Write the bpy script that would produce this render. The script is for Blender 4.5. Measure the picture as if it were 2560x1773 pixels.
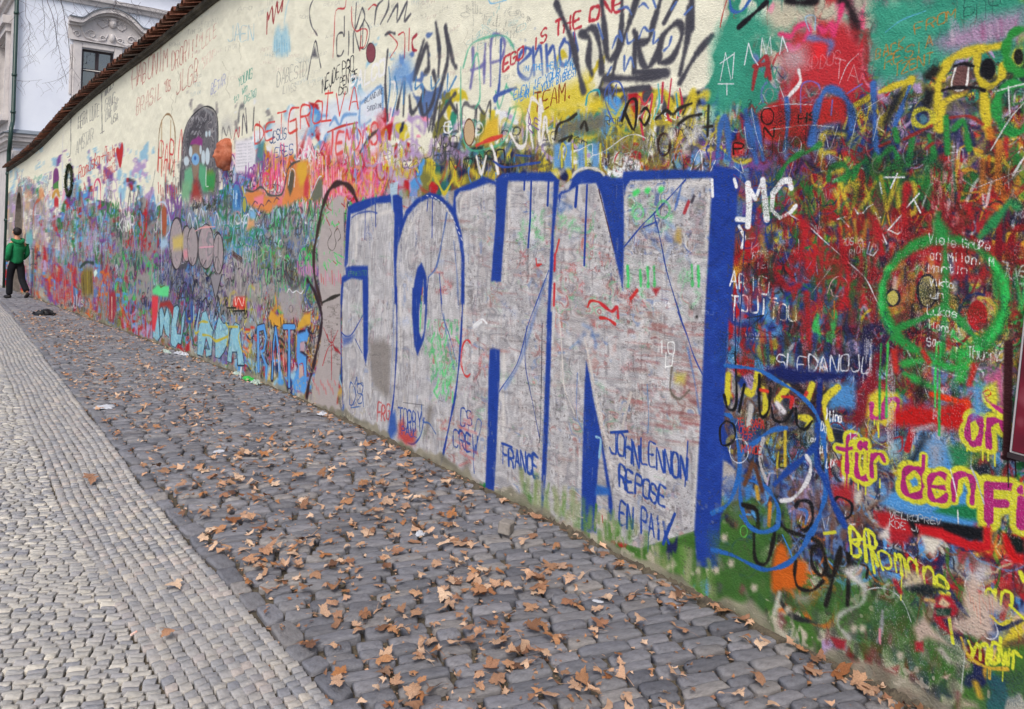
import bpy, bmesh, math, random
import numpy as np
from mathutils import Vector, Matrix, Euler

# ------------------------------------------------------------------ start clean
for o in list(bpy.data.objects):
    bpy.data.objects.remove(o, do_unlink=True)
scene = bpy.context.scene
COL = scene.collection
rad = math.radians
random.seed(7)
RNG = np.random.default_rng(11)

# ------------------------------------------------------------------ camera
# street runs along +X, graffiti wall is the vertical plane y = -D on the right
EYE = 1.6            # eye height over the paving at the camera
D = 2.73             # camera to wall
FPX = 1900.0         # focal length in photo pixels (photo 2560 x 1773)
YAW, PITCH, ROLL = rad(38.9), rad(-0.6), rad(2.27)
PCX, PCY = 1280.0, 566.0      # principal point: the photo is a crop of a larger frame -> lens shift
fw = Vector((math.cos(YAW)*math.cos(PITCH), -math.sin(YAW)*math.cos(PITCH), math.sin(PITCH)))
r0 = Vector((-math.sin(YAW), -math.cos(YAW), 0))
u0 = r0.cross(fw)
rt = r0*math.cos(ROLL) + u0*math.sin(ROLL)
up = u0*math.cos(ROLL) - r0*math.sin(ROLL)
cd = bpy.data.cameras.new('camera')
cam = bpy.data.objects.new('camera', cd)
COL.objects.link(cam)
cam.matrix_world = Matrix(((rt.x, up.x, -fw.x, 0), (rt.y, up.y, -fw.y, 0), (rt.z, up.z, -fw.z, EYE), (0, 0, 0, 1)))
cd.sensor_fit = 'HORIZONTAL'
cd.sensor_width = 36
cd.lens = 36*FPX/2560
cd.shift_y = -(886.5-PCY)/2560
cd.clip_start = 0.05
cd.clip_end = 2000
scene.camera = cam

# ------------------------------------------------------------------ sky, sun, exposure
SUN_EL, SUN_AZ = rad(50), rad(134)      # soft light from over the street, behind-left of the camera
world = bpy.data.worlds.new('World')
scene.world = world
world.use_nodes = True
wn = world.node_tree.nodes
sky = wn.new('ShaderNodeTexSky')
sky.sky_type = 'NISHITA'
sky.sun_disc = False
sky.sun_elevation = SUN_EL
sky.sun_rotation = math.pi/2 - SUN_AZ
sky.air_density = 1.0
sky.dust_density = 4.0
sky.ozone_density = 1.0
wn['Background'].inputs['Strength'].default_value = 0.12
world.node_tree.links.new(sky.outputs['Color'], wn['Background'].inputs['Color'])
sl = bpy.data.lights.new('sun', 'SUN')
sl.energy = 1.3
sl.angle = rad(18)
sl.color = (1.0, 0.97, 0.93)
sun = bpy.data.objects.new('sun', sl)
COL.objects.link(sun)
sdir = Vector((math.cos(SUN_EL)*math.cos(SUN_AZ), math.cos(SUN_EL)*math.sin(SUN_AZ), math.sin(SUN_EL)))
sun.rotation_euler = sdir.to_track_quat('Z', 'Y').to_euler()
sun.location = (0, 4, 12)
scene.view_settings.view_transform = 'Standard'
scene.view_settings.look = 'None'
scene.view_settings.exposure = 0.64
scene.view_settings.gamma = 1.0

# ------------------------------------------------------------------ measuring helpers
NW = np.array(fw); NR = np.array(rt); NU = np.array(up)
def ground(x):
    """height of the paving: level near the camera, then falling gently down the street"""
    x = np.asarray(x, float)
    t = x-6.0
    return -0.055*0.5*(t+np.sqrt(t*t+1.2)) + 0.0025
def wall_top(x):
    return np.interp(x, [-4, 0, 8.9, 10.25, 11.4, 13.6, 16.7, 18.8, 20.7, 22.7, 25.5, 28.9],
                     [4.2, 4.15, 3.90, 3.81, 3.73, 3.63, 3.44, 3.24, 3.03, 2.84, 2.66, 2.47])
def on_wall(pts):
    """measured photo points -> metres along the wall and height"""
    p = np.atleast_2d(np.asarray(pts, float))
    d = NW*FPX + NR*(p[:, 0:1]-PCX) + NU*(PCY-p[:, 1:2])
    t = -D/d[:, 1]
    return np.stack([d[:, 0]*t, EYE+d[:, 2]*t], 1)
def on_ground(x, y):
    d = NW*FPX + NR*(x-PCX) + NU*(PCY-y)
    z = 0.0
    for _ in range(30):
        t = (z-EYE)/d[2]
        z = 0.6*z+0.4*float(ground(d[0]*t))
    return Vector((d[0]*t, d[1]*t, float(ground(d[0]*t))))
def on_x(px, py, X):
    d = NW*FPX + NR*(px-PCX) + NU*(PCY-py)
    t = X/d[0]
    return Vector((X, d[1]*t, EYE+d[2]*t))
def m_per_px(X):
    """metres per photo pixel for something on the wall"""
    k = NW[0]*X - NW[1]*D
    return max(k, .5)/FPX
ALB = 0.88

# ================================================================== PAINT ON THE WALL
# The wall paint is drawn stroke by stroke in wall metres into a pigment map whose texels
# are packed more densely towards the near end of the wall.
NX, NZ = 2600, 1408
XFAR, XNEAR = 29.4, -1.2
HT = 4.35
PH0, PH1 = math.atan2(D, XFAR), math.atan2(D, XNEAR)
PHV = rad(75)
def u_of(x):
    return np.interp(np.arctan2(D, x), [PH0, PHV, PH1], [0, .94, 1])
PHI = np.interp((np.arange(NX)+.5)/NX, [0, .94, 1], [PH0, PHV, PH1])
XC = D/np.tan(PHI)
ZB = ground(XC)-0.15
VR = (np.arange(NZ)+.5)/NZ*HT
PAL = dict(C='ebe9d4', c='c2bca8', W='eceef0', k='26262c', K='4c4c54', g='96928f', G='b2aaa5', b='1e3c8e', B='5499d8', l='98c2d8',
           n='1f2650', u='5f78aa', t='348c74', T='2a6660', e='277a36', E='3cc45c', m='44702f', o='7c7a3e', y='d4c038', Y='d8a530',
           a='d46a26', r='b4222a', R='7a1c22', p='ec90ac', P='ea4a80', v='7c4c92', V='b59cc6', w='6c4a3c', z='c8aa8c')
def hexc(h):
    h = PAL.get(h, h)
    return np.array([int(h[i:i+2], 16)/255 for i in (0, 2, 4)], np.float32)
CELLS = """
- - - CC CCCC CCCCC CCCC CCCC CCCC CCCCC CCCC CCCC CCCCC CCCCC CCttc cccttpc crPkct ttttt tttttT tttVt
- CC CC CCC CCCC CCCC CCCC CCCClC CCCuCC CCClCC CCCuCC CCCyCC CCCCC CCCC ttttt ttrtuc rrrtrp tttrk ttykV VVyekt
CC CCCC CCCC CCCC CCCCg CWWWl WWrlB CWrpV CCKuVo CyotC yWCoV yoKgBt CKyrt CWKyotk trktub rrrbu rbnyo yknoV ykwVn eykwrt
CCCl CCvlC CCCVl CCCCg CCVvKB PpWvYa PPpVYr VVoyr yonTBr Bnowyk yowWn BoywW wyowWr WwkovB bbuRv bunRe eRwyr eeRwyk RrreY aRwyre
CgVzg vgBgrle vBgrgeK ugveBgK gBKleut glgeEuK gEwozGK GGGGg GGGg GGGgz GGzE GGzg GGEur GGEuw bbbrew rrRbey rRreyw RrrwkY eRrrnz erzYnR
vrgBgz vragugB uEvgrgn uBvggKn gGGgvk gEgouKg EgGvnKg GGGGg GGGGg GGGGg GGGg GrGGz GGrz GGEkr rrRYbB rrReou rRrkoe rRyzen rynzeR eErRYn
ragogc raguogK urgoBVg lBngrge lByokgv lovrYkg gkYBwGK GGGg GGGg GGGg GGGgg GGzG GGgz GGzRg bbByrV BVrbykE nrRVbw rReEwy eEryVw eyEwpR
rcog auoc uoBc llgGc llgorc BBrnlw BGcrw GGgc GGcg GGg GgGc GGgz GGgr GGzrg bbykVg ykVbRW bnBRrn rRekyo erRBVk BpyweR
- - - cgo cco cgG Gcgr Gcgo GGcrg GGgcB GgGc GGBr GGGz GGcr bgykw gBwVyn BlnRrk BRrgly BegVkt tBkpet
- - - - - - Gc Gcg Gcgz GcGge cgGm mcBG cmBG GzBc bwkBu wVkunz nBRrgo BBRrk BBteky tkeyBr
- - - - - - - - - mc mcoz mmczr mmcB bmmn mkwmb akmuwn nBmwuv rRwBzn rkwrBc rkBnyr
- - - - - - - - - - - mc mmcb mcmB mcwmm mamck mckmuw nRmzwu wRzcmk uzcynB
- - - - - - - - - - - - - mc mcco mcmc mmcVR mmRuc mzcRm zynYuc
- - - - - - - - - - - - - - mc mc cczm mmczR mmcRn YmuTzc
"""
grid = [r.split() for r in CELLS.strip().splitlines()]
for c in range(20):                       # continue the nearest colours where nothing was measured
    for r in range(14):
        if grid[r][c] == '-':
            rows = [q for q in range(14) if grid[q][c] != '-']
            q = min(rows, key=lambda k: abs(k-r))
            grid[r][c] = grid[q][c]
def lattice(x, z, sx, sz, seed):
    """smooth value noise in 0..1 over wall metres"""
    g = np.random.default_rng(seed).random((96, 512)).astype(np.float32)
    a = (x/sx+40).astype(np.float32); b = (z/sz+30).astype(np.float32)
    i = np.floor(a).astype(np.int32); j = np.floor(b).astype(np.int32)
    f = a-i; h = b-j
    f = f*f*(3-2*f); h = h*h*(3-2*h)
    i0, i1, j0, j1 = i % 512, (i+1) % 512, j % 96, (j+1) % 96
    return (g[j0, i0]*(1-f)+g[j0, i1]*f)*(1-h) + (g[j1, i0]*(1-f)+g[j1, i1]*f)*h
XG = np.broadcast_to(XC[None, :], (NZ, NX)).astype(np.float32)
ZG = (ZB[None, :]+VR[:, None]).astype(np.float32)
HG = ZG-ground(XC)[None, :].astype(np.float32)          # height over the paving
# which measured cell a place on the wall belongs to
dx, dy, dz = XG, np.float32(-D), ZG-EYE
kk = NW[0]*dx+NW[1]*dy+NW[2]*dz
kk = np.maximum(kk, .3)
PXG = PCX+FPX*(NR[0]*dx+NR[1]*dy+NR[2]*dz)/kk
PYG = PCY-FPX*(NU[0]*dx+NU[1]*dy+NU[2]*dz)/kk
del kk, dx, dz
GRAIN = RNG.random((NZ, NX), dtype=np.float32)
XH, ZH, PXH, PYH = XG[::2, ::2], ZG[::2, ::2], PXG[::2, ::2], PYG[::2, ::2]
del PXG, PYG
XL = (3*np.log1p(np.maximum(XH, -1.3)/3)).astype(np.float32)*1.25; ZL = ZH/(1+np.maximum(XH, 0)/18)
w1 = lattice(XL, ZL, .16, .16, 1); w2 = lattice(XL, ZL, .16, .16, 2)
w3 = lattice(XL, ZL, .05, .05, 3)
ci = np.clip(((PXH+(w1-.5)*150+(w3-.5)*40)//128), 0, 19).astype(np.int32)
ri = np.clip(((PYH+(w2-.5)*150+(w3-.5)*40)//128), 0, 13).astype(np.int32)
pal = np.zeros((14, 20, 7, 3), np.float32); npal = np.zeros((14, 20), np.int32)
for r in range(14):
    for c in range(20):
        s = grid[r][c]; npal[r, c] = len(s)
        for i in range(7):
            pal[r, c, i] = hexc(s[i % len(s)])
def pick(seed, sx, sz):
    """irregular patches, each with one of the colours measured thereabouts"""
    wa = lattice(XL, ZL, sx*.9, sz*.9, seed)*1.6+lattice(XL, ZL, sx*.25, sz*.25, seed+1)*.5
    wb = lattice(XL, ZL, sx*.9, sz*.9, seed+2)*1.6+lattice(XL, ZL, sx*.25, sz*.25, seed+3)*.5
    ia = np.floor(XL/sx+40+wa).astype(np.int32) % 512; ib = np.floor(ZL/sz+30+wb).astype(np.int32) % 96
    t = np.random.default_rng(seed+7).integers(0, 420, (96, 512))
    k = t[ib, ia] % npal[ri, ci]
    return pal[ri, ci, k]
A = pick(20, .11, .17)
m2 = (lattice(XL, ZL, .09, .2, 30) > .52)
A[m2] = pick(40, .07, .11)[m2]
m2 = (lattice(XL, ZL, .06, .12, 31) > .70)
A[m2] = pick(44, .05, .07)[m2]
A *= (.97+.06*lattice(XL, ZL, .05, .05, 50))[..., None]
A = np.repeat(np.repeat(A, 2, 0), 2, 1)
def blur(a, n, ax):
    c = np.cumsum(np.pad(a, [(n+1, n) if i == ax else (0, 0) for i in range(3)], mode='edge'), axis=ax, dtype=np.float64)
    k = 2*n+1
    return ((c[k:] - c[:-k]) if ax == 0 else (c[:, k:] - c[:, :-k])).astype(np.float32)/k
A = blur(blur(A, 2, 0), 2, 1)                 # sprayed layers melt into each other
del ci, ri, m2, XL, ZL, XH, ZH, PXH, PYH, w1, w2, w3

def geom(pts, close=False, smooth=True):
    p = np.asarray(pts, float)
    if smooth and len(p) > 2:
        q = np.vstack([p[-1:], p, p[:2]]) if close else np.vstack([2*p[:1]-p[1:2], p, 2*p[-1:]-p[-2:-1]])
        n = len(p) if close else len(p)-1
        out = []
        for i in range(n):
            a, b, c, d_ = q[i:i+4]
            for t in (0, .25, .5, .75):
                out.append(.5*((2*b)+(c-a)*t+(2*a-5*b+4*c-d_)*t*t+(3*b-a-3*c+d_)*t**3))
        if not close:
            out.append(p[-1])
        p = np.array(out)
    return p
def window(x0, x1, z0, z1):
    c0 = int(u_of(x1)*NX)-1; c1 = int(u_of(x0)*NX)+2
    c0, c1 = max(c0, 0), min(c1, NX)
    if c1-c0 < 1: return None
    r0_ = int((z0-ZB[c0:c1].max())/HT*NZ)-1; r1_ = int((z1-ZB[c0:c1].min())/HT*NZ)+2
    r0_, r1_ = max(r0_, 0), min(r1_, NZ)
    if r1_-r0_ < 1: return None
    return r0_, r1_, c0, c1
def lay(win, al, col, grain):
    r0_, r1_, c0, c1 = win
    if grain:
        al = np.clip(al*(1+grain)-GRAIN[r0_:r1_, c0:c1]*grain, 0, 1)
    sub = A[r0_:r1_, c0:c1]
    sub += (col-sub)*al[..., None]
def seg_d2(X, Z, a, b):
    vx, vz = b[0]-a[0], b[1]-a[1]
    L = vx*vx+vz*vz+1e-12
    t = np.clip(((X-a[0])*vx+(Z-a[1])*vz)/L, 0, 1)
    return (X-a[0]-t*vx)**2+(Z-a[1]-t*vz)**2
def brush(p, w, col, soft=.25, a=1.0, grain=.35):
    """p: wall metres, w: width in metres"""
    s = max(w*soft, .0022)
    pad = w/2+s
    cm = min(max(int(u_of(p[:, 0].mean())*NX), 0), NX-2)
    kx = min(1.0, w/(1.7*(XC[cm]-XC[cm+1])))     # far strokes: never narrower than the map can hold
    if kx < 1: a *= max(.62, kx**.3)
    win = window(p[:, 0].min()-pad/kx, p[:, 0].max()+pad/kx, p[:, 1].min()-pad, p[:, 1].max()+pad)
    if win is None: return
    r0_, r1_, c0, c1 = win
    X, Z = XG[r0_:r1_, c0:c1], ZG[r0_:r1_, c0:c1]
    if kx < 1: X = X*kx; p = p*[kx, 1]
    d2 = None
    if len(p) == 1: p = np.vstack([p, p])
    ph = RNG.uniform(0, 6.28); am = .28*w/2 if len(p) > 2 else 0      # pressure of the hand changes along the stroke
    for i in range(len(p)-1):
        e = seg_d2(X, Z, p[i], p[i+1])
        if am: e = np.sqrt(e)+am*(.4+math.sin(ph+i*.9))
        d2 = e if d2 is None else np.minimum(d2, e)
    d = d2 if am else np.sqrt(d2)
    al = np.clip((w/2+s-d)/(2*s), 0, 1)
    al = al*al*(3-2*al)*a
    lay(win, al, hexc(col), grain)
def fillp(p, col, soft=.004, a=1.0, grain=.3):
    win = window(p[:, 0].min()-soft, p[:, 0].max()+soft, p[:, 1].min()-soft, p[:, 1].max()+soft)
    if win is None: return
    r0_, r1_, c0, c1 = win
    X, Z = XG[r0_:r1_, c0:c1], ZG[r0_:r1_, c0:c1]
    ins = np.zeros(X.shape, bool); d2 = None
    n = len(p)
    for i in range(n):
        q, r = p[i], p[(i+1) % n]
        e = seg_d2(X, Z, q, r); d2 = e if d2 is None else np.minimum(d2, e)
        if q[1] != r[1]:
            ins ^= ((q[1] > Z) != (r[1] > Z)) & (X < (r[0]-q[0])*(Z-q[1])/(r[1]-q[1])+q[0])
    d = np.sqrt(d2)
    sd = np.where(ins, d, -d)
    al = np.clip((sd+soft)/(2*soft), 0, 1)*a
    lay(win, al, hexc(col), grain)
def mottle(p, cols, sx, sz, seed, a=.8, lo=.0, stretch=True):
    """weathered, patchy paint inside an outline"""
    win = window(p[:, 0].min(), p[:, 0].max(), p[:, 1].min(), p[:, 1].max())
    r0_, r1_, c0, c1 = win
    X, Z = XG[r0_:r1_, c0:c1], ZG[r0_:r1_, c0:c1]
    ins = np.zeros(X.shape, bool)
    for i in range(len(p)):
        q, r = p[i], p[(i+1) % len(p)]
        if q[1] != r[1]: ins ^= ((q[1] > Z) != (r[1] > Z)) & (X < (r[0]-q[0])*(Z-q[1])/(r[1]-q[1])+q[0])
    n1 = lattice(X, Z, sx, sz, seed)*.6+lattice(X, Z, sx*.4, sz*.4, seed+1)*.4
    al = np.clip((lattice(X, Z, sx*.8, sz*1.3, seed+2)*.6+lattice(X, Z, sx*.2, sz*.25, seed+3)*.4-lo)/.18, 0, 1)*a*ins
    cc = np.array([hexc(c) for c in cols]); n1 = np.clip((n1-.5)*1.8+.5, 0, .999)*(len(cols)-1)
    k = n1.astype(np.int32); f = (n1-k)[..., None]; f = np.clip((f-.5)*3+.5, 0, 1)
    sub = A[r0_:r1_, c0:c1]; sub += (cc[k]*(1-f)+cc[np.minimum(k+1, len(cols)-1)]*f-sub)*al[..., None]
# ---- the photo was measured in enlarged views: (origin x, origin y, scale) of each view
VIEW = dict(o=(0, 0, 1), c1=(0, 0, 3.325), c2=(0, 400, 3.325), c3=(500, 0, 3.325), c4=(1140, 0, 3.325), c5=(1780, 0, 2.955),
            c6=(1780, 430, 2.955), c7=(1780, 860, 2.955), c8=(1780, 1290, 2.955), A=(380, 400, 4.433), B=(780, 400, 4.433),
            C=(1240, 400, 3.8), D=(380, 700, 4.433), E=(780, 720, 3.07), F=(1240, 780, 2.752), G=(0, 400, 4.433), g=(520, 320, 7.98))
def pts(v, s):
    ox, oy, k = VIEW[v]
    return np.array([[ox+float(a)/k, oy+float(b)/k] for a, b in (q.split(',') for q in s.split())])
def width_m(pw, w):
    return w*m_per_px(float(pw[:, 0].mean()))
def S(v, s, w, col, soft=.25, a=1.0, grain=.35, smooth=True, close=False):
    """stroke; width in photo pixels"""
    q = pts(v, s)
    if close: q = np.vstack([q, q[:1]])
    p = on_wall(geom(q, False, smooth))
    brush(p, width_m(p, w), col, soft, a, grain)
def P(v, s, col, soft=3, a=1.0, grain=.35, smooth=False):
    p = on_wall(geom(pts(v, s), True, smooth))
    fillp(p, col, width_m(p, soft), a, grain)
def O(v, x, y, rx, ry, w, col, soft=.25, a=1.0, grain=.35, fill=None, a0=0, a1=360):
    """ellipse outline and/or fill, view units"""
    ox, oy, k = VIEW[v]
    t = np.radians(np.linspace(a0, a1, 25))
    q = np.stack([ox+(x+rx*np.cos(t))/k, oy+(y-ry*np.sin(t))/k], 1)
    p = on_wall(q)
    if fill: fillp(p[:-1], fill, width_m(p, 3), a, grain)
    if w: brush(p, width_m(p, w), col, soft, a, grain)
FONT = dict(A='002640 1232', B='00062635342303 2332312000', C='4536160501103041', D='00062644422000', E='46060040 0333', F='460600 0333',
            G='45361605011030414323', H='0006 4046 0343', I='2026', J='4641301001', K='0006 460340', L='060040', M='0006234640', N='00064046',
            O='103041453616050110', P='00063645443303', Q='103041453616050110 2240', R='00063645443303 2340', S='453616050413334241301001',
            T='0646 2620', U='060110304146', V='062046', W='0610233046', X='0046 0640', Y='062346 2320', Z='06460040',
            a='3324140301102031 3430', b='0600 0314344341301001', c='4334140301103041', d='4640 4334140301103041', e='02424334140301103041',
            f='46362520 0444', g='4334140301103041 44410', h='0600 0314344340', i='2420 2625', k='0600 440240', l='2620', m='0400 03142420 24344340', n='0400 0314344340',
            o='103041433414030110', r='0400 03143443', s='433414031232413010 01', t='26213041 0444', u='0401103041 4440', v='042044', w='0410233044', x='0044 0440',
            y='0422 441000', z='04440040')
FONT.update({'0': FONT['O'], '1': '152620', '2': '051636450040', '3': '0636234241301001', '4': '30360242', '5': '4606033342413010', '6': '4536160501103041423303',
             '8': '130405163645443313020110304142 33', '7': '064620', '+': '2125 0343', '!': '2622 2120', '.': '2021', '-': '0343', ',': '2120', "'": '2625',
             '?': '05163645442320', '/': '0046', ')': '16341210', 'ü': '0401103041 4440 1516 3536', 'ß': '0005164534332301', '"': '1614 3634'})
def T(v, txt, x0, y0, x1, y1, h, w, col, soft=.25, a=1.0, grain=.35, lean=.04, wob=.25):
    """hand lettering: baseline from (x0,y0) to (x1,y1), height h in view units, pen width w in photo pixels"""
    ox, oy, k = VIEW[v]
    b0 = np.array([ox+x0/k, oy+y0/k]); b1 = np.array([ox+x1/k, oy+y1/k]); hh = h/k
    upv = np.array([lean*hh, -hh]); run = (b1-b0)/max(len(txt), 1)
    for i, ch in enumerate(txt):
        if ch not in FONT: continue
        o_ = b0+run*(i+RNG.uniform(-.06, .06))+upv*RNG.uniform(-.07, .07); up_ = upv*RNG.uniform(.88, 1.12)+run*RNG.uniform(-.06, .12); wj = w*RNG.uniform(.85, 1.25)
        for pl in FONT[ch].split():
            if len(pl) % 2: pl = pl[:-1]
            q = np.array([[int(pl[j]), int(pl[j+1])] for j in range(0, len(pl), 2)], float)
            q += RNG.uniform(-wob, wob, q.shape)
            pp = o_+np.outer(q[:, 0]/5.3, run)+np.outer(q[:, 1]/6, up_)
            if len(pp) == 2: pp = np.array([pp[0], (pp[0]+pp[1])/2+RNG.normal(0, .03, 2)*hh, pp[1]])
            p = on_wall(geom(pp) if len(pp) != 3 or RNG.random() < .5 else pp)
            wm_ = width_m(p, wj*RNG.uniform(.85, 1.2))
            brush(p, wm_, col, soft, a, grain)
            if w >= 3 and RNG.random() < .13:          # a run of paint
                j = int(p[:, 1].argmin()); brush(np.array([p[j], p[j]-[0, RNG.uniform(.03, .12)]]), wm_*.4, col, .3, a*.9, grain)

# ---- crowded layers of tags: many small overlapping strokes, colours from the neighbourhood
def scrawl(n, ymin, ymax, xmin, xmax, hmin, hmax, wmin, wmax, a0, a1, pens=None, keep=None, soft=.3):
    for _ in range(n):
        px = random.uniform(xmin, xmax); py = random.uniform(ymin, ymax)
        if keep and not keep(px, py): continue
        X, Z = on_wall([[px, py]])[0]
        if not (XNEAR < X < 29.2) or Z < ground(X)+.12 or Z > wall_top(X)-.05: continue
        g = grid[min(int(py//128), 13)][min(int(max(px, 0)//128), 19)]
        col = random.choice(pens) if pens else random.choice(g)
        if pens is None and col in 'Cc' and random.random() < .6: continue
        if g.count('C') >= 3 and random.random() < .85: continue
        h = random.uniform(hmin, hmax)*(1+X/16); w = random.uniform(wmin, wmax)*(1+X/30)
        kind = random.random()
        if kind < .08:
            q = [(0, 0), (random.uniform(-.05, .05)*h, -h*.5), (random.uniform(-.05, .05)*h, -h)]
        elif kind < .42:
            r = h*random.uniform(.25, .5); a_ = random.uniform(0, 6.28); b_ = a_+random.uniform(2, 6)
            q = [(r*.8*math.cos(t), r*math.sin(t)) for t in np.linspace(a_, b_, 7)]
        elif kind < .74:                                # a looping signature
            r = h*.3; n_ = random.randint(2, 4); ad = random.uniform(.12, .25)*h; sl_ = random.uniform(-.2, .2)
            q = [(-(ad*t+r*.6*math.cos(t*1.0)), r*math.sin(t)*random.uniform(.7, 1.3)+sl_*ad*t) for t in np.arange(0, 6.28*n_*.6, .8)]
        elif kind < .88:
            q = []; x = 0
            for i in range(random.randint(4, 8)):
                q.append((x, (h*.5 if i % 2 else -h*.5)*random.uniform(.3, 1.0))); x -= h*random.uniform(.15, .45)
        else:
            q = [(0, 0)]
            for i in range(random.randint(2, 5)):
                q.append((q[-1][0]+random.uniform(-.5, .5)*h, q[-1][1]+random.uniform(-.5, .5)*h))
        p = geom(np.array(q)+[X, Z])
        brush(p, w, col, soft, random.uniform(a0, a1), .45)
busy = lambda x, y: y > (480-.08*x if x < 560 else 435-.22*(x-560) if x < 1000 else 330-.05*(x-1000)) or (x > 1850)
john = lambda x, y: 850 < x < 1830 and 440 < y
scrawl(1100, 330, 900, -10, 880, .12, .5, .02, .07, .35, .85, keep=lambda x, y: busy(x, y), soft=.6)
scrawl(700, 330, 900, -10, 880, .10, .40, .008, .03, .45, .9, keep=lambda x, y: busy(x, y))
scrawl(700, 0, 1500, 860, 2560, .10, .40, .02, .06, .35, .85, keep=lambda x, y: busy(x, y) and not john(x, y), soft=.55)
scrawl(800, 0, 1500, 860, 2560, .06, .30, .006, .025, .4, .85, keep=lambda x, y: busy(x, y) and not john(x, y))
scrawl(380, 0, 1600, 1800, 2560, .03, .14, .002, .005, .4, .8, pens='kWWnrR')
scrawl(1700, 330, 900, -10, 880, .05, .22, .006, .018, .5, .95, keep=lambda x, y: busy(x, y), soft=.35)
scrawl(600, 330, 900, -10, 880, .05, .2, .006, .016, .45, .85, pens='gGKKWkgn', keep=lambda x, y: busy(x, y), soft=.35)
scrawl(1000, 150, 1500, 860, 2560, .03, .14, .004, .012, .45, .9, keep=lambda x, y: busy(x, y) and not john(x, y), soft=.35)
scrawl(500, 150, 1500, 860, 2560, .03, .12, .003, .010, .4, .8, pens='kkKWgn', keep=lambda x, y: busy(x, y) and not john(x, y), soft=.35)
scrawl(240, 300, 900, 0, 880, .05, .16, .003, .010, .4, .8, pens='kkWnR', keep=busy)

# ---------------------------------------------------------------- middling tags that give the crowd its structure
def tags(n, x0, x1, y0, y1, h0, h1, w0, w1, a0, a1, cols=None):
    for _ in range(n):
        x = random.uniform(x0, x1); y = random.uniform(y0, y1)
        if not busy(x, y) or john(x, y) and x < 1780: continue
        g = grid[min(int(y//128), 13)][min(int(max(x, 0)//128), 19)]; col = random.choice(cols or g)
        if col in 'Cc': continue
        h = random.uniform(h0, h1); k = random.randint(1, 4); fx = .28 if x < 500 else .45 if x < 900 else .7
        T('o', ''.join(random.choice('BRSODUMNAEGPJKVWXZaeomnsru') for _ in range(k)), x, y, x+h*fx*k, y+random.uniform(-.15, .1)*h, h, random.uniform(w0, w1)*h/40, col, soft=random.uniform(.25, .6), a=random.uniform(a0, a1), wob=.5)
tags(190, 40, 860, 400, 900, 22, 75, 4, 8, .45, .9)
tags(90, 40, 860, 420, 900, 16, 40, 3, 5, .5, .9, 'kWKgnG')
tags(110, 880, 1800, 200, 440, 30, 80, 4, 9, .4, .85)
tags(60, 880, 1800, 240, 440, 16, 40, 3, 5, .5, .9, 'kWKg')
tags(140, 1830, 2560, 240, 1400, 40, 110, 4, 9, .35, .8)
tags(90, 1830, 2560, 240, 1200, 16, 44, 2, 4, .4, .85, 'kWWKng')

# ---------------------------------------------------------------- cream upper wall, far half
BRED = 'a8453e'
T('c1', 'HABONIM', 1100, 745, 1400, 545, 170, 2.2, BRED, a=.8); T('c1', 'DRORI!!', 1428, 590, 1650, 430, 160, 2.2, BRED, a=.8)
T('c1', 'BRASIL', 1135, 960, 1345, 800, 130, 1.8, BRED, a=.65); T('c1', "'03", 1360, 775, 1420, 745, 90, 2.2, BRED, a=.8)
T('c1', 'JLGB', 1465, 780, 1655, 650, 175, 2.4, BRED, a=.8); T('c1', '"LELE', 1650, 420, 1805, 285, 115, 1.8, 'c0605a', a=.6)
T('c1', '"SOFIA"', 1670, 580, 1790, 480, 90, 1.2, 'd09088', a=.6)
T('c1', 'JAEN', 1890, 345, 2120, 320, 130, 2.6, '88bcd8', a=.7); T('c1', 'BETAR', 1755, 785, 1875, 700, 85, 2, '8890c8', a=.8)
T('c1', 'YOUNG', 1980, 720, 2100, 640, 80, 2, '2c8c78', a=.8); T('c1', 'to Wm', 1940, 870, 2060, 740, 60, 1.8, '2c8c78', a=.7)
T('c1', 'CASTRO', 2030, 860, 2130, 800, 60, 1.8, '2c8c78', a=.7)
T('c1', 'HERA LUTE', 650, 1065, 825, 965, 105, 1.8, '4c4c50', a=.8); T('c1', 'AMSTAR', 632, 1285, 780, 1160, 110, 1.6, '606064', a=.7)
T('c1', 'WOLF', 870, 805, 965, 690, 90, 1.6, '44444a', a=.8); T('c1', 'GANG', 870, 930, 960, 840, 90, 1.5, '505056', a=.7)
T('c1', "LOVE 08'", 875, 1010, 990, 890, 80, 1.5, '55555a', a=.7); T('c1', 'USA', 925, 1030, 985, 1000, 60, 1.6, '4c4c50', a=.8)
S('c1', '845,770 850,1110', 1.8, '44444a', smooth=False); S('c1', '830,780 865,760', 1.8, '44444a'); S('c1', '835,1110 865,1090', 1.8, '44444a')
S('c1', '592,975 588,1070 590,1180 583,1290 560,1310', 1.8, '30303a', a=.9)
T('c1', 'Romuska', 655, 1490, 840, 1355, 110, 2.8, 'c23a38'); T('c1', '+', 838, 1345, 872, 1325, 70, 3, 'c23a38'); T('c1', 'Paula', 870, 1360, 960, 1300, 120, 2.8, 'c23a38')
T('c1', 'BERNICE', 858, 1510, 965, 1410, 80, 1.8, 'c44a46', a=.85)
P('c1', '1000,1400 970,1290 966,1240 982,1225 997,1240 1012,1185 1025,1210 1022,1280', 'c02c30', 3, smooth=True)
S('c1', '525,1120 520,1300 530,1500', 6, 'b4b8d8', soft=.6, a=.55)
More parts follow.
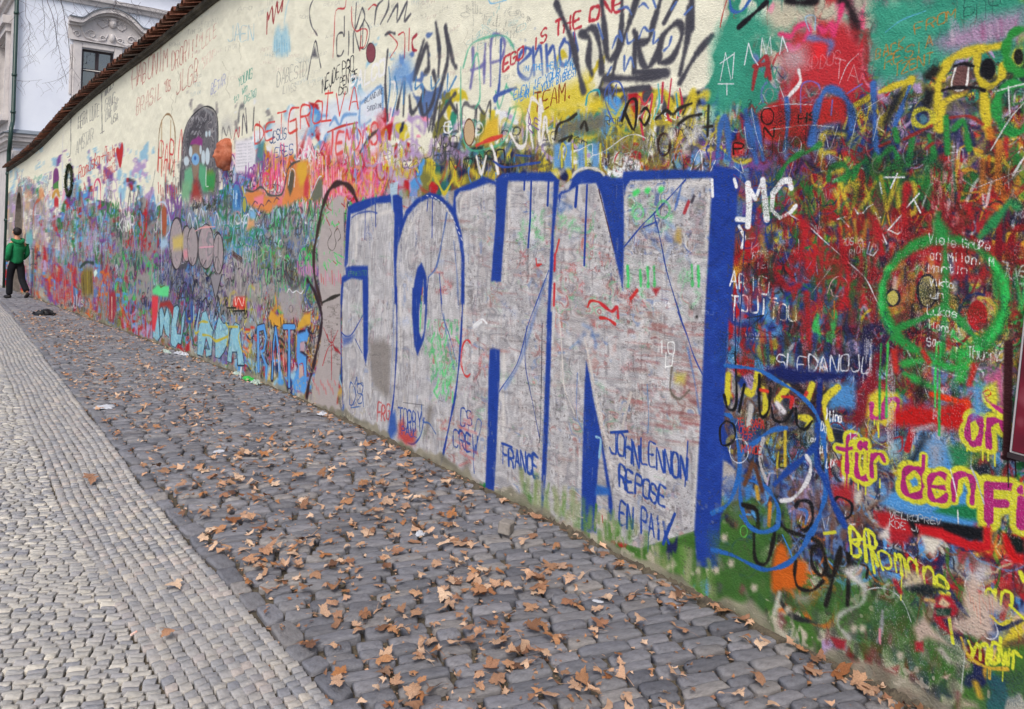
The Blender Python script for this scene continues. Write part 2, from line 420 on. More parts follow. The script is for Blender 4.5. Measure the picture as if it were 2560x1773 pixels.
# far end: faint names, little murals, arches
for q in range(26):
    x = random.uniform(32, 130); T('o', random.choice(['ANNA', 'TOM', 'PEACE', 'LIZ', 'MAX']), x, random.uniform(440, 520), x+random.uniform(8, 20), random.uniform(435, 500), random.uniform(8, 16), 1.4,
                                   random.choice(['c8605a', '6078a8', '707078', '3a9a7e']), a=.6)
P('G', '590,330 592,150 610,95 635,95 650,140 650,240', '7a3a78', 4, smooth=True); P('G', '588,320 592,270 650,225 650,320', '4c8a44', 3)
P('G', '575,420 590,360 620,325 650,330 665,410 640,400 620,360 600,420', 'c8963a', 4, smooth=True); P('G', '600,440 620,400 650,430 650,520 600,520', 'c03038', 5)
S('G', '370,700 372,560 400,470 440,440 470,380 490,400', 9, 'b4583c', soft=.5); P('G', '430,330 450,290 490,330 480,440 430,440', 'd89868', 8, a=.8)
S('c2', '775,330 785,210 810,160 835,210 835,400', 8, 'd84878', soft=.4); S('c2', '800,430 812,220', 5, '6c9cd0')
P('G', '290,930 290,800 350,770 370,900 340,980', '6cb4b8', 10, a=.8); S('G', '330,1010 335,1400', 12, '78a8d0', soft=.6, a=.8); S('G', '370,1000 380,1400', 4, '70a070')
S('G', '690,30 690,210 700,330', 7, 'c4c6e4', soft=.6, a=.7); P('G', '680,480 700,330 740,320 710,440', 'e8b0c8', 5)
for q in range(14):
    S('c2', f'{700+q*8},{540+q%4*10} {698+q*8},{700+q%5*20} {700+q*8},{760+q%3*30}', 2.6, random.choice(['c4c8ea', 'a8b4e0', 'd8c0dc']), soft=.4, a=.8)
for q in range(10):
    x = random.uniform(430, 660); S('c2', f'{x},{1000+random.uniform(-60,60)} {x+8},{1180+random.uniform(-30,50)}', random.uniform(5, 12), random.choice(['e06a4c', 'd04a3c', 'c83c40']), soft=.6, a=.8)
P('c2', '680,1130 670,960 700,900 770,900 775,1130', '7c6c2c', 10, a=.85); S('c2', '690,960 700,1120', 3, '403420'); S('c2', '725,920 730,1120', 3, 'a89838'); S('c2', '755,930 760,1110', 3, '403420')
S('c2', '670,890 720,850 780,860', 9, '2c4038', soft=.5); P('c2', '780,930 800,905 810,940 785,980', 'd8efe4', 3)
P('c2', '900,1330 910,1120 930,1080 960,1090 970,1250 940,1350', 'a02838', 8, a=.85); S('c2', '930,1140 930,1320', 3.5, 'e0c8b0')
# oval with letters and the dark arch with its figure
S('c1', '1310,1400 1320,1150 1340,1020 1385,950 1430,980 1455,1100 1450,1300 1420,1450', 5, '8a6a44', soft=.5); S('c1', '1345,1000 1340,1440', 3, 'b08858', soft=.5); S('c1', '1420,1000 1410,1440', 3, 'b08858', soft=.5)
T('c1', 'PAR', 1315, 1420, 1450, 1390, 220, 4.5, 'd04444', a=.9); S('c1', '1480,1350 1490,1200 1510,1080 1515,1300', 5, 'd04848', soft=.5)
P('c1', '1510,1596 1512,1300 1525,1150 1560,1020 1640,930 1720,895 1790,940 1810,1060 1808,1300 1800,1596', '6c6a6e', 8, smooth=True)
mottle(on_wall(pts('c1', '1512,1596 1514,1300 1530,1150 1565,1020 1640,935 1720,900 1785,945 1805,1060 1800,1596')), ['6c686e', '4a484e', '848084', '56545a', 'a09c9e', '625f66'], .12, .14, 301, .8, .3)
P('c1', '1545,1200 1580,1050 1640,965 1700,940 1700,1100 1620,1250', '3c3a40', 14, a=.6, smooth=True)
S('c1', '1500,1596 1508,1280 1530,1110 1570,1000 1650,915 1720,885 1790,930 1812,1060 1808,1400', 4, '26262c', soft=.4); S('c1', '1690,900 1760,960 1790,1080 1795,1250', 7, '8a8c90', soft=.6, a=.8)
for q in range(12):
    x = random.uniform(1560, 1690); y = random.uniform(980, 1200); S('c1', f'{x},{y} {x+15},{y-30} {x+25},{y+5} {x+40},{y-25}', 1.2, 'c8c8cc', a=.8)
P('c1', '1580,1200 1600,1160 1630,1150 1650,1130 1685,1160 1680,1220 1630,1210', '8e3c80', 4); P('c1', '1590,1230 1625,1200 1670,1230 1660,1330 1640,1480 1610,1480 1595,1350', '8e7c6a', 4, smooth=True)
O('c1', 1625, 1325, 32, 50, 0, 'B', fill='7fb0dc'); O('c1', 1622, 1315, 10, 18, 0, 'W', fill='3c64a8')
for x, y, a_, b_ in ((1585, 1260, 14, 48), (1668, 1245, 10, 40), (1690, 1310, 16, 62), (1725, 1300, 18, 72), (1550, 1340, 22, 40), (1716, 1115, 10, 26), (1742, 1110, 9, 26)):
    O('c1', x, y, a_, b_, 0, 'W', fill='c4d4dc')
P('c1', '1530,1596 1535,1420 1590,1380 1620,1596', '6cae88', 8); P('c1', '1690,1596 1650,1480 1660,1360 1710,1380 1730,1596', '5ca87e', 8); P('c1', '1720,1560 1715,1420 1770,1410 1790,1500 1770,1596', '6a8a3c', 8)
P('c2', '1590,330 1600,200 1640,140 1680,330', 'a03a34', 18, a=.9); P('c2', '1510,330 1515,180 1580,190 1570,330', '7cae86', 12); P('c2', '1700,250 1720,120 1790,110 1780,240', '3c9450', 10); S('c2', '1715,60 1712,210 1730,220', 3, 'dce8e0')
# ---------------------------------------------------------------- middle of the cream wall
for q, c, w in (('555,280 560,110 570,150', '9a2a30', 6), ('570,160 600,60 610,190 640,20 650,110 690,0', '9a2a30', 7), ('690,0 680,90', '9a2a30', 7)):
    S('c3', q, w, c, soft=.45)
P('c3', '610,440 620,280 650,210 680,250 715,200 740,280 750,420 700,470', '9fcbdc', 12, a=.75, smooth=True)
for q in range(7): S('c3', f'{620+q*20},{300+q%3*30} {616+q*22},{430+q%2*40}', 2.4, '7ab4d4', soft=.4, a=.8)
S('c3', '700,190 720,60 740,0', 9, 'a8d0e0', soft=.6, a=.6); S('c3', '940,0 915,60 912,140 930,220 960,270 975,295', 5, '50505c', soft=.5)
S('c3', '893,660 925,480 960,340 985,460 1005,560', 4.5, '4a4a54', soft=.5); P('c3', '920,480 955,380 980,480', '54545e', 6, a=.8)
T('c3', 'CIND', 1130, 480, 1420, 400, 200, 4.5, '4c4c52', soft=.5); S('c3', '1300,30 1290,240 1330,120 1350,70 1370,150 1330,240', 6, '50505a', soft=.55); S('c3', '1200,140 1200,300', 5, '55555c', soft=.5)
for q in ('1215,0 1200,70 1130,90 1115,300 1105,480', '1260,60 1265,200 1300,260 1350,240 1390,260 1370,380 1330,400', '1400,80 1440,40 1470,50', '1340,300 1330,420', '1560,270 1620,330 1640,380 1580,480', '1650,290 1700,280 1700,480', '1740,240 1735,420'):
    S('c3', q, 4.5, 'c0343a', soft=.45, a=.85)
S('c3', '1800,290 1765,330 1770,410 1800,420', 8, 'a83040', soft=.45)
for q in ('1450,200 1470,60 1520,0', '1500,200 1560,80 1570,0', '1560,180 1640,40 1640,180 1720,20 1700,170 1750,120', '1540,290 1580,270 1620,280'):
    S('c3', q, 8, '54545c', soft=.5, a=.9)
T('c3', 'NEJDE', 1015, 770, 1160, 640, 110, 3.2, '2c2c32'); T('c3', 'PRO', 1180, 625, 1285, 590, 115, 3.4, '2c2c32'); T('c3', 'PENIZE', 1165, 720, 1310, 650, 70, 2.6, '303036'); T('c3', 'DO', 1150, 790, 1230, 780, 60, 2.8, '303036')
T('c3', 'DABESTD', 640, 720, 890, 620, 120, 1.4, '8c8c88', a=.8); T('c3', 'LIVES', 690, 780, 800, 750, 60, 1.4, '8c8c88', a=.7)
T('c3', 'PALCO', 1245, 770, 1545, 600, 125, 6.5, 'f2f2f0', soft=.3); O('c3', 1420, 440, 38, 80, 4, '5a3c44', fill='8a4a54')
P('c3', '1000,1000 1010,850 1300,770 1540,700 1530,960 1320,1090 960,1100', 'dfe8f2', 16, a=.85)
for q in ('1330,850 1330,1050 1420,1000', '1340,860 1500,720 1520,900', '940,1100 980,980 1060,960', '1080,1040 1120,980 1160,1040 1200,960 1300,950'):
    S('c3', q, 11, '6f9ed4', soft=.5, a=.85)
T('c3', 'BLANDINE', 1370, 860, 1530, 770, 45, 1.4, '484e60', a=.9); T('c3', 'SANDRINE', 1390, 930, 1520, 890, 40, 1.2, '484e60', a=.9)
P('c3', '560,1220 600,1010 900,900 930,1060 800,1260 620,1300', 'ebe6e0', 20, a=.8); P('c3', '1040,1120 1300,1040 1500,1010 1480,1240 1100,1330', 'efe2e2', 20, a=.7)
for ch, x0, y0, x1, y1, h in (('D', 450, 1200, 545, 1170, 150), ('E', 548, 1170, 640, 1140, 150), ('T', 640, 1110, 735, 1090, 160), ('E', 740, 1110, 830, 1080, 170), ('R', 838, 1060, 935, 1040, 170),
                              ('O', 930, 1040, 1020, 1020, 190), ('I', 1015, 1020, 1110, 1000, 240), ('V', 1125, 970, 1220, 950, 190), ('A', 1240, 930, 1340, 910, 210)):
    T('c3', ch, x0, y0, x1, y1, h, 5.5, 'dc4a44', soft=.4, wob=.15)
S('c3', '1010,1010 1090,1000', 5, 'dc4a44'); S('c3', '1040,780 1105,770', 5, 'dc4a44'); S('c3', '1060,1100 1180,1050 1310,1020', 6, 'c8443e', soft=.5)
T('c3', 'IEMDOS', 1060, 1290, 1490, 1200, 160, 8, 'e05a5a', soft=.45, wob=.2); T('c3', 'JESUS', 580, 1190, 720, 1150, 90, 2.8, '3c5c88'); T('c3', 'ERES', 620, 1310, 780, 1280, 80, 2.6, '3c5c98')
S('c3', '1330,1270 1400,1150 1480,1080', 10, '5c4a48', soft=.5); S('c3', '800,1010 810,1300', 9, 'b85840', soft=.6, a=.8); S('c3', '495,1010 500,1300 490,1330', 2.5, 'a83a3c')
P('c3', '295,1170 420,1150 470,1260 460,1380 430,1440 290,1430', 'e6e4ea', 8); 
for q in range(8): T('c3', 'Imagine all', 300, 1210+q*26, 440, 1195+q*26, 14, 1, 'a4a8b4', a=.7)
S('c3', '280,1160 300,1080 320,1140 330,1060', 5, 'b04048', soft=.4); S('c3', '350,1120 360,950 390,1100 380,900', 6, '4c4854', soft=.5); S('c3', '320,1000 330,900 360,880', 14, '6a6c70', soft=.6, a=.8); S('c3', '180,1180 190,1060 220,1130 240,1050 260,1150', 5, '686460', soft=.5); P('c3', '170,1120 180,990 230,960 280,1000 280,1130', 'a8a8a8', 20, a=.5)
S('c3', '440,1080 450,900', 7, '5c5a5c', soft=.6); P('c3', '460,1350 480,1180 540,1160 520,1380', '4c8890', 12, a=.85)
T('c3', 'Nomibia', 375, 1500, 580, 1390, 130, 4, '8a4a98', soft=.35)
for q in range(26):
    x = random.uniform(590, 700); y = random.uniform(1180, 1450); S('c3', f'{x},{y} {x+4},{y+random.uniform(40,130)}', random.uniform(3, 8), random.choice(['ee5a8a', 'f08aae', 'e8407c', 'b05aa0']), soft=.5, a=.8)
for q in range(60):
    x = random.uniform(920, 1170); y = random.uniform(1300, 1560); S('c3', f'{x},{y} {x+3},{y+random.uniform(40,160)}', random.uniform(3, 9), random.choice(['f06c88', 'f0829c', 'f0a0b8', 'ea4c70', 'f4dce4']), soft=.5, a=.75)
for q in range(46):
    x = random.uniform(1200, 1640); y = random.uniform(1060, 1500); S('c3', f'{x},{y} {x+8},{y-random.uniform(30,90)} {x+18},{y+random.uniform(0,60)}', random.uniform(3, 8), random.choice(['b070b4', 'a868b0', '8a9a4c', '98a844', 'd8cf58', '7c9ad0', 'c890c4', 'ded8d4']), soft=.45, a=.8)
# orange mural under the sculpted head
P('A', '1020,400 1050,350 1200,330 1260,400 1460,400 1480,300 1520,100 1620,20 1720,10 1720,380 1500,520 1380,500 1300,590 1130,530 1040,470', 'dc8a4c', 8, a=.95)
P('A', '1600,120 1620,20 1720,10 1720,250 1640,300', 'dcaa3c', 10); P('A', '1690,250 1720,170 1745,300 1720,420 1680,400', 'c84448', 8); P('A', '1130,420 1240,380 1230,500 1140,500', 'ee8494', 6); P('A', '1400,420 1450,400 1440,500 1390,500', 'e87c80', 6)
S('A', '1040,330 1120,350 1200,300 1250,330 1300,390 1420,390 1460,330 1480,250 1500,120 1560,40 1640,10', 6, '54524e', soft=.5); P('A', '1500,300 1530,130 1560,110 1580,150 1560,330 1530,400', '5c5648', 6); S('A', '1510,280 1535,120 1560,100 1585,150 1575,300', 2.5, 'dcdce0')
S('A', '1000,300 1030,400 1050,500', 7, 'c8b040', soft=.4); P('A', '1760,430 1800,320 1850,210 1890,210 1890,420 1800,470', '6c7060', 8); S('A', '1750,430 1840,210 1880,180', 4, 'd0d4dc')
for x, y in ((1110, 510), (1180, 540), (1260, 500), (1350, 470)): S('A', f'{x},{y} {x+30},{y-50} {x+60},{y-30}', 4, '6a4a58', soft=.4)
# blue / white arch shapes
P('A', '890,520 900,300 920,260 960,280 990,400 985,560 900,560', '4c86c0', 8); S('A', '900,300 925,255 965,270 1000,400', 7, '6a4a9c', soft=.4)
for q in range(9): S('A', f'{905+q*9},{340+q%3*30} {905+q*9},{430+q%4*30}', 2.5, random.choice(['a8d0ec', 'dceaf4', '2c5c98']), soft=.4)
O('A', 1025, 500, 24, 90, 4, '2f6aa4', fill='a8aa50'); S('A', '905,720 915,620 945,570 980,620 985,760', 4, 'b08898'); S('A', '905,760 920,640 950,610 985,700 990,900', 4, '88b4d0', soft=.5); S('A', '1010,760 1030,650 1060,600 1075,650 1060,740', 4.5, 'd0dcf0')
P('A', '1045,760 1070,650 1130,650 1140,740 1060,790', 'dca06c', 8, a=.8); P('A', '1085,560 1140,570 1150,650 1090,640', '7fb4dc', 6)
# white / red arch far left of the grey tag
S('A', '40,560 60,500 110,465 155,500 190,620 200,760 160,850', 6, 'c0cce4', soft=.5); S('A', '100,460 105,900 110,1330', 3, 'ccd4e8', soft=.5); P('A', '110,560 130,500 160,540 165,700 150,840 115,830', 'a85a3c', 6); P('A', '80,960 110,870 170,860 180,960 120,1000', 'a8c8e0', 8, a=.8)
for q in range(10): S('A', f'{70+q*25},{250+q%3*30} {75+q*25},{370+q%4*20}', 3.2, random.choice(['b03038', '4c3c3c', 'c04444']), soft=.4)
for q in range(5): S('A', f'{70+q*45},0 {60+q*45},{120+q%3*60}', 4, 'd85048', soft=.5)
for q in range(22):
    x = random.uniform(400, 740); y = random.uniform(420, 520); S('A', f'{x},{y} {x+6},{y+70} {x+20},{y+20}', 2.6, '36342f', soft=.35)
# grey bubble tag with dark outline
for cx, cy, rx, ry in ((270, 930, 74, 285), (385, 930, 55, 200), (450, 960, 60, 215), (600, 960, 88, 250), (735, 1040, 58, 225)):
    O('A', cx, cy, rx, ry, 4.2, '322a2c', fill='a49a9c', soft=.4, a=.9)
    t_ = np.radians(np.linspace(0, 345, 24)); mottle(on_wall(np.stack([380+(cx+rx*.92*np.cos(t_))/4.433, 400+(cy-ry*.92*np.sin(t_))/4.433], 1)), ['b4acac', '8c8488', 'a49a9c', 'b89ca4', '7c7c84', 'aca4a4'], .16, .16, 200+cx, .7, .35)
for s_ in ('210,1000 230,1150 265,1220', '230,680 270,640 310,660 335,740', '690,830 725,800 770,850 790,960 790,1100 770,1230 730,1285 690,1240', '590,1250 620,1290 650,1270 670,1230'):
    S('A', s_, 4, '322c2e', soft=.4)
P('A', '645,1290 700,1270 770,1270 705,1540', '8e8a90', 4); S('A', '645,1280 700,1530 710,1530 775,1270', 3.6, '2c282c', soft=.4)
P('A', '225,860 350,820 345,990 235,1000', 'd4bc60', 10, a=.75); P('A', '350,1000 390,990 400,1080 350,1110', 'e0909c', 8, a=.8)
S('A', '430,1080 440,1160 470,1080', 2.5, '4a4248'); S('A', '555,1100 560,1180 600,1110', 2.5, '4a4248'); S('A', '735,850 730,1230', 1.6, '4c484c'); S('A', '690,1180 720,1070 770,1200', 2, '4c484c'); S('A', '480,790 560,750 700,740', 4, 'eaa8a8', soft=.4); S('A', '530,970 680,960', 4, 'f0a4b8', soft=.5, a=.8)
for x, y in ((420, 640), (480, 690), (550, 590), (720, 640)): S('A', f'{x-30},{y+60} {x-5},{y-50} {x+20},{y+20} {x+30},{y+80}', 4, 'ccd6e8', soft=.4)
# greens and greys towards the big letters
for q in range(70):
    x = random.uniform(1330, 1960); y = random.uniform(440, 800); S('A', f'{x},{y} {x+random.uniform(-8,8)},{y+random.uniform(40,150)}', random.uniform(3, 8), random.choice(['4cc870', '58b87c', '3a9a58', 'b4aeb0', 'a09aa0', '6a7c58', '3c6a50']), soft=.5, a=.75)
for q in range(60):
    x = random.uniform(820, 1500); y = random.uniform(950, 1420); S('A', f'{x},{y} {x+random.uniform(-8,8)},{y+random.uniform(30,140)}', random.uniform(3, 8), random.choice(['4cb46c', '54d878', '9a98a8', 'b4aeb0', '5c6a90', '8a8490', '44885c']), soft=.5, a=.7)
for s_ in ('1470,1110 1500,1130 1480,1190 1530,1300 1570,1330', '1500,1080 1540,1160 1520,1220 1560,1240', '1590,1230 1610,1290 1630,1400'): S('A', s_, 3.6, '4a3a30', soft=.4)
for q in range(9): S('A', f'{880+q*12},{1050+q*8} {900+q*12},{1010+q*9} {905+q*12},{1080+q*8}', 2.4, '54362c', soft=.4)
for q in range(12): S('A', f'{1610+q*20},{1130+q%3*30} {1620+q*20},{1250+q%4*10}', 5, random.choice(['e080c8', 'd87cc0', 'a06cc0']), soft=.5, a=.85)
P('D', '1410,180 1440,110 1660,110 1660,460 1480,470 1420,330', 'aaa2a4', 12, a=.75); S('D', '1500,140 1520,100 1560,140 1600,120 1650,150 1680,110', 2.4, 'e8eaf0'); O('D', 1540, 320, 22, 40, 2, '6c6468')
P('D', '1290,420 1320,330 1390,400 1450,380 1460,480 1400,550 1330,500', 'd8a03c', 5); P('D', '1690,380 1760,360 1760,490 1600,560 1610,500', 'd8a840', 6); S('D', '1370,200 1380,310', 8, 'd89c44', soft=.4)
for q in range(10): S('D', f'{1280+q*36},{420+q%4*30} {1290+q*36},{520+q%3*20}', 3, '2a2420', soft=.4)
for q in range(14):
    x = random.uniform(1050, 1260); y = random.uniform(230, 480); S('D', f'{x},{y} {x+6},{y+70} {x+20},{y+10}', 4, random.choice(['5c4a98', '7c5ca8', '9c4aa0', 'b0a8c0']), soft=.5, a=.8)
P('D', '900,230 920,190 1030,190 1040,300 1010,335 900,300', 'd84438', 6); S('D', '920,180 930,280 960,200 1000,290 1020,200', 3, 'f0d8cc')
# light blue bubble letters along the foot, left
for s_ in ('10,640 0,400 30,330 70,360 90,640 60,690', '90,640 80,330 110,280 140,400 170,280 200,420 190,640 150,600 130,500 110,620', '205,690 215,480 240,300 280,275 305,310 270,500 280,600 320,600 330,420 370,290 360,480 320,720 290,700 260,750 220,730',
           '500,830 510,560 560,360 600,340 650,500 680,560 660,840 600,860 590,760 640,770 600,640 560,850', '700,860 700,560 740,400 790,480 850,480 860,650 800,800 750,870', '830,900 870,560 920,470 970,500 990,700 1025,950 950,950 940,800 890,800 880,920'):
    P('D', s_, '8cc4d6', 5, smooth=False); mottle(on_wall(pts('D', s_)), ['8cc4d6', 'a8d4dc', '74a8c4', '9cc8c0', '6c98b8', 'b4d8e0'], .10, .10, 400+len(s_), .7, .4); S('D', s_, 3.4, '26364c', soft=.35, close=True, smooth=False)
P('D', '0,560 0,180 70,170 60,400 30,570', 'd8404c', 6); P('D', '90,250 200,230 240,300 230,420 200,330 160,290 80,310', '9c3434', 5)
P('D', '5,110 60,60 190,70 180,190 80,180 10,150', '62dc8c', 5); S('D', '90,60 100,80 140,60', 4, '58602c')
for s_ in ('380,400 390,440 420,430', '480,400 460,500 480,590 520,570', '520,480 560,460 620,470', '560,610 640,620 720,680 840,620', '850,520 950,520', '820,480 850,560 830,720', '980,560 960,640 1000,800', '700,680 840,630'): S('D', s_, 6, 'c4b43c', soft=.45, a=.9)
S('D', '380,330 390,440 440,450 440,260', 12, '33589c', soft=.4); S('D', '560,240 600,200 620,300 650,240', 4, '1e1e1e'); 
for x in (700, 760, 830, 900, 960, 1020): S('D', f'{x},{300} {x+10},{390} {x+30},{340} {x+40},{400}', 3.6, '1d221e', soft=.35)
S('D', '830,310 930,310', 4, '1d221e'); S('D', '900,345 1030,340', 4, '1d221e')
for q in range(20):
    x = random.uniform(1000, 1160); y = random.uniform(520, 800); S('D', f'{x},{y} {x+random.uniform(-10,50)},{y+random.uniform(-20,60)}', random.uniform(4, 9), random.choice(['c83c30', 'd8683c', 'd8a840', 'e0c890', 'b8aca0', 'd04438']), soft=.45, a=.85)
# R A T S
RB = '5aa0e4'
for s_ in ('1180,1000 1175,540 1240,520 1265,640 1240,780 1210,800 1270,960 1260,1120', '1330,1090 1350,700 1370,540 1400,760 1420,1140', '1460,520 1575,520', '1520,520 1520,1170', '1730,590 1640,600 1630,800 1710,860 1690,1200 1600,1180'):
    S('D', s_, 17, '33283f', soft=.15, smooth=False)
for s_ in ('1180,1000 1175,540 1240,520 1265,640 1240,780 1210,800 1270,960 1260,1120', '1330,1090 1350,700 1370,540 1400,760 1420,1140', '1460,520 1575,520', '1520,520 1520,1170'):
    S('D', s_, 13, RB, soft=.12, smooth=False)
S('D', '1345,900 1400,890', 6, RB)
P('D', '1610,600 1700,570 1710,530 1740,600 1720,680 1650,690 1640,800 1710,850 1715,1180 1690,1265 1610,1210 1590,1240 1565,1130 1620,960 1600,860', RB, 4); P('D', '1640,700 1690,680 1690,790 1640,790', 'b89ca8', 3); P('D', '1630,950 1670,940 1680,1060 1630,1100', 'c8a8a0', 3); S('D', '1630,940 1670,930 1685,1060', 3, 'a83038'); S('D', '1190,600 1220,640 1230,740 1200,760', 3, '7c2c40')
T('D', 'S A I C', 1365, 640, 1380, 1000, 30, 1.6, '20304c')
for q in range(18):
    x = random.uniform(1250, 1600); S('D', f'{x},{random.uniform(650,1000)} {x+5},{random.uniform(850,1080)}', 4, random.choice(['c0343c', 'e8d4c8', 'd86c64', '28406c']), soft=.4, a=.8)
# brown-black swing left of the big letters, grey panel with the red star
P('A', '1870,1560 1850,1300 1840,1000 1870,750 1930,560 2000,450 2080,390 2128,420 2128,1480', 'b3aaa8', 5, smooth=False)
P('D', '1880,180 2090,150 2095,900 2040,1450 1850,1500 1760,1380 1800,1100 1870,700', 'b1a8a6', 5, smooth=False)
for q in range(40):
    x = random.uniform(1900, 2110); y = random.choice([random.uniform(450, 720), random.uniform(1000, 1180)]); S('A', f'{x},{y} {x+random.uniform(-30,40)},{y+random.uniform(10,70)}', random.uniform(2, 4.5), random.choice(['50d870', '46b860', 'a8443c', '58e07c']), soft=.4, a=.85)
for q in range(12): S('A', f'{1850+q*24},{1230+q%3*40} {1855+q*24},{1330+q%4*20}', 5, random.choice(['e89cc8', 'e07a98', 'd04a4a']), soft=.6, a=.7)
S('A', '1970,760 1990,820 1950,900 1960,980 2010,1000 2040,920 2020,820 2060,760 2090,850 2060,900', 1.8, '4c4844', smooth=True)
S('B', '500,460 440,330 350,260 260,270 190,340 130,480 90,650 50,850 20,1050 30,1300 80,1500 110,1596', 15, '3f2c2c', soft=.35)
S('D', '1720,0 1800,130 1880,380 1870,560 1830,760 1790,950 1740,1150 1710,1340', 14, '35262e', soft=.35); S('D', '1890,250 1990,200 2080,165', 9, '33302c', soft=.3); S('D', '1740,50 1700,170 1760,300', 7, '3c5a88', soft=.5)
for s_ in ('1985,560 1990,950 1988,1110', '1900,530 1985,700 2060,560', '1890,950 1950,760 2000,720', '2020,620 2010,720 2090,820', '1940,600 1960,680'): S('D', s_, 3, 'b02c34', soft=.4)
P('D', '2010,740 2060,760 2090,820 2030,790', 'a82c34', 4)
for q in range(40): T('D', 'nmu', 1900+random.uniform(0, 160), 280+q*17, 1930+random.uniform(0, 170), 278+q*17, 20, .9, '54504c', a=.6)
for q in range(10): S('D', f'{1790+q*26},{1120+q%3*40} {1800+q*26},{1160+q%3*50}', 7, 'd0686c', soft=.6, a=.6)

# ---------------------------------------------------------------- upper middle: big dark scripts
DK = '484852'
for s_, w in (('1960,190 1990,420 1980,640', 12), ('1560,420 1540,700 1560,1000', 9), ('1860,340 1800,560 1780,660 1880,380 1900,560 1870,600', 13), ('1640,900 1660,800 1700,650 1690,960', 10), ('1740,800 1760,940 1830,850 1860,760', 11),
              ('1830,860 1860,960 1930,860 1960,700 1940,600', 11), ('2040,220 2060,480 2010,700 1960,900 1930,1080', 12), ('2040,230 2100,500 2128,560', 12), ('1990,980 2080,830 2120,780', 10), ('2080,850 2128,930', 10)):
    S('c3', s_, w*1.3, DK, soft=.45, a=.88)
P('c3', '1580,700 1600,560 1680,460 1760,500 1770,700 1700,760', '6f9fd8', 25, a=.75, smooth=True)
for s_ in ('1570,560 1580,700 1560,900', '1620,640 1640,780 1600,960', '1700,680 1690,860', '1800,640 1790,740 1850,700 1850,840', '1920,640 1930,740 1990,660', '2060,620 2060,760 2128,640'):
    S('c3', s_, 7, '4a86bc', soft=.5, a=.85)
for s_ in ('1590,680 1620,700 1600,840', '1580,1000 1600,900'): S('c3', s_, 7, 'f0f0ee', soft=.4)
T('c4', 'HP', 130, 740, 420, 640, 350, 10, '6a68a8', soft=.5, a=.8)
for s_ in ('60,560 120,380 260,310 400,300 470,380 490,450', '40,560 40,900 60,1150 130,1250 290,1230 400,1170 470,1010 500,850 420,720', '130,560 180,450 200,800 160,900', '330,760 360,900 420,700'):
    S('c4', s_, 7, '58b894', soft=.55, a=.75)
LB = '4660a8'
for s_ in ('375,330 360,700 330,840 330,800 500,730', '530,530 620,440 590,400 530,460 520,600 600,660 640,560', '640,400 650,620', '650,480 700,390 720,620', '750,380 760,590', '765,450 810,390 830,560', '900,330 860,420 880,540 940,500 950,380 900,340', '980,280 1010,420'):
    S('c4', s_, 11, LB, soft=.4, a=.9)
T('c4', 'EGO IS', 390, 600, 760, 330, 95, 6, 'c03c48', soft=.4); T('c4', 'THE', 820, 300, 1050, 220, 120, 7, 'c03c48', soft=.4); T('c4', 'ONE', 1110, 180, 1420, 60, 120, 7, 'c03c48', soft=.4)
P('c4', '480,880 500,740 900,700 1100,600 1130,700 1180,860 940,960 700,1000 560,1000', 'dcc83c', 25, a=.8); P('c4', '480,860 560,520 980,500 1000,600 520,850', 'd6dfd8', 30, a=.5)
T('c4', 'IN THE HEAD AND', 550, 600, 990, 540, 50, 2.4, '4c9cdc', a=.95); T('c4', 'EVEN IF YOUR BIG', 480, 830, 1000, 560, 70, 2.8, '4090d8'); T('c4', 'FEAR IS YOUR BIGGEST', 510, 850, 1010, 620, 62, 2.6, '4090d8')
T('c4', 'TEAM.', 650, 930, 990, 800, 140, 4, '8c4420', soft=.3)
for s_, w in (('830,20 850,70 960,330 1010,560 1060,760', 15), ('1040,280 1110,330 1100,500 1130,620', 15), ('1050,270 1150,240 1200,420 1210,600', 14), ('1210,0 1230,200 1260,480 1330,450 1420,250 1500,0', 15), ('1380,0 1370,280 1290,680', 13), ('1700,0 1640,200 1600,330 1520,350 1480,260', 14),
              ('1490,330 1480,600', 13), ('1500,280 1540,500 1600,560 1680,430 1700,330', 14), ('1690,460 1700,520 1800,480 1880,280 1840,190 1720,300 1690,430', 14), ('1930,60 1930,280 1860,620', 15), ('1830,0 1730,190', 11), ('1960,0 1960,240', 14), ('2128,300 2000,450 1860,690', 14),
              ('1240,650 1500,650 1750,610', 18), ('1210,760 1400,750 1600,730', 12), ('1500,600 1740,590', 10)):
    S('c4', s_, w*1.35, DK, soft=.35, a=.92)
for s_ in ('1300,400 1340,300 1380,340 1360,260', '1420,280 1430,360 1480,330', '1520,320 1560,230 1600,260 1640,250', '1650,270 1640,360 1680,330', '1730,420 1770,380 1790,310', '1400,470 1400,590 1450,480 1480,560', '1350,80 1420,60 1460,120', '1520,60 1560,30 1600,70', '1640,0 1660,60', '1790,80 1830,20', '1900,120 1960,60', '1260,620 1290,560', '1180,200 1220,320'):
    S('c4', s_, 7, '5572b4', soft=.45, a=.9)
S('c4', '1310,1020 1250,880 1240,760 1300,680 1370,700 1410,860 1360,1000', 4.5, '4c64ac', soft=.4); T('c4', 'M', 1270, 860, 1350, 840, 150, 4, '4c64ac')
S('c4', '1080,870 1100,780 1180,750 1200,830', 6, '38a0b0', soft=.4); P('c4', '1100,870 1200,800 1250,900 1130,930', 'dcc63a', 12)
for s_ in ('1720,690 1710,850', '1790,660 1760,950 1790,1010', '1860,740 1880,880 1840,980', '1590,880 1540,1000 1560,1160'): S('c4', s_, 7, 'c03a50', soft=.45)
S('c4', '1680,700 1690,860 1640,990', 6, '5ab4b8', soft=.5); S('c4', '1830,780 1850,960', 5, '4aa0b8', soft=.5); T('c4', 'M', 1510, 960, 1650, 930, 150, 6, 'd04a54')
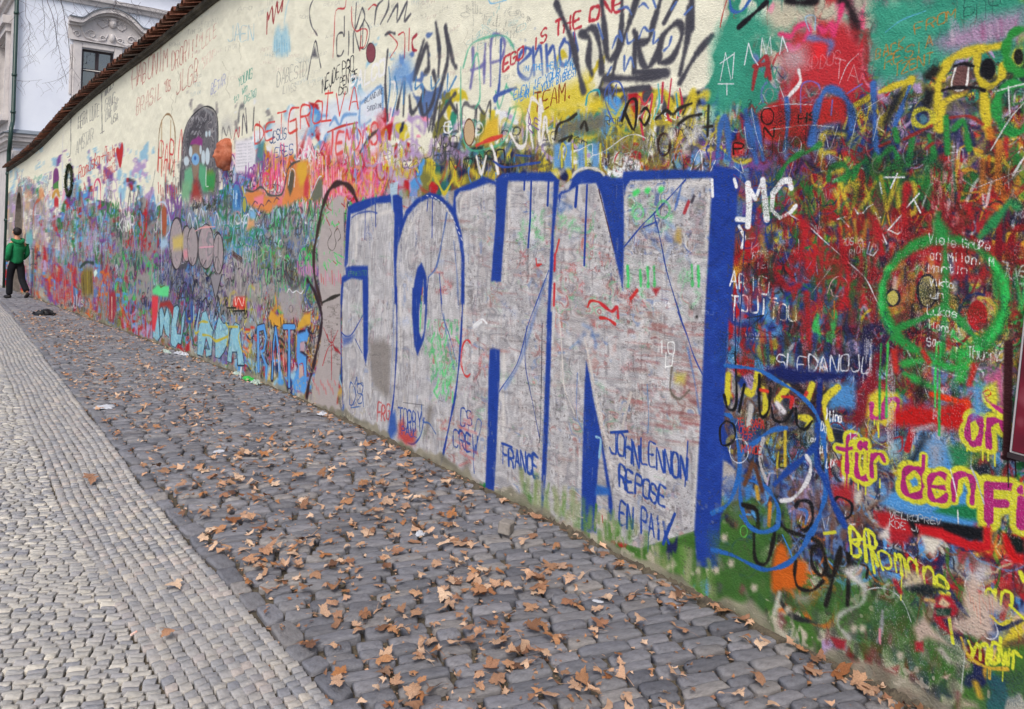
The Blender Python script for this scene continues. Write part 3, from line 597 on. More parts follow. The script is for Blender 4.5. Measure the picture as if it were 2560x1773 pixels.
S('c4', '1380,1000 1440,840 1500,850 1480,1080 1400,930', 9, '26221f', soft=.3); S('c4', '1540,930 1580,900 1610,960 1570,1040 1530,990', 8, '26221f', soft=.35); S('c4', '1660,990 1740,920 1800,950 1860,900 1960,860', 9, '2c2824', soft=.4); S('c4', '1850,1030 1940,970 2040,950', 8, '2c2824', soft=.4)
O('c4', 1730, 1200, 50, 90, 8, '36241e', soft=.4); S('c4', '2100,880 2090,1130', 8, '2c2824', soft=.4); S('c4', '2040,1060 2128,1050', 8, '2c2824')
P('c4', '800,1260 830,1100 900,1010 1100,970 1240,930 1250,1060 1120,1120 960,1120 860,1190 870,1290', '6c6a60', 12, a=.8)
for s_ in ('820,1160 850,1040 930,1000 1000,950', '860,1180 960,1130 940,1170', '1040,1060 1070,1010 1090,1080'): S('c4', s_, 9, '33302a', soft=.4)
for s_ in ('450,1110 520,1220 580,1190 600,1000 640,1230', '590,1000 620,850 640,820 700,900 690,1100', '690,900 690,1120 710,1190 740,980 760,1100', '290,1200 320,1280 350,1440', '170,1300 210,1440 250,1300', '700,830 720,920'):
    S('c4', s_, 11, 'eeeae4', soft=.35)
S('c4', '590,900 620,1010 600,1060 640,1110', 3, '7a4c90'); T('c4', 'LE', 600, 1020, 700, 1090, 80, 3, '7a5a98')
O('c4', 110, 1100, 45, 110, 4, '6a4c3c', fill='c8ac88'); P('c4', '180,1200 260,1000 350,960 360,1130 280,1200', 'dcb83c', 10); S('c4', '170,1210 260,1170 380,1130', 11, 'd8483c', soft=.4)
for x in (840, 930, 1040, 1160): P('c4', f'{x-30},1400 {x-25},1200 {x+25},1190 {x+30},1400', '6a9ed0', 8); S('c4', f'{x+40},1200 {x+40},1390', 6, 'c8c03c', soft=.5)
S('c4', '850,1320 880,1200 920,1240 900,1330', 4, 'c4bc38'); S('c4', '1020,1250 1130,1200 1140,1290 1260,1240 1400,1140 1500,1120 1580,1150', 2.2, 'dfe2e4'); S('c4', '1120,1310 1140,1290', 2.2, 'dfe2e4')
T('c4', 'PUT THERE', 1230, 1370, 1480, 1310, 50, 1.6, 'd0ccc8', a=.8); S('c4', '500,1290 620,1300', 5, '34509c'); S('c4', '310,1340 400,1390 560,1370 700,1350', 6, '2f4ca0', soft=.4)
for x, y in ((1900, 1200), (1960, 1100), (2020, 1050), (1780, 1080)): P('c4', f'{x-30},{y+100} {x-20},{y} {x+30},{y-30} {x+40},{y+80}', 'e4e2e4', 14, a=.8)
for q in range(16): T('c4', random.choice(['chope', 'u life', 'B-10', 'Luis', 'Kim 05', 'Yo']), random.uniform(20, 560), random.uniform(60, 500), random.uniform(120, 640), random.uniform(30, 440), 45, 1.1, random.choice(['6c6c68', '8c8c84', '5aa8b8']), a=.7)
for q in range(80):
    x = random.uniform(420, 1300); y = random.uniform(5, 250); T('o', random.choice(['Ana', 'TIM 04', 'love', 'J+K', 'Sofie', 'ROMA']), x, y, x+random.uniform(20, 45), y-random.uniform(2, 16), random.uniform(8, 16), 1, random.choice(['a8a8a0', '8c8c84', 'b89c94', '9cb0b8']), a=.6)
S('c4', '270,0 300,30 420,0', 4, '88c0e0', soft=.4)

for q in range(9):           # hairline cracks in the plaster
    x = random.uniform(300, 1700); y = random.uniform(20, 240); pp_ = [(x, y)]
    for k in range(9): pp_.append((pp_[-1][0]+random.uniform(-6, 9), pp_[-1][1]+random.uniform(3, 14)))
    S('o', ' '.join(f'{a:.1f},{b:.1f}' for a, b in pp_), .9, '8c8876', soft=.4, a=.7, smooth=False)
# ---------------------------------------------------------------- the four big letters
JG = 'b8b5b6'
P('o', '872,520 985,490 1012,530 1075,492 1130,520 1150,470 1235,452 1270,448 1380,448 1400,470 1440,440 1500,450 1560,452 1785,446 1775,560 1763,780 1756,1034 1741,1325 1600,1370 1400,1310 1200,1200 1000,1110 860,1045 856,900 856,700', JG, 6, a=.95, grain=.2)
JP = on_wall(pts('o', '872,520 985,490 1012,530 1075,492 1130,520 1150,470 1235,452 1270,448 1380,448 1400,470 1440,440 1500,450 1560,452 1785,446 1775,560 1763,780 1756,1034 1741,1325 1600,1370 1400,1310 1200,1200 1000,1110 860,1045 856,900 856,700'))
JL = on_wall(pts('o', '866,520 985,490 1075,492 1160,520 1150,900 1095,1170 1000,1110 860,1045 856,900')); JR = on_wall(pts('o', '1150,470 1235,452 1380,448 1500,450 1785,446 1775,560 1756,1034 1741,1325 1600,1370 1400,1310 1200,1200 1100,1150 1150,900'))
mottle(JP, ['d4d3d5', 'c0bfc2', 'b2b1b5', 'cccbcd', 'a4a3a8', 'bfbbbc'], .16, .22, 81, .8)
mottle(JL, ['d6d5d7', 'acabae', 'cecdd0', '949398', 'c4c3c5', 'a8a7aa', 'bab5b4'], .04, .30, 84, .55, .38)
mottle(JR, ['d6d4d5', 'a3a2a6', 'c3c1c3', '8a898e', 'beb4b2', 'd0ced0', 'acaaac', '969498', 'd2d0d2'], .20, .09, 88, .55, .42)
mottle(JR, ['b88880', 'b0aaa8', 'a0605c', 'c8c2c0', '7890bc', 'beb4b0', '88a890', 'bc7870', 'c8c0bc'], .14, .08, 92, .55, .60)
mottle(JP, ['7c90bc', 'aeaaac', '7c7474', 'd0cecf', '7c7a84', 'b4949a', '6c6868'], .09, .12, 96, .5, .62)
N_ = on_wall(pts('C', '1220,240 2040,180 2020,560 2000,900 1400,900 1220,900')); mottle(N_, ['5c78b4', 'c8c4c4', '8ca0c4', '6c6468', 'b8b0ac', '48609c', 'd4d2d0', '8c7868'], .10, .09, 110, .7, .45)
N2 = on_wall(pts('F', '900,0 1430,0 1420,860 900,840')); mottle(N2, ['a85c58', 'c0b8b4', '8c4c4c', 'b8a8a0', 'c4beba', '9c7c74', 'c8bcb4', '7c8cac'], .13, .085, 114, .6, .45)
N3 = on_wall(pts('C', '590,480 1050,480 1180,1240 1200,1596 560,1596')); mottle(N3, ['c4645c', 'c4bebb', 'b88880', '70b888', 'bcb4b0', 'a85450', 'c8c4c2', '94a4bc'], .09, .09, 118, .6, .52)
H3 = on_wall(pts('E', '880,240 1130,240 1110,600 1060,880 920,880')); mottle(H3, ['6cd088', 'c0bab8', '54b870', 'b4b0ae', 'b86460', '8cd49c'], .07, .09, 122, .7, .45)
for q in range(240):        # older names ghosting through the silver
    x = random.uniform(868, 1755); y = random.uniform(470, 1240)
    if y > 1000+.5*(x-860): continue
    h_ = random.uniform(6, 22); q_ = ' '.join(f'{x+k*h_*random.uniform(.1,.3):.1f},{y+(h_*.5 if k % 2 else -h_*.5)*random.uniform(.4,1.1):.1f}' for k in range(random.randint(3, 6)))
    S('o', q_, random.uniform(1.0, 3), random.choice(['6c686c', '545258', '8c8486', 'e4e2e4', 'f0f0f0', '7c8cb4', 'b87878', 'a85c5c', '78a888', '5c6c9c']), soft=.5, a=random.uniform(.25, .6), grain=.6)
for q in range(170):        # thin silver lets whiter streaks and older colours through
    x = random.uniform(868, 1755); y = random.uniform(480, 1150)
    if y > 960+.5*(x-860): continue
    S('o', f'{x},{y} {x+random.uniform(-4,4)},{y+random.uniform(20,110)}', random.uniform(4, 14), random.choice(['e2e0de', 'd8d6d4', 'e8e6e4', 'd0cccb']), soft=.8, a=.5, grain=.7)
for q in range(150):
    x = random.uniform(880, 1750); y = random.uniform(520, 1080)
    S('o', f'{x},{y} {x+random.uniform(-25,25)},{y+random.uniform(-8,18)} {x+random.uniform(-30,40)},{y+random.uniform(-10,40)}', random.uniform(5, 20), random.choice(['7c98d0', '5c78b8', 'd08c90', 'c46c6c', '80c898', '5cb87c', '6c6870', '58545c', '9c8cb0']), soft=.9, a=random.uniform(.2, .45), grain=.8)
LT = 'dedad5'
for s_ in ('893,560 890,640', '900,548 975,528', '1015,600 1035,545 1070,515', '1150,540 1155,500 1180,478 1215,468 1232,480', '1262,700 1275,480', '1285,462 1375,458', '1395,530 1410,490', '1432,470 1490,460 1510,540 1540,640', '1572,475 1770,455', '1772,470 1765,620', '1566,480 1565,600', '1000,720 1002,900', '1165,700 1160,900', '1260,880 1258,1100', '1385,700 1380,900', '1475,920 1500,1040 1530,1180', '1750,1000 1738,1300'):
    S('o', s_, 13, LT, soft=.8, a=.75, grain=.6)
for q in range(420):        # rain streaks, chalky wear and thin pen marks on the silver
    x = random.uniform(865, 1740); y = random.uniform(470, 1250)
    if y > 1000+.5*(x-860): continue
    S('o', f'{x},{y} {x+random.uniform(-3,3)},{y+random.uniform(15,60)}', random.uniform(2, 9), random.choice(['8c898b', '807d80', 'd4d2d3', 'cccacb', '767376', 'b8aca8', 'a8a5aa']), soft=.6, a=.5)
for q in range(260):
    x = random.uniform(1090, 1760); y = random.uniform(540, 1150)
    S('o', f'{x},{y} {x+random.uniform(20,70)},{y+random.uniform(2,10)}', random.uniform(3, 9), random.choice(['8c898a', '78767a', 'ccc9c8', 'a49a9a', 'b07c78', '969294', 'b89c98', '9c6c68']), soft=.7, a=.42)
for q in range(90):
    x = random.uniform(1560, 1750); y = random.uniform(800, 1120); S('o', f'{x},{y} {x+random.uniform(20,60)},{y+random.uniform(2,8)}', random.uniform(5, 11), random.choice(['9c5c5c', 'a86c68', '8c6464', 'bcaca4', 'b88c88']), soft=.7, a=.5)
for q in range(190):
    x = random.uniform(880, 1750); y = random.uniform(520, 1100); T('o', random.choice(['mnu', 'xo', 'nm', 'JK', 'rw']), x, y, x+random.uniform(12, 30), y+random.uniform(-4, 6), random.uniform(5, 11), .9, random.choice(['5c5458', '6c6464', '4c4c5c', 'f0f0f0', '8c4c4c', '4c8c5c']), a=.55)
for q in range(46):
    x, y = random.choice([(1330, 560), (1450, 580), (1600, 500), (1650, 520), (1600, 690), (1740, 700), (1060, 850), (1110, 900), (1420, 560)]); x += random.uniform(-35, 35); y += random.uniform(-35, 35)
    S('o', f'{x},{y} {x+random.uniform(-12,12)},{y+random.uniform(4,22)} {x+random.uniform(-14,14)},{y+random.uniform(10,40)}', random.uniform(6, 15), random.choice(['58d878', '4cc068', '7adc94']), soft=.9, a=.5, grain=.8)
for q in range(46):
    x, y = random.choice([(1440, 640), (1430, 700), (1490, 660), (1400, 830), (1330, 640), (1580, 740), (1110, 700), (1140, 1080), (1200, 900), (1150, 850)]); x += random.uniform(-30, 30); y += random.uniform(-30, 30)
    S('o', f'{x},{y} {x+random.uniform(-14,14)},{y+random.uniform(4,20)} {x+random.uniform(-20,20)},{y+random.uniform(4,30)}', random.uniform(4, 13), random.choice(['c84444', 'd05858', 'a83c3c', 'c87068']), soft=.9, a=.5, grain=.8)
for q in range(30):
    x, y = random.choice([(1680, 560), (1700, 500), (1640, 580), (1420, 500), (1440, 860), (1500, 850)]); x += random.uniform(-40, 40); y += random.uniform(-30, 30)
    S('o', f'{x},{y} {x+random.uniform(-30,30)},{y+random.uniform(-20,30)}', random.uniform(6, 16), random.choice(['6080b8', '4c64a0', '88a4d0', '546c98', 'd8d4d4']), soft=.7, a=.6)
P('E', '440,400 560,390 605,450 600,860 540,830 470,760 440,620', '8a8480', 14, a=.8); P('E', '890,900 930,900 910,1060 850,1180', '86807c', 10, a=.8); P('E', '1130,1420 1180,1300 1220,1340 1200,1440', '8a8480', 10, a=.8)
S('C', '870,1400 900,1340 980,1350', 7, 'c83434', soft=.3); S('C', '990,1500 1060,1510 1130,1560', 8, 'cc3434', soft=.3); S('C', '980,1350 1040,1400 1100,1440 1150,1400 1160,1500', 9, 'cc3038', soft=.4)
S('C', '380,940 390,1000 430,990', 6, 'cc3838', soft=.35); S('C', '560,900 555,1050', 8, 'd03038', soft=.4); S('C', '555,1180 550,1380', 8, 'cc343c', soft=.4); S('C', '600,760 570,880', 6, 'c83c3c')
S('F', '440,80 455,300 470,520 540,700', 5, 'd8d2cc', soft=.5); S('F', '610,180 660,420 700,640 760,880 880,1050', 7, 'd2cac4', soft=.5); S('F', '930,560 890,700 870,800', 8, 'c8c0ba', soft=.5); S('F', '1210,380 1200,540 1260,600 1330,540', 8, '6a6258', soft=.5, a=.8); P('F', '1230,420 1310,420 1300,500 1230,490', 'c8bc5c', 10, a=.8)
BL = '23429a'
_P = P
def P(v, s, col, soft=3, a=1.0, grain=.35, smooth=False):
    if col == BL:
        _P(v, s, col, 11, .38, .9, smooth); soft = 4.5; grain = .5
    _P(v, s, col, soft, a, grain, smooth)
# blue body of the outlines
P('B', '400,520 460,480 650,420 780,400 930,370 1000,420 1010,640 1040,560 1160,430 1300,360 1420,390 1540,500 1560,520 1580,340 1650,300 1750,260 1900,180 2040,240 2128,260 2128,340 2040,280 1960,255 1760,330 1640,350 1590,420 1600,600 1660,820 1690,1060 1690,1596 1650,1596 1655,1060 1620,850 1560,620 1480,500 1400,440 1300,420 1180,480 1060,620 1000,780 950,960 935,1150 940,1596 915,1596 905,1000 915,600 870,470 780,480 720,480 560,560 430,600 395,1150 380,1180 360,1180 380,700', BL, 3, grain=.3)
P('B', '370,1190 440,1175 620,1175 625,1596 570,1596 560,1330 440,1310 350,1360 335,1596 315,1596 330,1300 375,1270', BL, 3); S('B', '440,640 520,590 640,570 720,590', 5, '5a6aa4', soft=.6)
T('B', 'ERNESTO', 405, 1285, 610, 1280, 50, 1.5, '4c8c6c', a=.8)
for s_ in ('590,520 590,700 585,880', '705,480 705,740', '1335,430 1330,860', '1285,430 1275,560'): S('B', s_, 4.2, BL, soft=.25, smooth=False)
P('E', '390,0 430,0 430,480 412,585 395,520', BL, 3); S('E', '228,0 222,300 226,600 236,850 245,1000', 4.5, BL, soft=.3); S('E', '225,340 260,370 310,350 390,210', 3.5, BL, soft=.4); P('E', '230,370 330,360 300,420 240,450', '5468a8', 8, a=.8); S('E', '330,390 385,500', 2.4, BL)
S('E', '648,0 652,350 645,560 628,820 605,1000 590,1130', 7, BL, soft=.3); S('E', '620,0 625,350 600,800', 4, '7f94c4', soft=.6, a=.7); P('E', '600,960 640,940 655,1100 600,1190 575,1150', '3c60ac', 10, a=.9); P('E', '225,930 245,900 265,1040 230,1030', '3c60ac', 6, a=.8)
P('B', '1110,1596 1135,1350 1170,1190 1215,1140 1250,1230 1270,1300 1275,1596 1240,1596 1235,1330 1215,1596', BL, 3); P('E', '770,0 830,0 822,180 822,340 840,390 860,330 868,180 872,0 884,0 882,200 862,390 810,520 785,440 768,200', BL, 3)
S('B', '1495,590 1440,900 1380,1180 1290,1300', 7, '4f6cac', soft=.5, a=.85); S('B', '1290,1300 1265,1596', 3, BL); S('B', '1410,1260 1440,1596', 3.5, '3c5ca8'); S('B', '1570,900 1610,1300 1620,1596', 6, '6c84b8', soft=.6, a=.7); S('E', '985,0 1000,200 1050,350 1110,570', 2.8, '30499c'); S('E', '1010,200 1040,400 1090,620', 6, '6080bc', soft=.7, a=.7)
S('E', '840,60 835,200 830,330', 5, '5cd878', soft=.4); S('B', '1225,1420 1215,1560', 4, 'a04444', soft=.4)
S('E', '1158,0 1150,250 1130,560 1100,820 1060,1020 1010,1260 980,1390', 8, BL, soft=.3)
# H
P('o', '1243,452 1270,436 1262,560 1252,703 1228,703 1232,640 1241,540', BL, 3); P('C', '0,180 60,130 160,120 440,120 520,110 600,190 590,330 550,700 545,1000 525,1300 510,1596 480,1596 500,1200 515,900 535,560 548,210 440,200 120,200 90,300 60,700 40,1150 0,1160', BL, 3)
for s_, w in (('335,200 325,560 305,830', 6), ('500,200 490,430', 8), ('270,200 268,280', 7), ('770,260 755,440', 10), ('865,240 850,640 838,1000', 6)): S('C', s_, w, BL, soft=.22, smooth=False)
S('o', '1372,676 1340,760 1319,816 1294,907 1247,980', 3.6, '2f4fa4', soft=.3); S('o', '1365,700 1330,810 1300,905 1262,970', 12, '6a86c0', soft=.7, a=.65); S('o', '1316,816 1313,907 1330,1000 1349,1096', 2.8, '2b4596')
P('E', '1365,470 1400,465 1440,475 1440,700 1425,1000 1410,1350 1395,1570 1330,1550 1350,1000 1355,650', BL, 3)
P('F', '355,0 385,0 375,400 360,800 345,1100 330,1300 315,1420 305,1420 315,1100 330,700', BL, 3); S('F', '318,80 310,600 300,900', 3, '3c3c48', a=.8, soft=.5)
for q in range(60): S('F', f'{298+q%5*9},{90+q*14} {306+q%5*9},{90+q*14}', 1.2, '34343c', a=.8)
# N
P('C', '590,330 620,300 690,280 720,200 700,190 720,180 760,130 860,90 980,110 1100,170 1210,170 1215,600 1215,820 1205,1240 1150,1000 1060,600 1000,330 950,220 800,230 690,300 620,330 600,420', BL, 4)
O('C', 880, 190, 160, 115, 7, 'dcd8d0', soft=.5, a0=25, a1=165); S('C', '975,280 1020,460 1065,630 1120,860', 3.5, '4a2c34', soft=.3)
P('C', '1200,190 1210,110 1400,100 1700,90 2060,110 2060,165 1700,180 1280,195 1240,240 1220,320', BL, 4); S('C', '1800,190 1690,310 1500,510 1380,630 1215,830', 4.5, '2e4a9c', soft=.3); S('C', '1500,510 1520,590 1400,640', 3.5, '2e4a9c', smooth=False); S('C', '1520,580 1570,800 1620,1050 1700,1320 1785,1596', 4, '2b4590', soft=.3); S('C', '1760,240 1720,400 1700,470', 8, '5a78b8', soft=.5)
S('C', '1790,500 1830,400', 10, 'b04048', soft=.4); S('C', '1860,400 1880,350', 8, '4c4854', soft=.5); P('C', '1690,780 1720,640 1760,660 1760,800', 'c8a84c', 10, a=.7)
for x, y in ((1330, 310), (1440, 290), (1570, 280)): S('C', f'{x-14},{y+8} {x},{y} {x+16},{y-10}', 13, '4cd86c', soft=.7, grain=.6)
O('C', 1590, 470, 60, 80, 7, '62c87c', soft=.6, a=.8); O('C', 1350, 500, 50, 60, 6, '74d48c', soft=.6, a=.8)
for x in (1250, 1370, 1440, 1500, 1860, 1920): S('C', f'{x},{1010+random.uniform(-20,40)} {x+6},{1150} {x+5},{1200}', 9, random.choice(['4cd070', '56c070']), soft=.4, a=.9)
S('C', '1340,1240 1280,1320', 10, 'cc3838', soft=.4); P('C', '1480,1220 1560,1215 1520,1290', 'a83038', 6); T('C', 'Jop it', 1475, 1390, 1660, 1395, 55, 1.8, 'f0f0f0'); T('F', '10', 1120, 280, 1240, 290, 80, 3, 'f0f2f0'); S('F', '1170,280 1165,380 1210,370 1220,290', 3, 'f0f2f0', smooth=False)
O('C', 1908, 1490, 12, 14, 0, 'k', fill='1e1e1e')
P('F', '620,340 640,420 670,600 720,830 760,1050 800,1290 805,1400 780,1480 770,1250 720,900 700,1100 690,1300 690,1520 585,1510 590,1200 600,800 610,500', BL, 3); S('F', '690,860 720,880 710,1000', 7, '8cb8d4', soft=.4); P('F', '690,1190 780,1210 785,1260 680,1260', '2f66b8', 6); O('F', 735, 1420, 32, 70, 0, 'c', fill='c0b8a8'); S('F', '730,1400 735,1450', 3, 'b04038'); S('F', '690,1330 680,1500', 9, '4c7c3c', soft=.5)
S('F', '560,420 555,700 600,820', 3, '7890c0', soft=.5); S('F', '1040,500 1050,700 1045,830', 3, '6c8cb4', soft=.5); S('F', '1250,0 1310,150 1360,300 1420,430', 4, '30489c', soft=.3); S('F', '1320,250 1370,500 1400,700', 7, '5c7cb8', soft=.6, a=.7)
P('B', '858,265 955,235 947,380 870,400', 'b4d0e0', 3, a=.9); S('B', '885,400 890,540', 10, 'c4d4e0', soft=.5, a=.7)
for q in range(13): t_ = q/12; S('B', f'{1270+380*t_**.8:.0f},{392+470*t_**1.7:.0f} {1270+380*t_**.8+16:.0f},{392+470*t_**1.7+8+22*t_:.0f}', 2, 'eceef4', soft=.2, smooth=False)
# right-hand thick blue edge
P('o', '1783,412 1848,425 1840,560 1830,720 1820,830 1812,1034 1806,1200 1800,1330 1796,1425 1742,1415 1736,1325 1752,1034 1763,780 1775,560', '22409a', 5, grain=.25)
for q in range(40): S('o', f'{random.uniform(1770,1825):.0f},{450+q*24} {random.uniform(1770,1825):.0f},{470+q*24}', random.uniform(5, 16), random.choice(['1c3688', '2c56b4', '2850b8', '1a2e70']), soft=.7, a=.5)
for q in range(260):        # the outlines are worn and uneven
    x, y = random.choice([(870, 600), (912, 760), (990, 640), (990, 800), (1035, 540), (1155, 640), (1150, 820), (1045, 760), (1240, 560), (1235, 950), (1232, 1100), (1384, 540), (1374, 760), (1362, 1000), (1330, 445), (1540, 520), (1545, 640), (1470, 1050), (1480, 1180), (1650, 432), (1460, 440), (930, 505), (1200, 455)])
    x += random.gauss(0, 9); y += random.uniform(-90, 90)
    S('o', f'{x},{y} {x+random.uniform(-2,2)},{y+random.uniform(8,40)}', random.uniform(3, 8), random.choice(['1c3480', '3c5cae', '6c84b8', 'b4b0b4', '2a4494', '1a2c6c', '98a4c0']), soft=.8, a=.4, grain=.9)
# tags over the foot of the letters
T('F', 'JOHN', 780, 960, 1000, 1075, 150, 6, '25489e', lean=.0, soft=.4); S('F', '790,830 905,822', 7, '25489e'); T('F', 'LENNON', 1000, 1030, 1325, 1170, 160, 6, '25489e', lean=0, soft=.4); S('F', '1320,890 1300,1200', 4, '25489e')
T('F', 'REPOSE', 850, 1190, 1170, 1350, 130, 6, '25489e', lean=0, soft=.4); T('F', 'EN PAiX', 850, 1460, 1200, 1590, 150, 6.5, '25489e', lean=0, soft=.4); S('F', '1230,1390 1150,1596', 8, '25489e')
T('F', 'FRANCE', 45, 1040, 300, 1140, 130, 6.5, '2a4ca0', lean=0, soft=.4); S('F', '40,905 110,930', 6, '2a4ca0'); T('E', 'CS', 1140, 1050, 1240, 1070, 120, 4.5, '2c4c9c', lean=0); T('E', 'CREW', 1085, 1210, 1280, 1290, 130, 5, '2c4c9c', lean=0); S('E', '1250,1100 1270,1010 1300,1040 1270,1180 1240,1300 1245,1420', 4, '4c68a8', soft=.4)
T('E', 'DS', 290, 890, 400, 880, 150, 3.4, '3c5c9c', lean=0); S('E', '330,740 345,680 350,740 390,730 380,820 320,900', 3, '3c5c9c'); S('E', '390,820 395,910', 3.4, '4c6ca8'); S('E', '300,920 370,910', 3.4, '4c70a8')
T('E', 'FRG', 500, 1030, 600, 1000, 120, 5, 'c05c5c', soft=.5); T('E', 'TORBY', 665, 1080, 850, 1110, 160, 4, '2e4fa0', lean=0); S('E', '670,1120 760,1200 830,1140 860,1000', 5, '2e4fa0', soft=.4); P('E', '665,1040 700,1000 720,1100 800,1100 790,1200 720,1220 660,1150', 'c04a48', 12, a=.85); T('E', 'PAUL', 690, 1120, 810, 1150, 60, 2.4, '2e4fa0')
S('E', '840,900 850,1020 900,1040 950,1120', 4, '4468a8', soft=.5); S('E', '700,880 860,900', 1.6, '44444c'); O('E', 1190, 540, 45, 140, 6, 'd04040', a0=60, a1=300, soft=.3); T('E', 'CHAM', 1150, 590, 1250, 570, 50, 1.4, 'e0d8d4')
for q in range(16): S('E', f'{1100+random.uniform(0,160)},{960+q*25} {1105+random.uniform(0,180)},{990+q*25}', 8, 'c86060', soft=.7, a=.5)
for q in range(26): x = random.uniform(920, 1110); y = random.uniform(260, 820); S('E', f'{x},{y} {x+random.uniform(-25,25)},{y+random.uniform(20,90)}', random.uniform(4, 11), random.choice(['5ad67a', '6ce08c', '58c474']), soft=.5, a=.7)
S('E', '1240,290 1300,240 1340,270', 5, 'eceef0', soft=.6); S('E', '1245,300 1300,260', 8, 'eceef0', soft=.6)
# green paint and bare plaster along the foot of the wall
for q in range(170):
    x = random.uniform(1300, 1790); y = 1250+.5*(x-1352)+random.uniform(-60, 50); S('o', f'{x},{y} {x+random.uniform(-4,4)},{y+random.uniform(10,60)}', random.uniform(8, 22), random.choice(['5a8a3a', '4c7c34', '6c9448', '84945c', 'a8a488', 'b4ac94', '9aa07c']), soft=.7, a=.6)

# ---------------------------------------------------------------- right-hand end, top: teal ground, red cloud
TL = '3c9a80'
P('c5', '0,330 60,180 200,100 330,60 420,160 480,260 330,300 240,500 260,700 120,860 0,860', TL, 26, a=.9)
P('c5', '1180,0 1800,0 2305,0 2305,40 2050,110 1750,200 1640,300 1700,360 1760,400 1560,560 1250,640 1180,520 1170,200', TL, 30, a=.95)
for q in range(50):
    x = random.uniform(1150, 2000); y = random.uniform(0, 420); S('c5', f'{x},{y} {x+random.uniform(30,120)},{y+random.uniform(-30,20)}', random.uniform(8, 26), random.choice(['2f8672', '48a88c', '56b096', '348f78']), soft=.8, a=.45)
P('c5', '480,20 1000,20 1060,260 960,240 860,160 700,180 560,240 440,260 420,120', 'c6c0a8', 30, a=.75)
S('c5', '200,200 300,110 400,20', 14, '1c1a20', soft=.3); S('c5', '560,0 640,20 760,10', 18, '1e1a1e', soft=.5); S('c5', '960,0 1020,60 1060,200 1060,300', 22, '2a2024', soft=.5); S('c5', '1040,240 1130,260 1140,460', 12, '7c3030', soft=.6, a=.8)
S('c5', '110,0 80,100 60,200', 4, 'b85850', soft=.4); S('c5', '130,0 150,80 220,80 280,0', 8, '3c66b0', soft=.4)
P('c5', '500,420 620,200 760,260 880,170 1000,180 1120,320 1130,470 1090,640 1040,760 880,700 700,640 640,740 540,700 560,560', 'bc3038', 24, a=.95)
for s_, w in (('500,250 580,270 620,210 690,180 720,230 680,300', 14), ('790,200 830,230 880,180 900,260', 16), ('960,40 940,140 900,230', 14), ('560,330 600,370 640,340', 14)): S('c5', s_, w, 'e04074', soft=.5, a=.9)
P('c5', '740,450 760,320 840,340 830,430', 'e83038', 14); S('c5', '720,280 800,290 880,320 860,400', 16, '6070a8', soft=.6, a=.8); P('c5', '490,430 540,340 700,330 720,480 600,560 500,500', 'c0b4b8', 24, a=.7); S('c5', '640,520 650,610 560,720', 10, 'eae6e6', soft=.35); S('c5', '720,230 690,130 760,120 760,220', 4, '98b4c8', soft=.5)
for s_ in ('300,660 330,500 390,420 410,460 400,560', '410,460 430,580', '310,490 420,470'): S('c5', s_, 11, '9c3438', soft=.4)
for s_ in ('60,600 100,390 140,590', '45,620 160,620', '110,620 110,700', '165,390 150,580', '60,470 160,400', '240,480 270,320 300,420 340,480', '360,420 370,280 400,400 430,270 440,400', '500,400 520,270 560,380'):
    S('c5', s_, 2.6, 'dfe4ea', soft=.35, smooth=False)
T('c5', '3DDOS', 680, 520, 960, 470, 90, 1.7, 'd88c94', a=.8); T('c5', 'TA', 900, 580, 1110, 620, 130, 2.2, 'd8a8ac', a=.8); T('c5', 'FROM', 1500, 250, 1820, 130, 75, 2.8, 'b87c34', a=.85); T('c5', 'BACK', 1210, 440, 1430, 350, 75, 2.8, 'b87c34', a=.8); T('c5', 'RESIA', 1270, 510, 1650, 330, 80, 2.8, 'b87c34', a=.8); T('c5', 'IZENT', 1340, 560, 1640, 460, 75, 2.8, 'b87c34', a=.8); T('c5', 'W FO', 1620, 570, 1900, 390, 75, 2.8, 'b87c34', a=.75)
T('c5', 'PUI', 1860, 180, 2130, 120, 130, 2, '28504c', a=.8); T('c5', 'I U', 1820, 60, 2150, 30, 90, 2, '28504c', a=.8); S('c5', '1280,240 1400,150 1580,80', 3, '5ab0cc', soft=.5)
P('c5', '1640,320 1780,230 2050,120 2305,60 2305,260 2180,300 1900,370 1720,390', 'a888a8', 24, a=.85)
for q in range(16): x = random.uniform(1750, 2280); S('c5', f'{x},{200+random.uniform(-60,60)} {x+10},{300+random.uniform(-40,40)}', random.uniform(6, 14), random.choice(['b898b8', '8c6c8c', 'c8b0c4', '9c5c84']), soft=.7, a=.5)
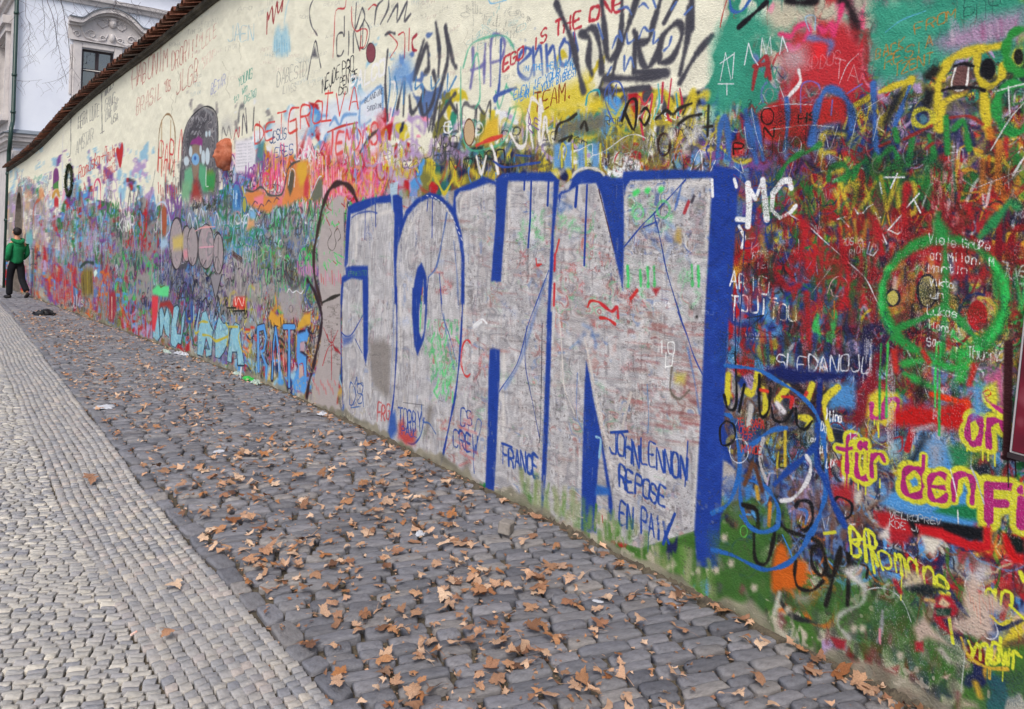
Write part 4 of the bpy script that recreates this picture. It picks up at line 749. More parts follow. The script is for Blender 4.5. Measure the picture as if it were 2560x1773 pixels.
# yellow and black shapes
for s_, w in (('1680,940 1670,640 1720,500 1800,420 1960,370 2130,340', 24), ('1960,420 1960,560 2040,640 2130,580 2150,480', 16), ('1690,960 1700,780 1860,680', 22), ('2000,600 2020,800 2040,1000', 22), ('1240,680 1340,640 1470,590', 16), ('1470,590 1380,740 1260,900', 20), ('1040,790 1160,720', 16)):
    S('c5', s_, w, 'd0bc34', soft=.3)
P('c5', '1240,930 1330,690 1440,640 1400,760 1300,940', '22242c', 12, a=.9); O('c5', 1560, 870, 75, 65, 12, 'c8c03c', soft=.35); O('c5', 1560, 880, 30, 36, 0, 'B', fill='4c7a8c')
O('c5', 2040, 510, 55, 80, 0, 'k', fill='16161c'); P('c5', '1560,560 1640,480 1700,500 1660,560 1580,600', '20201f', 8); P('c5', '1550,760 1580,650 1640,680 1610,800', '1c1c20', 8); P('c5', '1760,650 1790,490 1900,460 1930,560 1890,680 1800,690', '6c4a48', 10); S('c5', '1800,500 1770,630 1830,670 1880,630 1895,500', 5, 'ece8e4', soft=.3); S('c5', '1700,670 1780,650 1950,650 2010,670', 9, '1a181c', soft=.4); S('c5', '1790,490 1860,470 1930,490', 9, '1a181c', soft=.4); P('c5', '1740,850 1780,760 1900,760 1940,880 1800,900', '84748c', 20, a=.7)
S('c5', '2060,1010 2050,960', 18, 'c8782c', soft=.5); S('c5', '2110,1400 2120,1050', 16, 'cc7c34', soft=.5); S('c5', '2000,1410 2000,1190', 16, 'cc7c34', soft=.5, a=.8)
O('c5', 2290, 380, 120, 160, 20, '2c8c3c', a0=90, a1=270, soft=.3); O('c5', 2240, 800, 140, 180, 22, '2c9444', a0=70, a1=320, soft=.3); O('c5', 2265, 420, 36, 60, 0, 'k', fill='20201c')
for s_ in ('2190,640 2200,860', '2110,670 2305,620', '2060,1110 2200,880 2305,760'): S('c5', s_, 3.6, 'd4dcd8', soft=.4, grain=.9)
# red panels with black letters, blue A's, green letters
P('c5', '330,840 420,770 500,740 640,780 1000,680 1020,760 980,900 720,930 700,1010 580,1020 440,1060 380,1010', 'bc2c2c', 8, a=.95); P('c5', '130,1160 150,1050 240,1030 240,1150', 'bc2c2c', 8)
O('c5', 410, 860, 46, 60, 4.5, '241816'); T('c5', 'N', 380, 1020, 470, 1020, 70, 4, '241816'); T('c5', 'HS', 640, 910, 800, 880, 60, 4.5, '241816'); T('c5', 'P', 160, 1140, 250, 1140, 70, 4.5, '241816')
for s_, w in (('40,1160 60,950 100,860 120,1000 130,1180', 17), ('250,820 280,1000 330,1200', 24), ('380,1180 320,900 290,820', 16), ('550,730 560,880 540,1100', 15), ('730,1060 760,900 780,780 850,660 960,700 1030,820 1030,960', 20), ('1190,620 1200,860 1210,1060 1230,1130', 15), ('1460,640 1390,820 1340,960', 12)):
    S('c5', s_, w, '3c68b0', soft=.35, a=.92)
for s_ in ('655,830 660,640 720,600 780,620 800,660', '880,850 890,740', '1000,690 1110,620'): S('c5', s_, 4, '7c64b0', soft=.4)
for s_ in ('240,940 260,1080 300,1100', '290,800 330,1000 370,1110', '380,800 560,770 740,775', '430,960 700,925 900,940', '500,1000 490,1120 540,1110 540,1010', '580,1060 620,1010 660,1060 640,1140 590,1110', '760,1200 830,990 870,1100 930,930', '1030,1040 1080,840 1140,800 1270,720', '1190,1040 1240,840', '940,620 1000,480 1080,400', '500,640 530,720', '560,1330 600,1200', '840,1240 900,1160 960,1180', '210,1190 230,1280 160,1230', '840,1310 930,1220', '990,1290 1040,1210 1120,1250'):
    S('c5', s_, 2, 'd8dce4', soft=.4, a=.85, grain=.8)
for s_ in ('690,1130 780,1080 800,1060', '490,1310 560,1200 660,1130', '860,1330 880,1240 980,1220 1000,1300 900,1340', '1230,1180 1290,1120 1340,1100 1370,1200 1280,1260', '1350,960 1370,1040', '1450,1220 1480,1020', '1600,1000 1640,1160 1560,1200', '1730,870 1740,1130', '1790,950 1860,900 1900,1100', '1040,1320 1080,1230 1130,1190'):
    S('c5', s_, 15, '2c8a40', soft=.4, a=.92)
for s_ in ('1420,1030 1560,960 1620,930', '1760,870 1900,860 2000,920', '1580,1100 1630,1060', '1240,1080 1310,1050', '1100,1300 1120,1400', '850,1400 900,1370'): S('c5', s_, 9, '9c2c28', soft=.5, a=.85)
# ---------------------------------------------------------------- white MC and friends
WH = 'f2f4f6'
for s_, w in (('165,55 180,110', 9), ('265,90 275,240 265,400', 15), ('265,100 320,200 375,60', 14), ('375,60 390,200 405,350', 15), ('585,120 570,60 520,70 450,160 440,280 500,340 580,300 620,250', 14), ('185,350 270,355', 13), ('200,400 240,480 220,560', 13), ('0,60 5,180', 8)):
    S('c6', s_, w, WH, soft=.2, smooth=False)
for s_ in ('160,20 300,120 600,90', '220,240 400,200 640,170', '380,360 700,400'): S('c6', s_, 1.4, 'a83a40', a=.8)
for s_, w in (('925,350 990,330', 3.4), ('960,350 1010,405', 3.4), ('1050,270 1080,310 1120,300 1150,260 1190,240', 3.4), ('1240,80 1255,160', 4.5), ('1320,120 1370,10', 4), ('1270,40 1420,40', 4), ('1440,260 1530,160', 4), ('1490,200 1540,300', 4), ('1210,300 1240,380', 3.4), ('1200,350 1245,335', 3.4),
              ('1300,430 1400,320', 3.4), ('1260,460 1290,530', 3.2), ('1310,430 1370,460 1400,440 1410,390', 3.2), ('1165,520 1145,600 1190,620 1230,570', 3.4), ('1230,480 1270,520', 3)):
    S('c6', s_, w, 'e8ecee', soft=.25, smooth=False)
T('c6', 'AROSIE', 930, 560, 1110, 520, 50, 1.6, 'd8dce0', a=.85); T('c6', 'RICH', 1015, 620, 1120, 590, 45, 1.6, 'd8dce0', a=.85); T('c6', 'ROSE', 300, 640, 430, 625, 45, 2, 'dfe4ea'); T('c6', 'NEIL', 340, 710, 460, 705, 45, 2, 'dfe4ea')
T('c6', 'ARIEL', 130, 840, 490, 935, 115, 3.4, 'f0f2f4', lean=0, soft=.15); T('c6', 'TOUITOU', 135, 1015, 640, 1110, 110, 3.8, 'f4f6f8', lean=0, soft=.15)
S('c6', '580,320 700,390 820,500 1000,660 1110,760 1160,830 1215,950 1260,1020 1330,1130 1430,1300 1480,1400', 2.6, 'e8e8ee', soft=.2); S('c7', '1410,0 1500,150 1600,400', 2.6, 'dce8e0', soft=.2); S('c6', '1970,110 2305,-20', 2.2, 'e0c8c4', grain=.8); S('c7', '1500,130 1900,270', 2, 'd8dcd8', grain=.8)
S('c6', '850,900 890,800 960,770 1010,840 980,900 900,920 880,870', 2.4, 'dcb0b4', soft=.3); S('c6', '740,890 880,710', 2, 'c8b0bc'); S('c6', '640,500 645,640', 2, 'd8d0dc')
for s_, w in (('170,450 215,430', 3), ('240,440 230,700 215,960 190,1300', 3.6), ('170,1000 175,1400', 3.6)): S('c6', s_, w, '203070', soft=.4)
for s_ in ('700,720 760,640 780,760', '690,800 760,810', '690,780 730,800 760,740'): S('c6', s_, 2, '8c94c0', soft=.4)
T('c6', 'N', 820, 1090, 930, 1090, 130, 3.4, 'c87434', grain=.8); S('c6', '700,1040 730,950 780,1000 740,1060 700,1020', 3, 'b8642c'); S('c6', '950,1040 1000,1030', 3, 'b8642c'); S('c6', '260,1080 380,1060 290,1140 480,1220 240,1220', 3.6, '1f2838', smooth=False)
P('c6', '480,420 570,430 570,540 490,540', '8ca4c0', 6, a=.8); T('c6', 'MEL', 495, 500, 590, 480, 50, 3, 'a8b838')
# red area strokes
for q in range(120):
    x = random.uniform(220, 1250); y = random.uniform(250, 1300); S('c6', f'{x},{y} {x+random.uniform(-30,30)},{y+random.uniform(40,180)}', random.uniform(6, 18), random.choice(['b8242a', 'a82028', 'c42c30', '8c1c24', 'b42a30', '2c5c38', '34406c', 'c89c38', '22283c']), soft=.55, a=.6)
for s_, w in (('640,330 690,420 660,560 600,650', 22), ('1190,340 1240,480 1260,640', 18), ('1440,100 1420,300 1430,480', 18), ('700,900 720,1300', 18), ('480,760 560,860 640,840', 18), ('940,420 960,560 1010,800 960,1000', 16)):
    S('c6', s_, w, 'b4222a', soft=.45, a=.9)
for q in range(70):
    x = random.uniform(1620, 1880); y = random.uniform(-30, 380); S('c6', f'{x},{y} {x+random.uniform(-10,10)},{y+random.uniform(20,100)}', random.uniform(4, 12), random.choice(['b02c34', '9c2028', 'd8a0a0', 'c86c70', '8c2028']), soft=.5, a=.7, grain=.9)
S('c6', '1650,340 1700,400 1800,420 1880,360', 16, '84282c', soft=.4); S('c6', '2130,1100 2120,500 2140,320', 13, '8c1c28', soft=.35); O('c6', 2290, 540, 80, 130, 14, '9c1c24', a0=60, a1=300, soft=.35); S('c6', '1980,480 2100,350 2200,230 2260,260', 22, '2c8c50', soft=.4, a=.9)
for q in range(80):
    x = random.uniform(1240, 2240); y = random.uniform(560, 1330); S('c6', f'{x},{y} {x+random.uniform(-20,20)},{y+random.uniform(30,140)}', random.uniform(7, 18), random.choice(['ac2028', 'b82c2c', '2c3058', 'c8a858', 'b8b0b8', '8c6048', '6c2c30', 'c89048', '1f2440', 'c8b8b4']), soft=.5, a=.65)
O('c6', 1335, 930, 50, 60, 6, '2a2430', fill='b8ac58', grain=.9); O('c6', 1590, 880, 70, 120, 6, '302830', fill='b4a468', grain=.9); O('c6', 1960, 1060, 75, 110, 0, 'r', fill='b82028'); O('c6', 1990, 1060, 110, 130, 9, 'c4a848', a0=-60, a1=100, soft=.4); O('c6', 1960, 1080, 140, 180, 7, '28305c', a0=70, a1=200, soft=.5, grain=.9)
for q in range(240):       # dark, murky glazes over the brighter layers
    x = random.uniform(1850, 2550); y = random.uniform(230, 1150); S('o', f'{x},{y} {x+random.uniform(-50,50)},{y+random.uniform(-20,60)} {x+random.uniform(-60,60)},{y+random.uniform(-30,100)}', random.uniform(14, 46), random.choice(['16302c', '2a1016', '141420', '0f2a2a', '3a1218', '1a1c38', '20401f']), soft=.9, a=random.uniform(.18, .5), grain=.5)
# peace sign
PG = '28a84a'
O('c6', 1710, 930, 450, 440, 27, '26903f', soft=.45, a=.9, grain=.6); O('c6', 1715, 935, 455, 440, 16, '34c85c', a0=-70, a1=40, soft=.5, a=.8); O('c6', 1700, 930, 455, 440, 14, '34c85c', a0=150, a1=215, soft=.5, a=.7)
S('c6', '1720,490 1725,900 1700,1410', 18, '26883f', soft=.5, a=.85, grain=.7); S('c6', '1715,1000 1560,1080 1390,1150 1330,1230', 18, '2c8a40', soft=.4); S('c6', '1730,1000 1850,1120 1960,1240 2020,1280', 19, '2c8a40', soft=.4); P('c6', '1630,380 1660,300 1760,440 1700,500 1640,460', '2c8a44', 10)
for q in range(45):        # later paint over the ring
    t_ = random.uniform(0, 6.28); x = 2360+152*math.cos(t_)+random.gauss(0, 10); y = 745+150*math.sin(t_)+random.gauss(0, 10)
    S('o', f'{x},{y} {x+random.uniform(-14,14)},{y+random.uniform(8,30)} {x+random.uniform(-16,16)},{y+random.uniform(20,60)}', random.uniform(5, 15), random.choice(['7a1c24', '9c2028', '16302c', '1c2248', '1c4c28', '141418']), soft=.8, a=random.uniform(.2, .5), grain=.7)
WP = 'e8ecec'
for t_, x0, y0, x1, y1, h in (('Viele Grüße', 1600, 530, 2060, 580, 65), ('an Milan, M', 1615, 640, 2090, 700, 65), ('Martin', 1600, 740, 1890, 750, 60), ('Vikto', 1605, 840, 1790, 855, 55), ('un', 1610, 930, 1720, 935, 50), ('Lukas', 1590, 1050, 1820, 1080, 60), ('Ilona', 1590, 1150, 1760, 1190, 55), ('San', 1590, 1280, 1700, 1290, 55), ('Thurn)', 1890, 1370, 2140, 1400, 80)):
    T('c6', t_, x0, y0, x1, y1, h, 1.9, WP, lean=0, a=.85, grain=1.0)
# ---------------------------------------------------------------- lower right
T('c7', 'SLEDANOJU', 480, 190, 1180, 210, 110, 3.2, 'd8dce6', lean=0, grain=.8); O('c7', 1165, 212, 26, 26, 2, 'd8dce6'); T('c7', 'R', 1152, 222, 1185, 222, 24, 1.4, 'd8dce6')
P('c7', '380,200 480,160 650,190 1050,220 900,270 600,290 460,240', '1a2460', 8); P('c7', '860,480 880,300 1060,280 1060,480', '4c8cc8', 10, a=.9); S('c7', '800,270 780,600 780,900', 13, '1c2c74', soft=.35)
P('c7', '1060,500 1160,230 1200,60 1260,60 1180,520 1100,600 960,570', '7c1c28', 10, a=.85)
for s_ in ('120,230 110,430', '340,210 300,360 240,340', '380,330 400,490 370,520', '740,300 700,420', '640,540 720,560 700,620', '930,320 830,440 880,700', '560,320 480,420'): S('c7', s_, 17, 'd4c83a', soft=.25)
for s_ in ('170,60 180,440 120,480 90,380', '350,230 350,480 380,540 420,480 430,330', '440,470 460,560 540,570 600,480', '620,480 630,600 690,630 740,570', '200,500 240,300'): S('c7', s_, 8, '18181c', soft=.35)
for s_, c_, w in (('290,460 270,600', 'c0bcb8', 14), ('480,440 530,500', 'd8d4d8', 14), ('360,340 410,350', 'd84030', 9), ('520,390 590,400 580,470', 'c83030', 10), ('690,380 700,360', 'd04038', 9), ('1000,900 980,1000', 'd4ccd0', 16), ('540,640 540,900', 'c8b038', 9)): S('c7', s_, w, c_, soft=.4)
P('c7', '1140,540 1160,380 1220,340 1370,360 1400,430 1390,560 1280,600', 'd4c438', 8); T('c7', 'un', 1170, 540, 1400, 540, 170, 13, 'b4307c', soft=.2, wob=.1); S('c7', '1215,580 1235,680', 3, 'd4c438')
P('c7', '1340,500 1480,440 1640,480 1880,400 1920,500 1900,600 1820,640 1480,620 1330,610', 'c01c1c', 14, a=.95); S('c7', '1620,370 1800,420 1890,440 1900,560', 15, 'dc3818', soft=.4); S('c7', '1480,640 1440,780', 16, 'b82028', soft=.3); S('c7', '1340,700 1400,690 1400,780 1340,800', 5, '9c2c34'); P('c7', '1300,720 1390,720 1380,850 1310,850', '8cb0c0', 8, a=.8)
for s_ in ('1480,640 1640,600', '1700,620 1650,740'): S('c7', s_, 14, 'b8a8ac', soft=.6, a=.7, grain=.9)
# für den Fi... : magenta letters with a fat yellow rim and drips
def rim(v, txt, x0, y0, x1, y1, h, w=10, lean=.02):
    w *= 1.08
    st = RNG.bit_generator.state
    T(v, txt, x0, y0, x1, y1, h, w*2.5, 'd2d03a', soft=.1, wob=.1, grain=.15, lean=lean)
    RNG.bit_generator.state = st
    T(v, txt, x0, y0, x1, y1, h, w, 'ac2a74', soft=.12, wob=.1, grain=.15, lean=lean)
P('c7', '1240,1180 1330,1080 1540,700 1720,700 1780,900 1960,1000 2000,1240 1930,1370 1600,1320 1280,1200', '4a90d0', 10, a=.95); P('c7', '1330,1090 1380,980 1560,660 1600,700 1430,1050', '1c2028', 10, a=.8); P('c7', '1700,1200 1980,1180 2060,1290 1900,1300 1640,1240', '207a4c', 8); P('c7', '1750,760 1900,760 1900,900 1790,930', '2a7c50', 12)
P('c7', '1930,900 2060,870 2060,1180 2000,1240 1930,1060', '1c2430', 10, a=.9); P('c7', '1580,720 1720,720 1700,900 1620,960', 'b0a4a8', 20, a=.7)
rim('c7', 'f', 925, 960, 1110, 960, 290); rim('c7', 'ü', 1060, 975, 1180, 985, 240); rim('c7', 'r', 1185, 985, 1300, 995, 240)
rim('c7', 'd', 1430, 1110, 1620, 1110, 300, 11); rim('c7', 'e', 1610, 1150, 1780, 1160, 290, 11); rim('c7', 'n', 1780, 1180, 1960, 1200, 310, 11)
rim('c7', 'F', 2050, 1290, 2270, 1300, 270, 13); rim('c7', 'i', 2220, 1340, 2400, 1350, 300, 12); rim('c7', 'ar', 1890, 740, 2200, 800, 270, 12); S('c7', '2030,370 2060,440 2120,500 2160,520', 26, 'dcdc3c', soft=.15); S('c7', '2030,390 2060,440 2150,500', 11, 'b8307e', soft=.15); P('c7', '2000,260 2150,170 2170,500 2130,440 2080,300', 'c06088', 12); P('c7', '2010,320 2100,280 2120,420 2060,440 2000,380', 'd8d440', 8); S('c7', '2000,360 2040,340 2060,370 2020,390 2000,360', 2.6, 'c83c2c')
for x, y0, y1 in ((1080, 1030, 1080), (1135, 1020, 1110), (1240, 1000, 1060), (1200, 560, 600), (1230, 580, 690), (2000, 780, 860), (2040, 780, 860), (2090, 790, 900), (1885, 740, 790)): S('c7', f'{x},{y0} {x},{y1}', 4, 'd8d83c', soft=.2)
P('c7', '870,1060 1000,1030 1060,1100 1040,1190 880,1160', 'a82830', 14, a=.9); P('c7', '1050,1100 1110,1080 1100,1180 1060,1190', 'd0c8bc', 10); S('c7', '900,1160 940,1130 1030,1180 1020,1270 950,1290 900,1220', 7, '1c1a20', soft=.35)
for s_, w in (('0,1250 120,1180 190,1000 215,820 330,720 440,640 550,620', 11), ('215,1000 320,1020 420,1080 490,1220 470,1350 380,1390 270,1330 215,1180 205,1000 200,800 150,560 100,520', 11), ('100,160 330,190 480,270 640,370 760,500 810,640 840,840 840,1100 780,1300 740,1400', 11)):
    S('c7', s_, w, '2c68b8', soft=.25)
for s_, w in (('460,1040 560,940 680,840 760,760', 16), ('780,600 770,860 830,1000', 14), ('830,980 900,1180 980,1340', 18)): S('c7', s_, w, '1f4496', soft=.35)
S('c7', '700,830 730,900 700,1020 600,1140 510,1160', 10, 'd8d8dc', soft=.3, grain=.8); S('c7', '380,700 350,850 400,1010', 9, 'b8b4b4', soft=.4, grain=.9); O('c7', 200, 790, 70, 90, 2, 'dce4f0', grain=.8)
T('c7', 'TEI SARA', 185, 600, 390, 620, 55, 2.4, 'c03c34'); T('c7', 'OMER', 200, 660, 330, 665, 50, 2.2, 'c03c34'); T('c7', 'ER', 230, 710, 300, 705, 45, 2.2, 'c03c34'); T('c7', 'MANCE', 220, 800, 370, 820, 55, 2.4, 'c03c34')
T('c7', 'lting', 835, 560, 960, 580, 75, 2.6, 'eceff2'); T('c7', 'Do', 805, 640, 850, 660, 60, 2, 'eceff2'); T('c7', 'ti l', 790, 810, 860, 800, 60, 2, 'eceff2'); T('c7', 'Lix', 845, 915, 915, 900, 60, 2.4, 'eceff2'); T('c7', 'Lov', 710, 725, 770, 720, 40, 1.6, 'eceff2'); T('c7', '12', 1010, 700, 1080, 700, 40, 2.4, 'c8ccd4')
S('c7', '100,570 60,620 70,740 130,740 170,690 160,600 110,570', 6, '1a1a1c', soft=.3); S('c7', '620,1200 650,1160 730,1180 740,1320 680,1380 640,1340', 10, '1a1a20', soft=.35); S('c7', '640,1220 700,1240 690,1330', 8, '4470b8', soft=.4); S('c7', '230,1190 330,1230 340,1360', 13, '1c1816', soft=.4); S('c7', '320,900 370,1080', 12, '5c3a2c', soft=.5); S('c7', '300,880 240,1040', 12, '64402e', soft=.5); S('c7', '430,1180 420,1340', 10, 'cc8430', soft=.4); S('c7', '330,1060 340,1140', 12, 'c89c38', soft=.5); P('c7', '240,1060 300,1040 280,1140 250,1160', '3c78bc', 6)
P('c7', '1200,1240 1300,1240 1480,1310 1480,1418 1330,1418 1230,1330', 'b02028', 8); P('c7', '1300,1230 1930,1380 1930,1418 1500,1418 1440,1300', '14181c', 8); P('c7', '1530,1380 1700,1418 1530,1418', 'c02428', 6); T('c7', 'UVALOSTEDO', 1290, 1190, 1620, 1250, 40, 1.6, '88b4dc', a=.7); T('c7', 'VELKOPREV', 1310, 1280, 1700, 1340, 45, 1.8, 'b8bcc0', grain=.8); T('c8', 'KDE JA', 1310, 80, 1560, 120, 50, 1.8, 'b8bcc0', grain=.8)
S('c7', '1910,900 1960,1020 2010,1180', 4, 'b0b8bc', grain=.95); S('c7', '1760,920 1790,1040 1810,1130', 3, 'e8eaec', soft=.3); S('c7', '1815,1230 1820,1330', 3, 'e8eaec')
# thin splintery white runs
for x, y0, y1 in ((1300, 60, 840), (1470, 620, 820), (1640, 470, 720), (1130, -60, 240), (1280, 600, 820)):
    for q in range(5): S('c7', f'{x+q*12},{y0+random.uniform(-20,60)} {x+q*12+random.uniform(-6,6)},{y1-random.uniform(0,200)}', random.uniform(2, 5), 'c8c4cc', soft=.5, a=.55, grain=.95)
for x, c_ in ((1660, '30d858'), (1690, '2cb050'), (1300, '3cc050'), (1250, '2c9c40')): S('c7', f'{x},0 {x-10},250 {x-12},{random.uniform(400,700)}', 6, c_, soft=.5, a=.85)
for s_ in ('1420,150 1560,120 1800,180 1900,120', '1840,60 1830,260 1880,180', '1430,220 1500,260 1620,320'): S('c7', s_, 20, '2fa848', soft=.5, a=.85)
for s_ in ('1340,60 1360,200', '1560,60 1600,130', '1940,160 1900,300'): S('c7', s_, 14, 'c03028', soft=.5, a=.9)
P('c7', '1920,560 1930,330 1990,300 2010,520', '5c98cc', 12, a=.9); P('c7', '1480,330 1560,260 1600,420 1500,440', '1c1a1c', 14, a=.8); S('c7', '2190,0 2180,830', 20, '3c1c20', soft=.25); S('c7', '2150,840 2305,850', 12, '2c1418', soft=.4); S('c7', '2185,860 2190,1060', 3, '1c1418'); S('c7', '2240,860 2245,980', 3, '30181c')
# bottom right: green foot, orange spot, black scrawl, yellow names
P('c8', '0,150 460,60 500,560 900,820 1040,1000 1380,1120 1640,1300 1830,1420 1850,1000 1560,740 1500,560 1120,500 1000,420 640,560 480,600 340,720 60,640', '3d6630', 40, a=.75)
for q in range(130):
    x = random.uniform(0, 1850); y = random.uniform(300, 700)+.42*x; S('c8', f'{x},{y} {x+random.uniform(-20,30)},{y+random.uniform(20,110)}', random.uniform(8, 24), random.choice(['3f6a2e', '355c26', '4a7036', '546c40', '6c6460', '44524a', '807f70', '2c4c44', '3a3a3c', '7a4048']), soft=.65, a=.6)
P('c8', '450,560 440,400 480,220 540,220 580,330 640,320 700,350 700,450 640,530 540,540', 'c8601e', 10, a=.95, grain=.5, smooth=True)
for s_, w in (('510,60 560,110 680,150 780,190 830,280 840,400 800,440 740,360 740,250 790,210', 11), ('620,330 610,440 640,530 740,550 820,480', 9), ('840,430 900,440 940,330 950,230 920,330 880,520 840,660', 11), ('1000,280 1010,440 1000,660', 10), ('310,80 320,320 400,350 450,200 470,60', 11), ('1020,280 1010,340', 10), ('1100,360 1150,380 1140,460', 6)):
    S('c8', s_, w, '1c1a1a', soft=.4, a=.92)
S('c8', '0,250 150,290 330,380 430,395 560,350 660,250 740,100 800,0', 11, '2a62b0', soft=.25); S('c8', '210,0 290,90 380,120 480,80 500,0', 11, '2c68b8', soft=.25); S('c8', '520,140 580,270 590,310', 4, '3c80c8'); O('c8', 235, 115, 26, 42, 3, '5ab04c')
for s_, w in (('1100,380 1010,420 1120,520', 16),): S('c8', s_, w, 'd0ccc8', soft=.6, a=.8)
P('c8', '960,390 1080,420 1130,520 1040,500', 'd8d4d0', 14, a=.8); S('c8', '1130,520 1110,640 960,720 930,800 1010,900', 12, 'b8b8b4', soft=.6, a=.75); S('c8', '1130,550 1230,530 1340,560 1420,650 1470,780', 2, 'd0d4d8'); S('c8', '500,570 460,720', 12, 'c0c4b8', soft=.6, a=.8); P('c8', '620,640 600,560 760,600 700,650', '9c9490', 12, a=.7)
YL = 'd8dc3c'
T('c8', 'BRomane', 1040, 290, 1780, 600, 210, 7, YL, soft=.2, lean=-.1, wob=.35); S('c8', '1150,110 1200,420', 7, YL); S('c8', '1020,180 1130,170', 7, YL); T('c8', 'an', 2030, 640, 2240, 690, 160, 7.5, YL, soft=.2); S('c8', '2200,660 2305,760', 7, YL); T('c8', 'yndwr', 1890, 1050, 2300, 1140, 190, 8, YL, soft=.25, wob=.4); S('c8', '1750,740 1780,940', 8, YL); S('c8', '1840,900 1900,1040 2040,1120 2180,1130', 9, 'cca838', soft=.3); S('c8', '2060,740 2130,800 2190,780', 8, 'ccc03c'); S('c8', '2050,1120 2050,1200', 7, 'cca838'); S('c8', '2280,420 2305,480', 12, YL); S('c8', '830,130 910,120', 8, 'c8c83c'); S('c8', '1950,1240 1980,1330', 16, 'c8a030', soft=.6)
P('c8', '1500,60 1700,90 1900,180 2000,190 2000,80 2060,80 2070,260 1980,265 1800,220 1700,180 1540,120', 'c01c24', 6); P('c8', '1690,40 2000,90 2000,180 1900,180 1720,100', '14161c', 6); P('c8', '1540,140 1700,180 1640,310 1580,250', 'd8d2c4', 8); P('c8', '2140,130 2180,130 2250,290 2305,290 2305,360 2220,350 2160,240', 'c81c20', 6); P('c8', '2180,130 2305,180 2305,280 2250,270', '141c1c', 6)
P('c8', '1240,130 1310,60 1320,180 1230,160', 'd8d0c8', 8); P('c8', '1320,120 1460,130 1450,200 1330,200', 'a8202c', 10); P('c8', '1410,530 1430,400 1560,430 1570,520', 'c8b898', 10, a=.85); P('c8', '1430,540 1560,500 1720,540 1600,600', '1c2428', 8); S('c8', '1350,480 1390,560', 12, '9c2430', soft=.5)
P('c8', '1640,760 1650,620 1690,580 1760,590 1820,690 1800,740 1700,760 1760,870 1690,830', 'a82030', 6); P('c8', '1670,650 1700,600 1760,650 1740,680', 'd8b890', 4); P('c8', '1650,680 1770,680 1760,740 1660,740', '1f3c30', 4); S('c8', '1580,620 1640,630', 8, 'c89c60', soft=.4)
for s_ in ('1900,420 2000,420 1980,560 2080,580 2180,700 2060,720 2090,860 1960,910 1880,870 1760,840 1780,760 1890,740 1850,600', '1480,820 1560,740 1660,860 1760,960 1600,900 1530,940', '1530,900 1560,1010 1510,960'): P('c8', s_, 'c4aea0', 10, a=.9)
for q in range(8): S('c8', f'{1900+q*24},{560+q%3*40} {1900+q*24+14},{650+q%4*50}', 2, 'd08c78', a=.7)
P('c8', '1900,420 1960,330 2060,360 2060,480 1990,520', 'c4c4d0', 16, a=.7); P('c8', '1500,930 1560,930 1560,1000 1500,1000', 'a02430', 6); P('c8', '870,890 990,920 980,990 920,980', '9c2c38', 6); P('c8', '1250,1150 1380,1110 1360,1180', '8c2c30', 8); S('c8', '1260,700 1250,850 1220,930', 10, '94949c', soft=.5, a=.8); S('c8', '1240,840 1240,940', 6, 'd88c9c', soft=.5); P('c8', '1000,800 1020,700 1080,700 1040,800', '4c4448', 14, a=.7)
for x, y in ((140, 350), (310, 530), (1110, 830), (1390, 1030), (30, 400), (90, 160), (560, 690), (1050, 830)): P('c8', f'{x-28},{y} {x-10},{y-32} {x+26},{y-18} {x+22},{y+24} {x-8},{y+34}', 'c0b6a4', 6, a=.9)
P('c8', '1690,1190 1760,1170 1740,1210', 'c0a898', 4); P('c8', '1650,980 1700,970 1790,1090 1740,1080', 'a8a498', 6, a=.9); P('c8', '1840,1340 1960,1380 1980,1427 1820,1427', 'b0a090', 10, a=.8); P('c8', '2000,1300 2305,1240 2305,1427 2000,1427', '3c5468', 40, a=.6); S('c8', '1870,1000 1850,1200 1840,1300', 2.4, 'a8b0a8', grain=.9)
# fine white and dark pen writing, everywhere people can reach
for q in range(110):
    x = random.uniform(880, 2540); y = random.uniform(250, 1000); T('o', random.choice(['mu', 'ana', 'KL', 'JO', 'nw', 'tim', '07', 'RS']), x, y, x+random.uniform(14, 34), y+random.uniform(-6, 6), random.uniform(6, 14), 1.1, random.choice(['e8e8ea', 'd8d8dc', '2c2c34', '44303c', 'e8e8ea']), a=.5)

cn = int(u_of(5.5)*NX)                                   # near part only: fine pale and dark specks over the paint
Xn, Zn, Hn = XG[:, cn:], ZG[:, cn:], HG[:, cn:]
sp_ = np.clip((GRAIN[:, cn:]-.93)/.03, 0, 1)*np.clip((lattice(Xn, Zn, .12, .25, 65)-.5)/.2, 0, 1)*np.clip((2.2-Xn)/1.0, 0, 1)*np.clip((1.9-Hn)/.4, 0, 1)
A[:, cn:] += (hexc('d8d4d8')-A[:, cn:])*(sp_*.45)[..., None]
sp_ = np.clip((lattice(Xn, Zn, .008, .008, 66)-.80)/.05, 0, 1)*np.clip((lattice(Xn, Zn, .2, .3, 67)-.4)/.2, 0, 1)*np.clip((5.5-Xn)/2.0, 0, 1)*np.clip((2.4-Hn)/.4, 0, 1)
A[:, cn:] += (hexc('4c4644')-A[:, cn:])*(sp_*.4)[..., None]
A[:, cn:] *= (.955+.05*GRAIN[:, cn:]+.04*lattice(Xn, Zn, .012, .012, 73))[..., None]
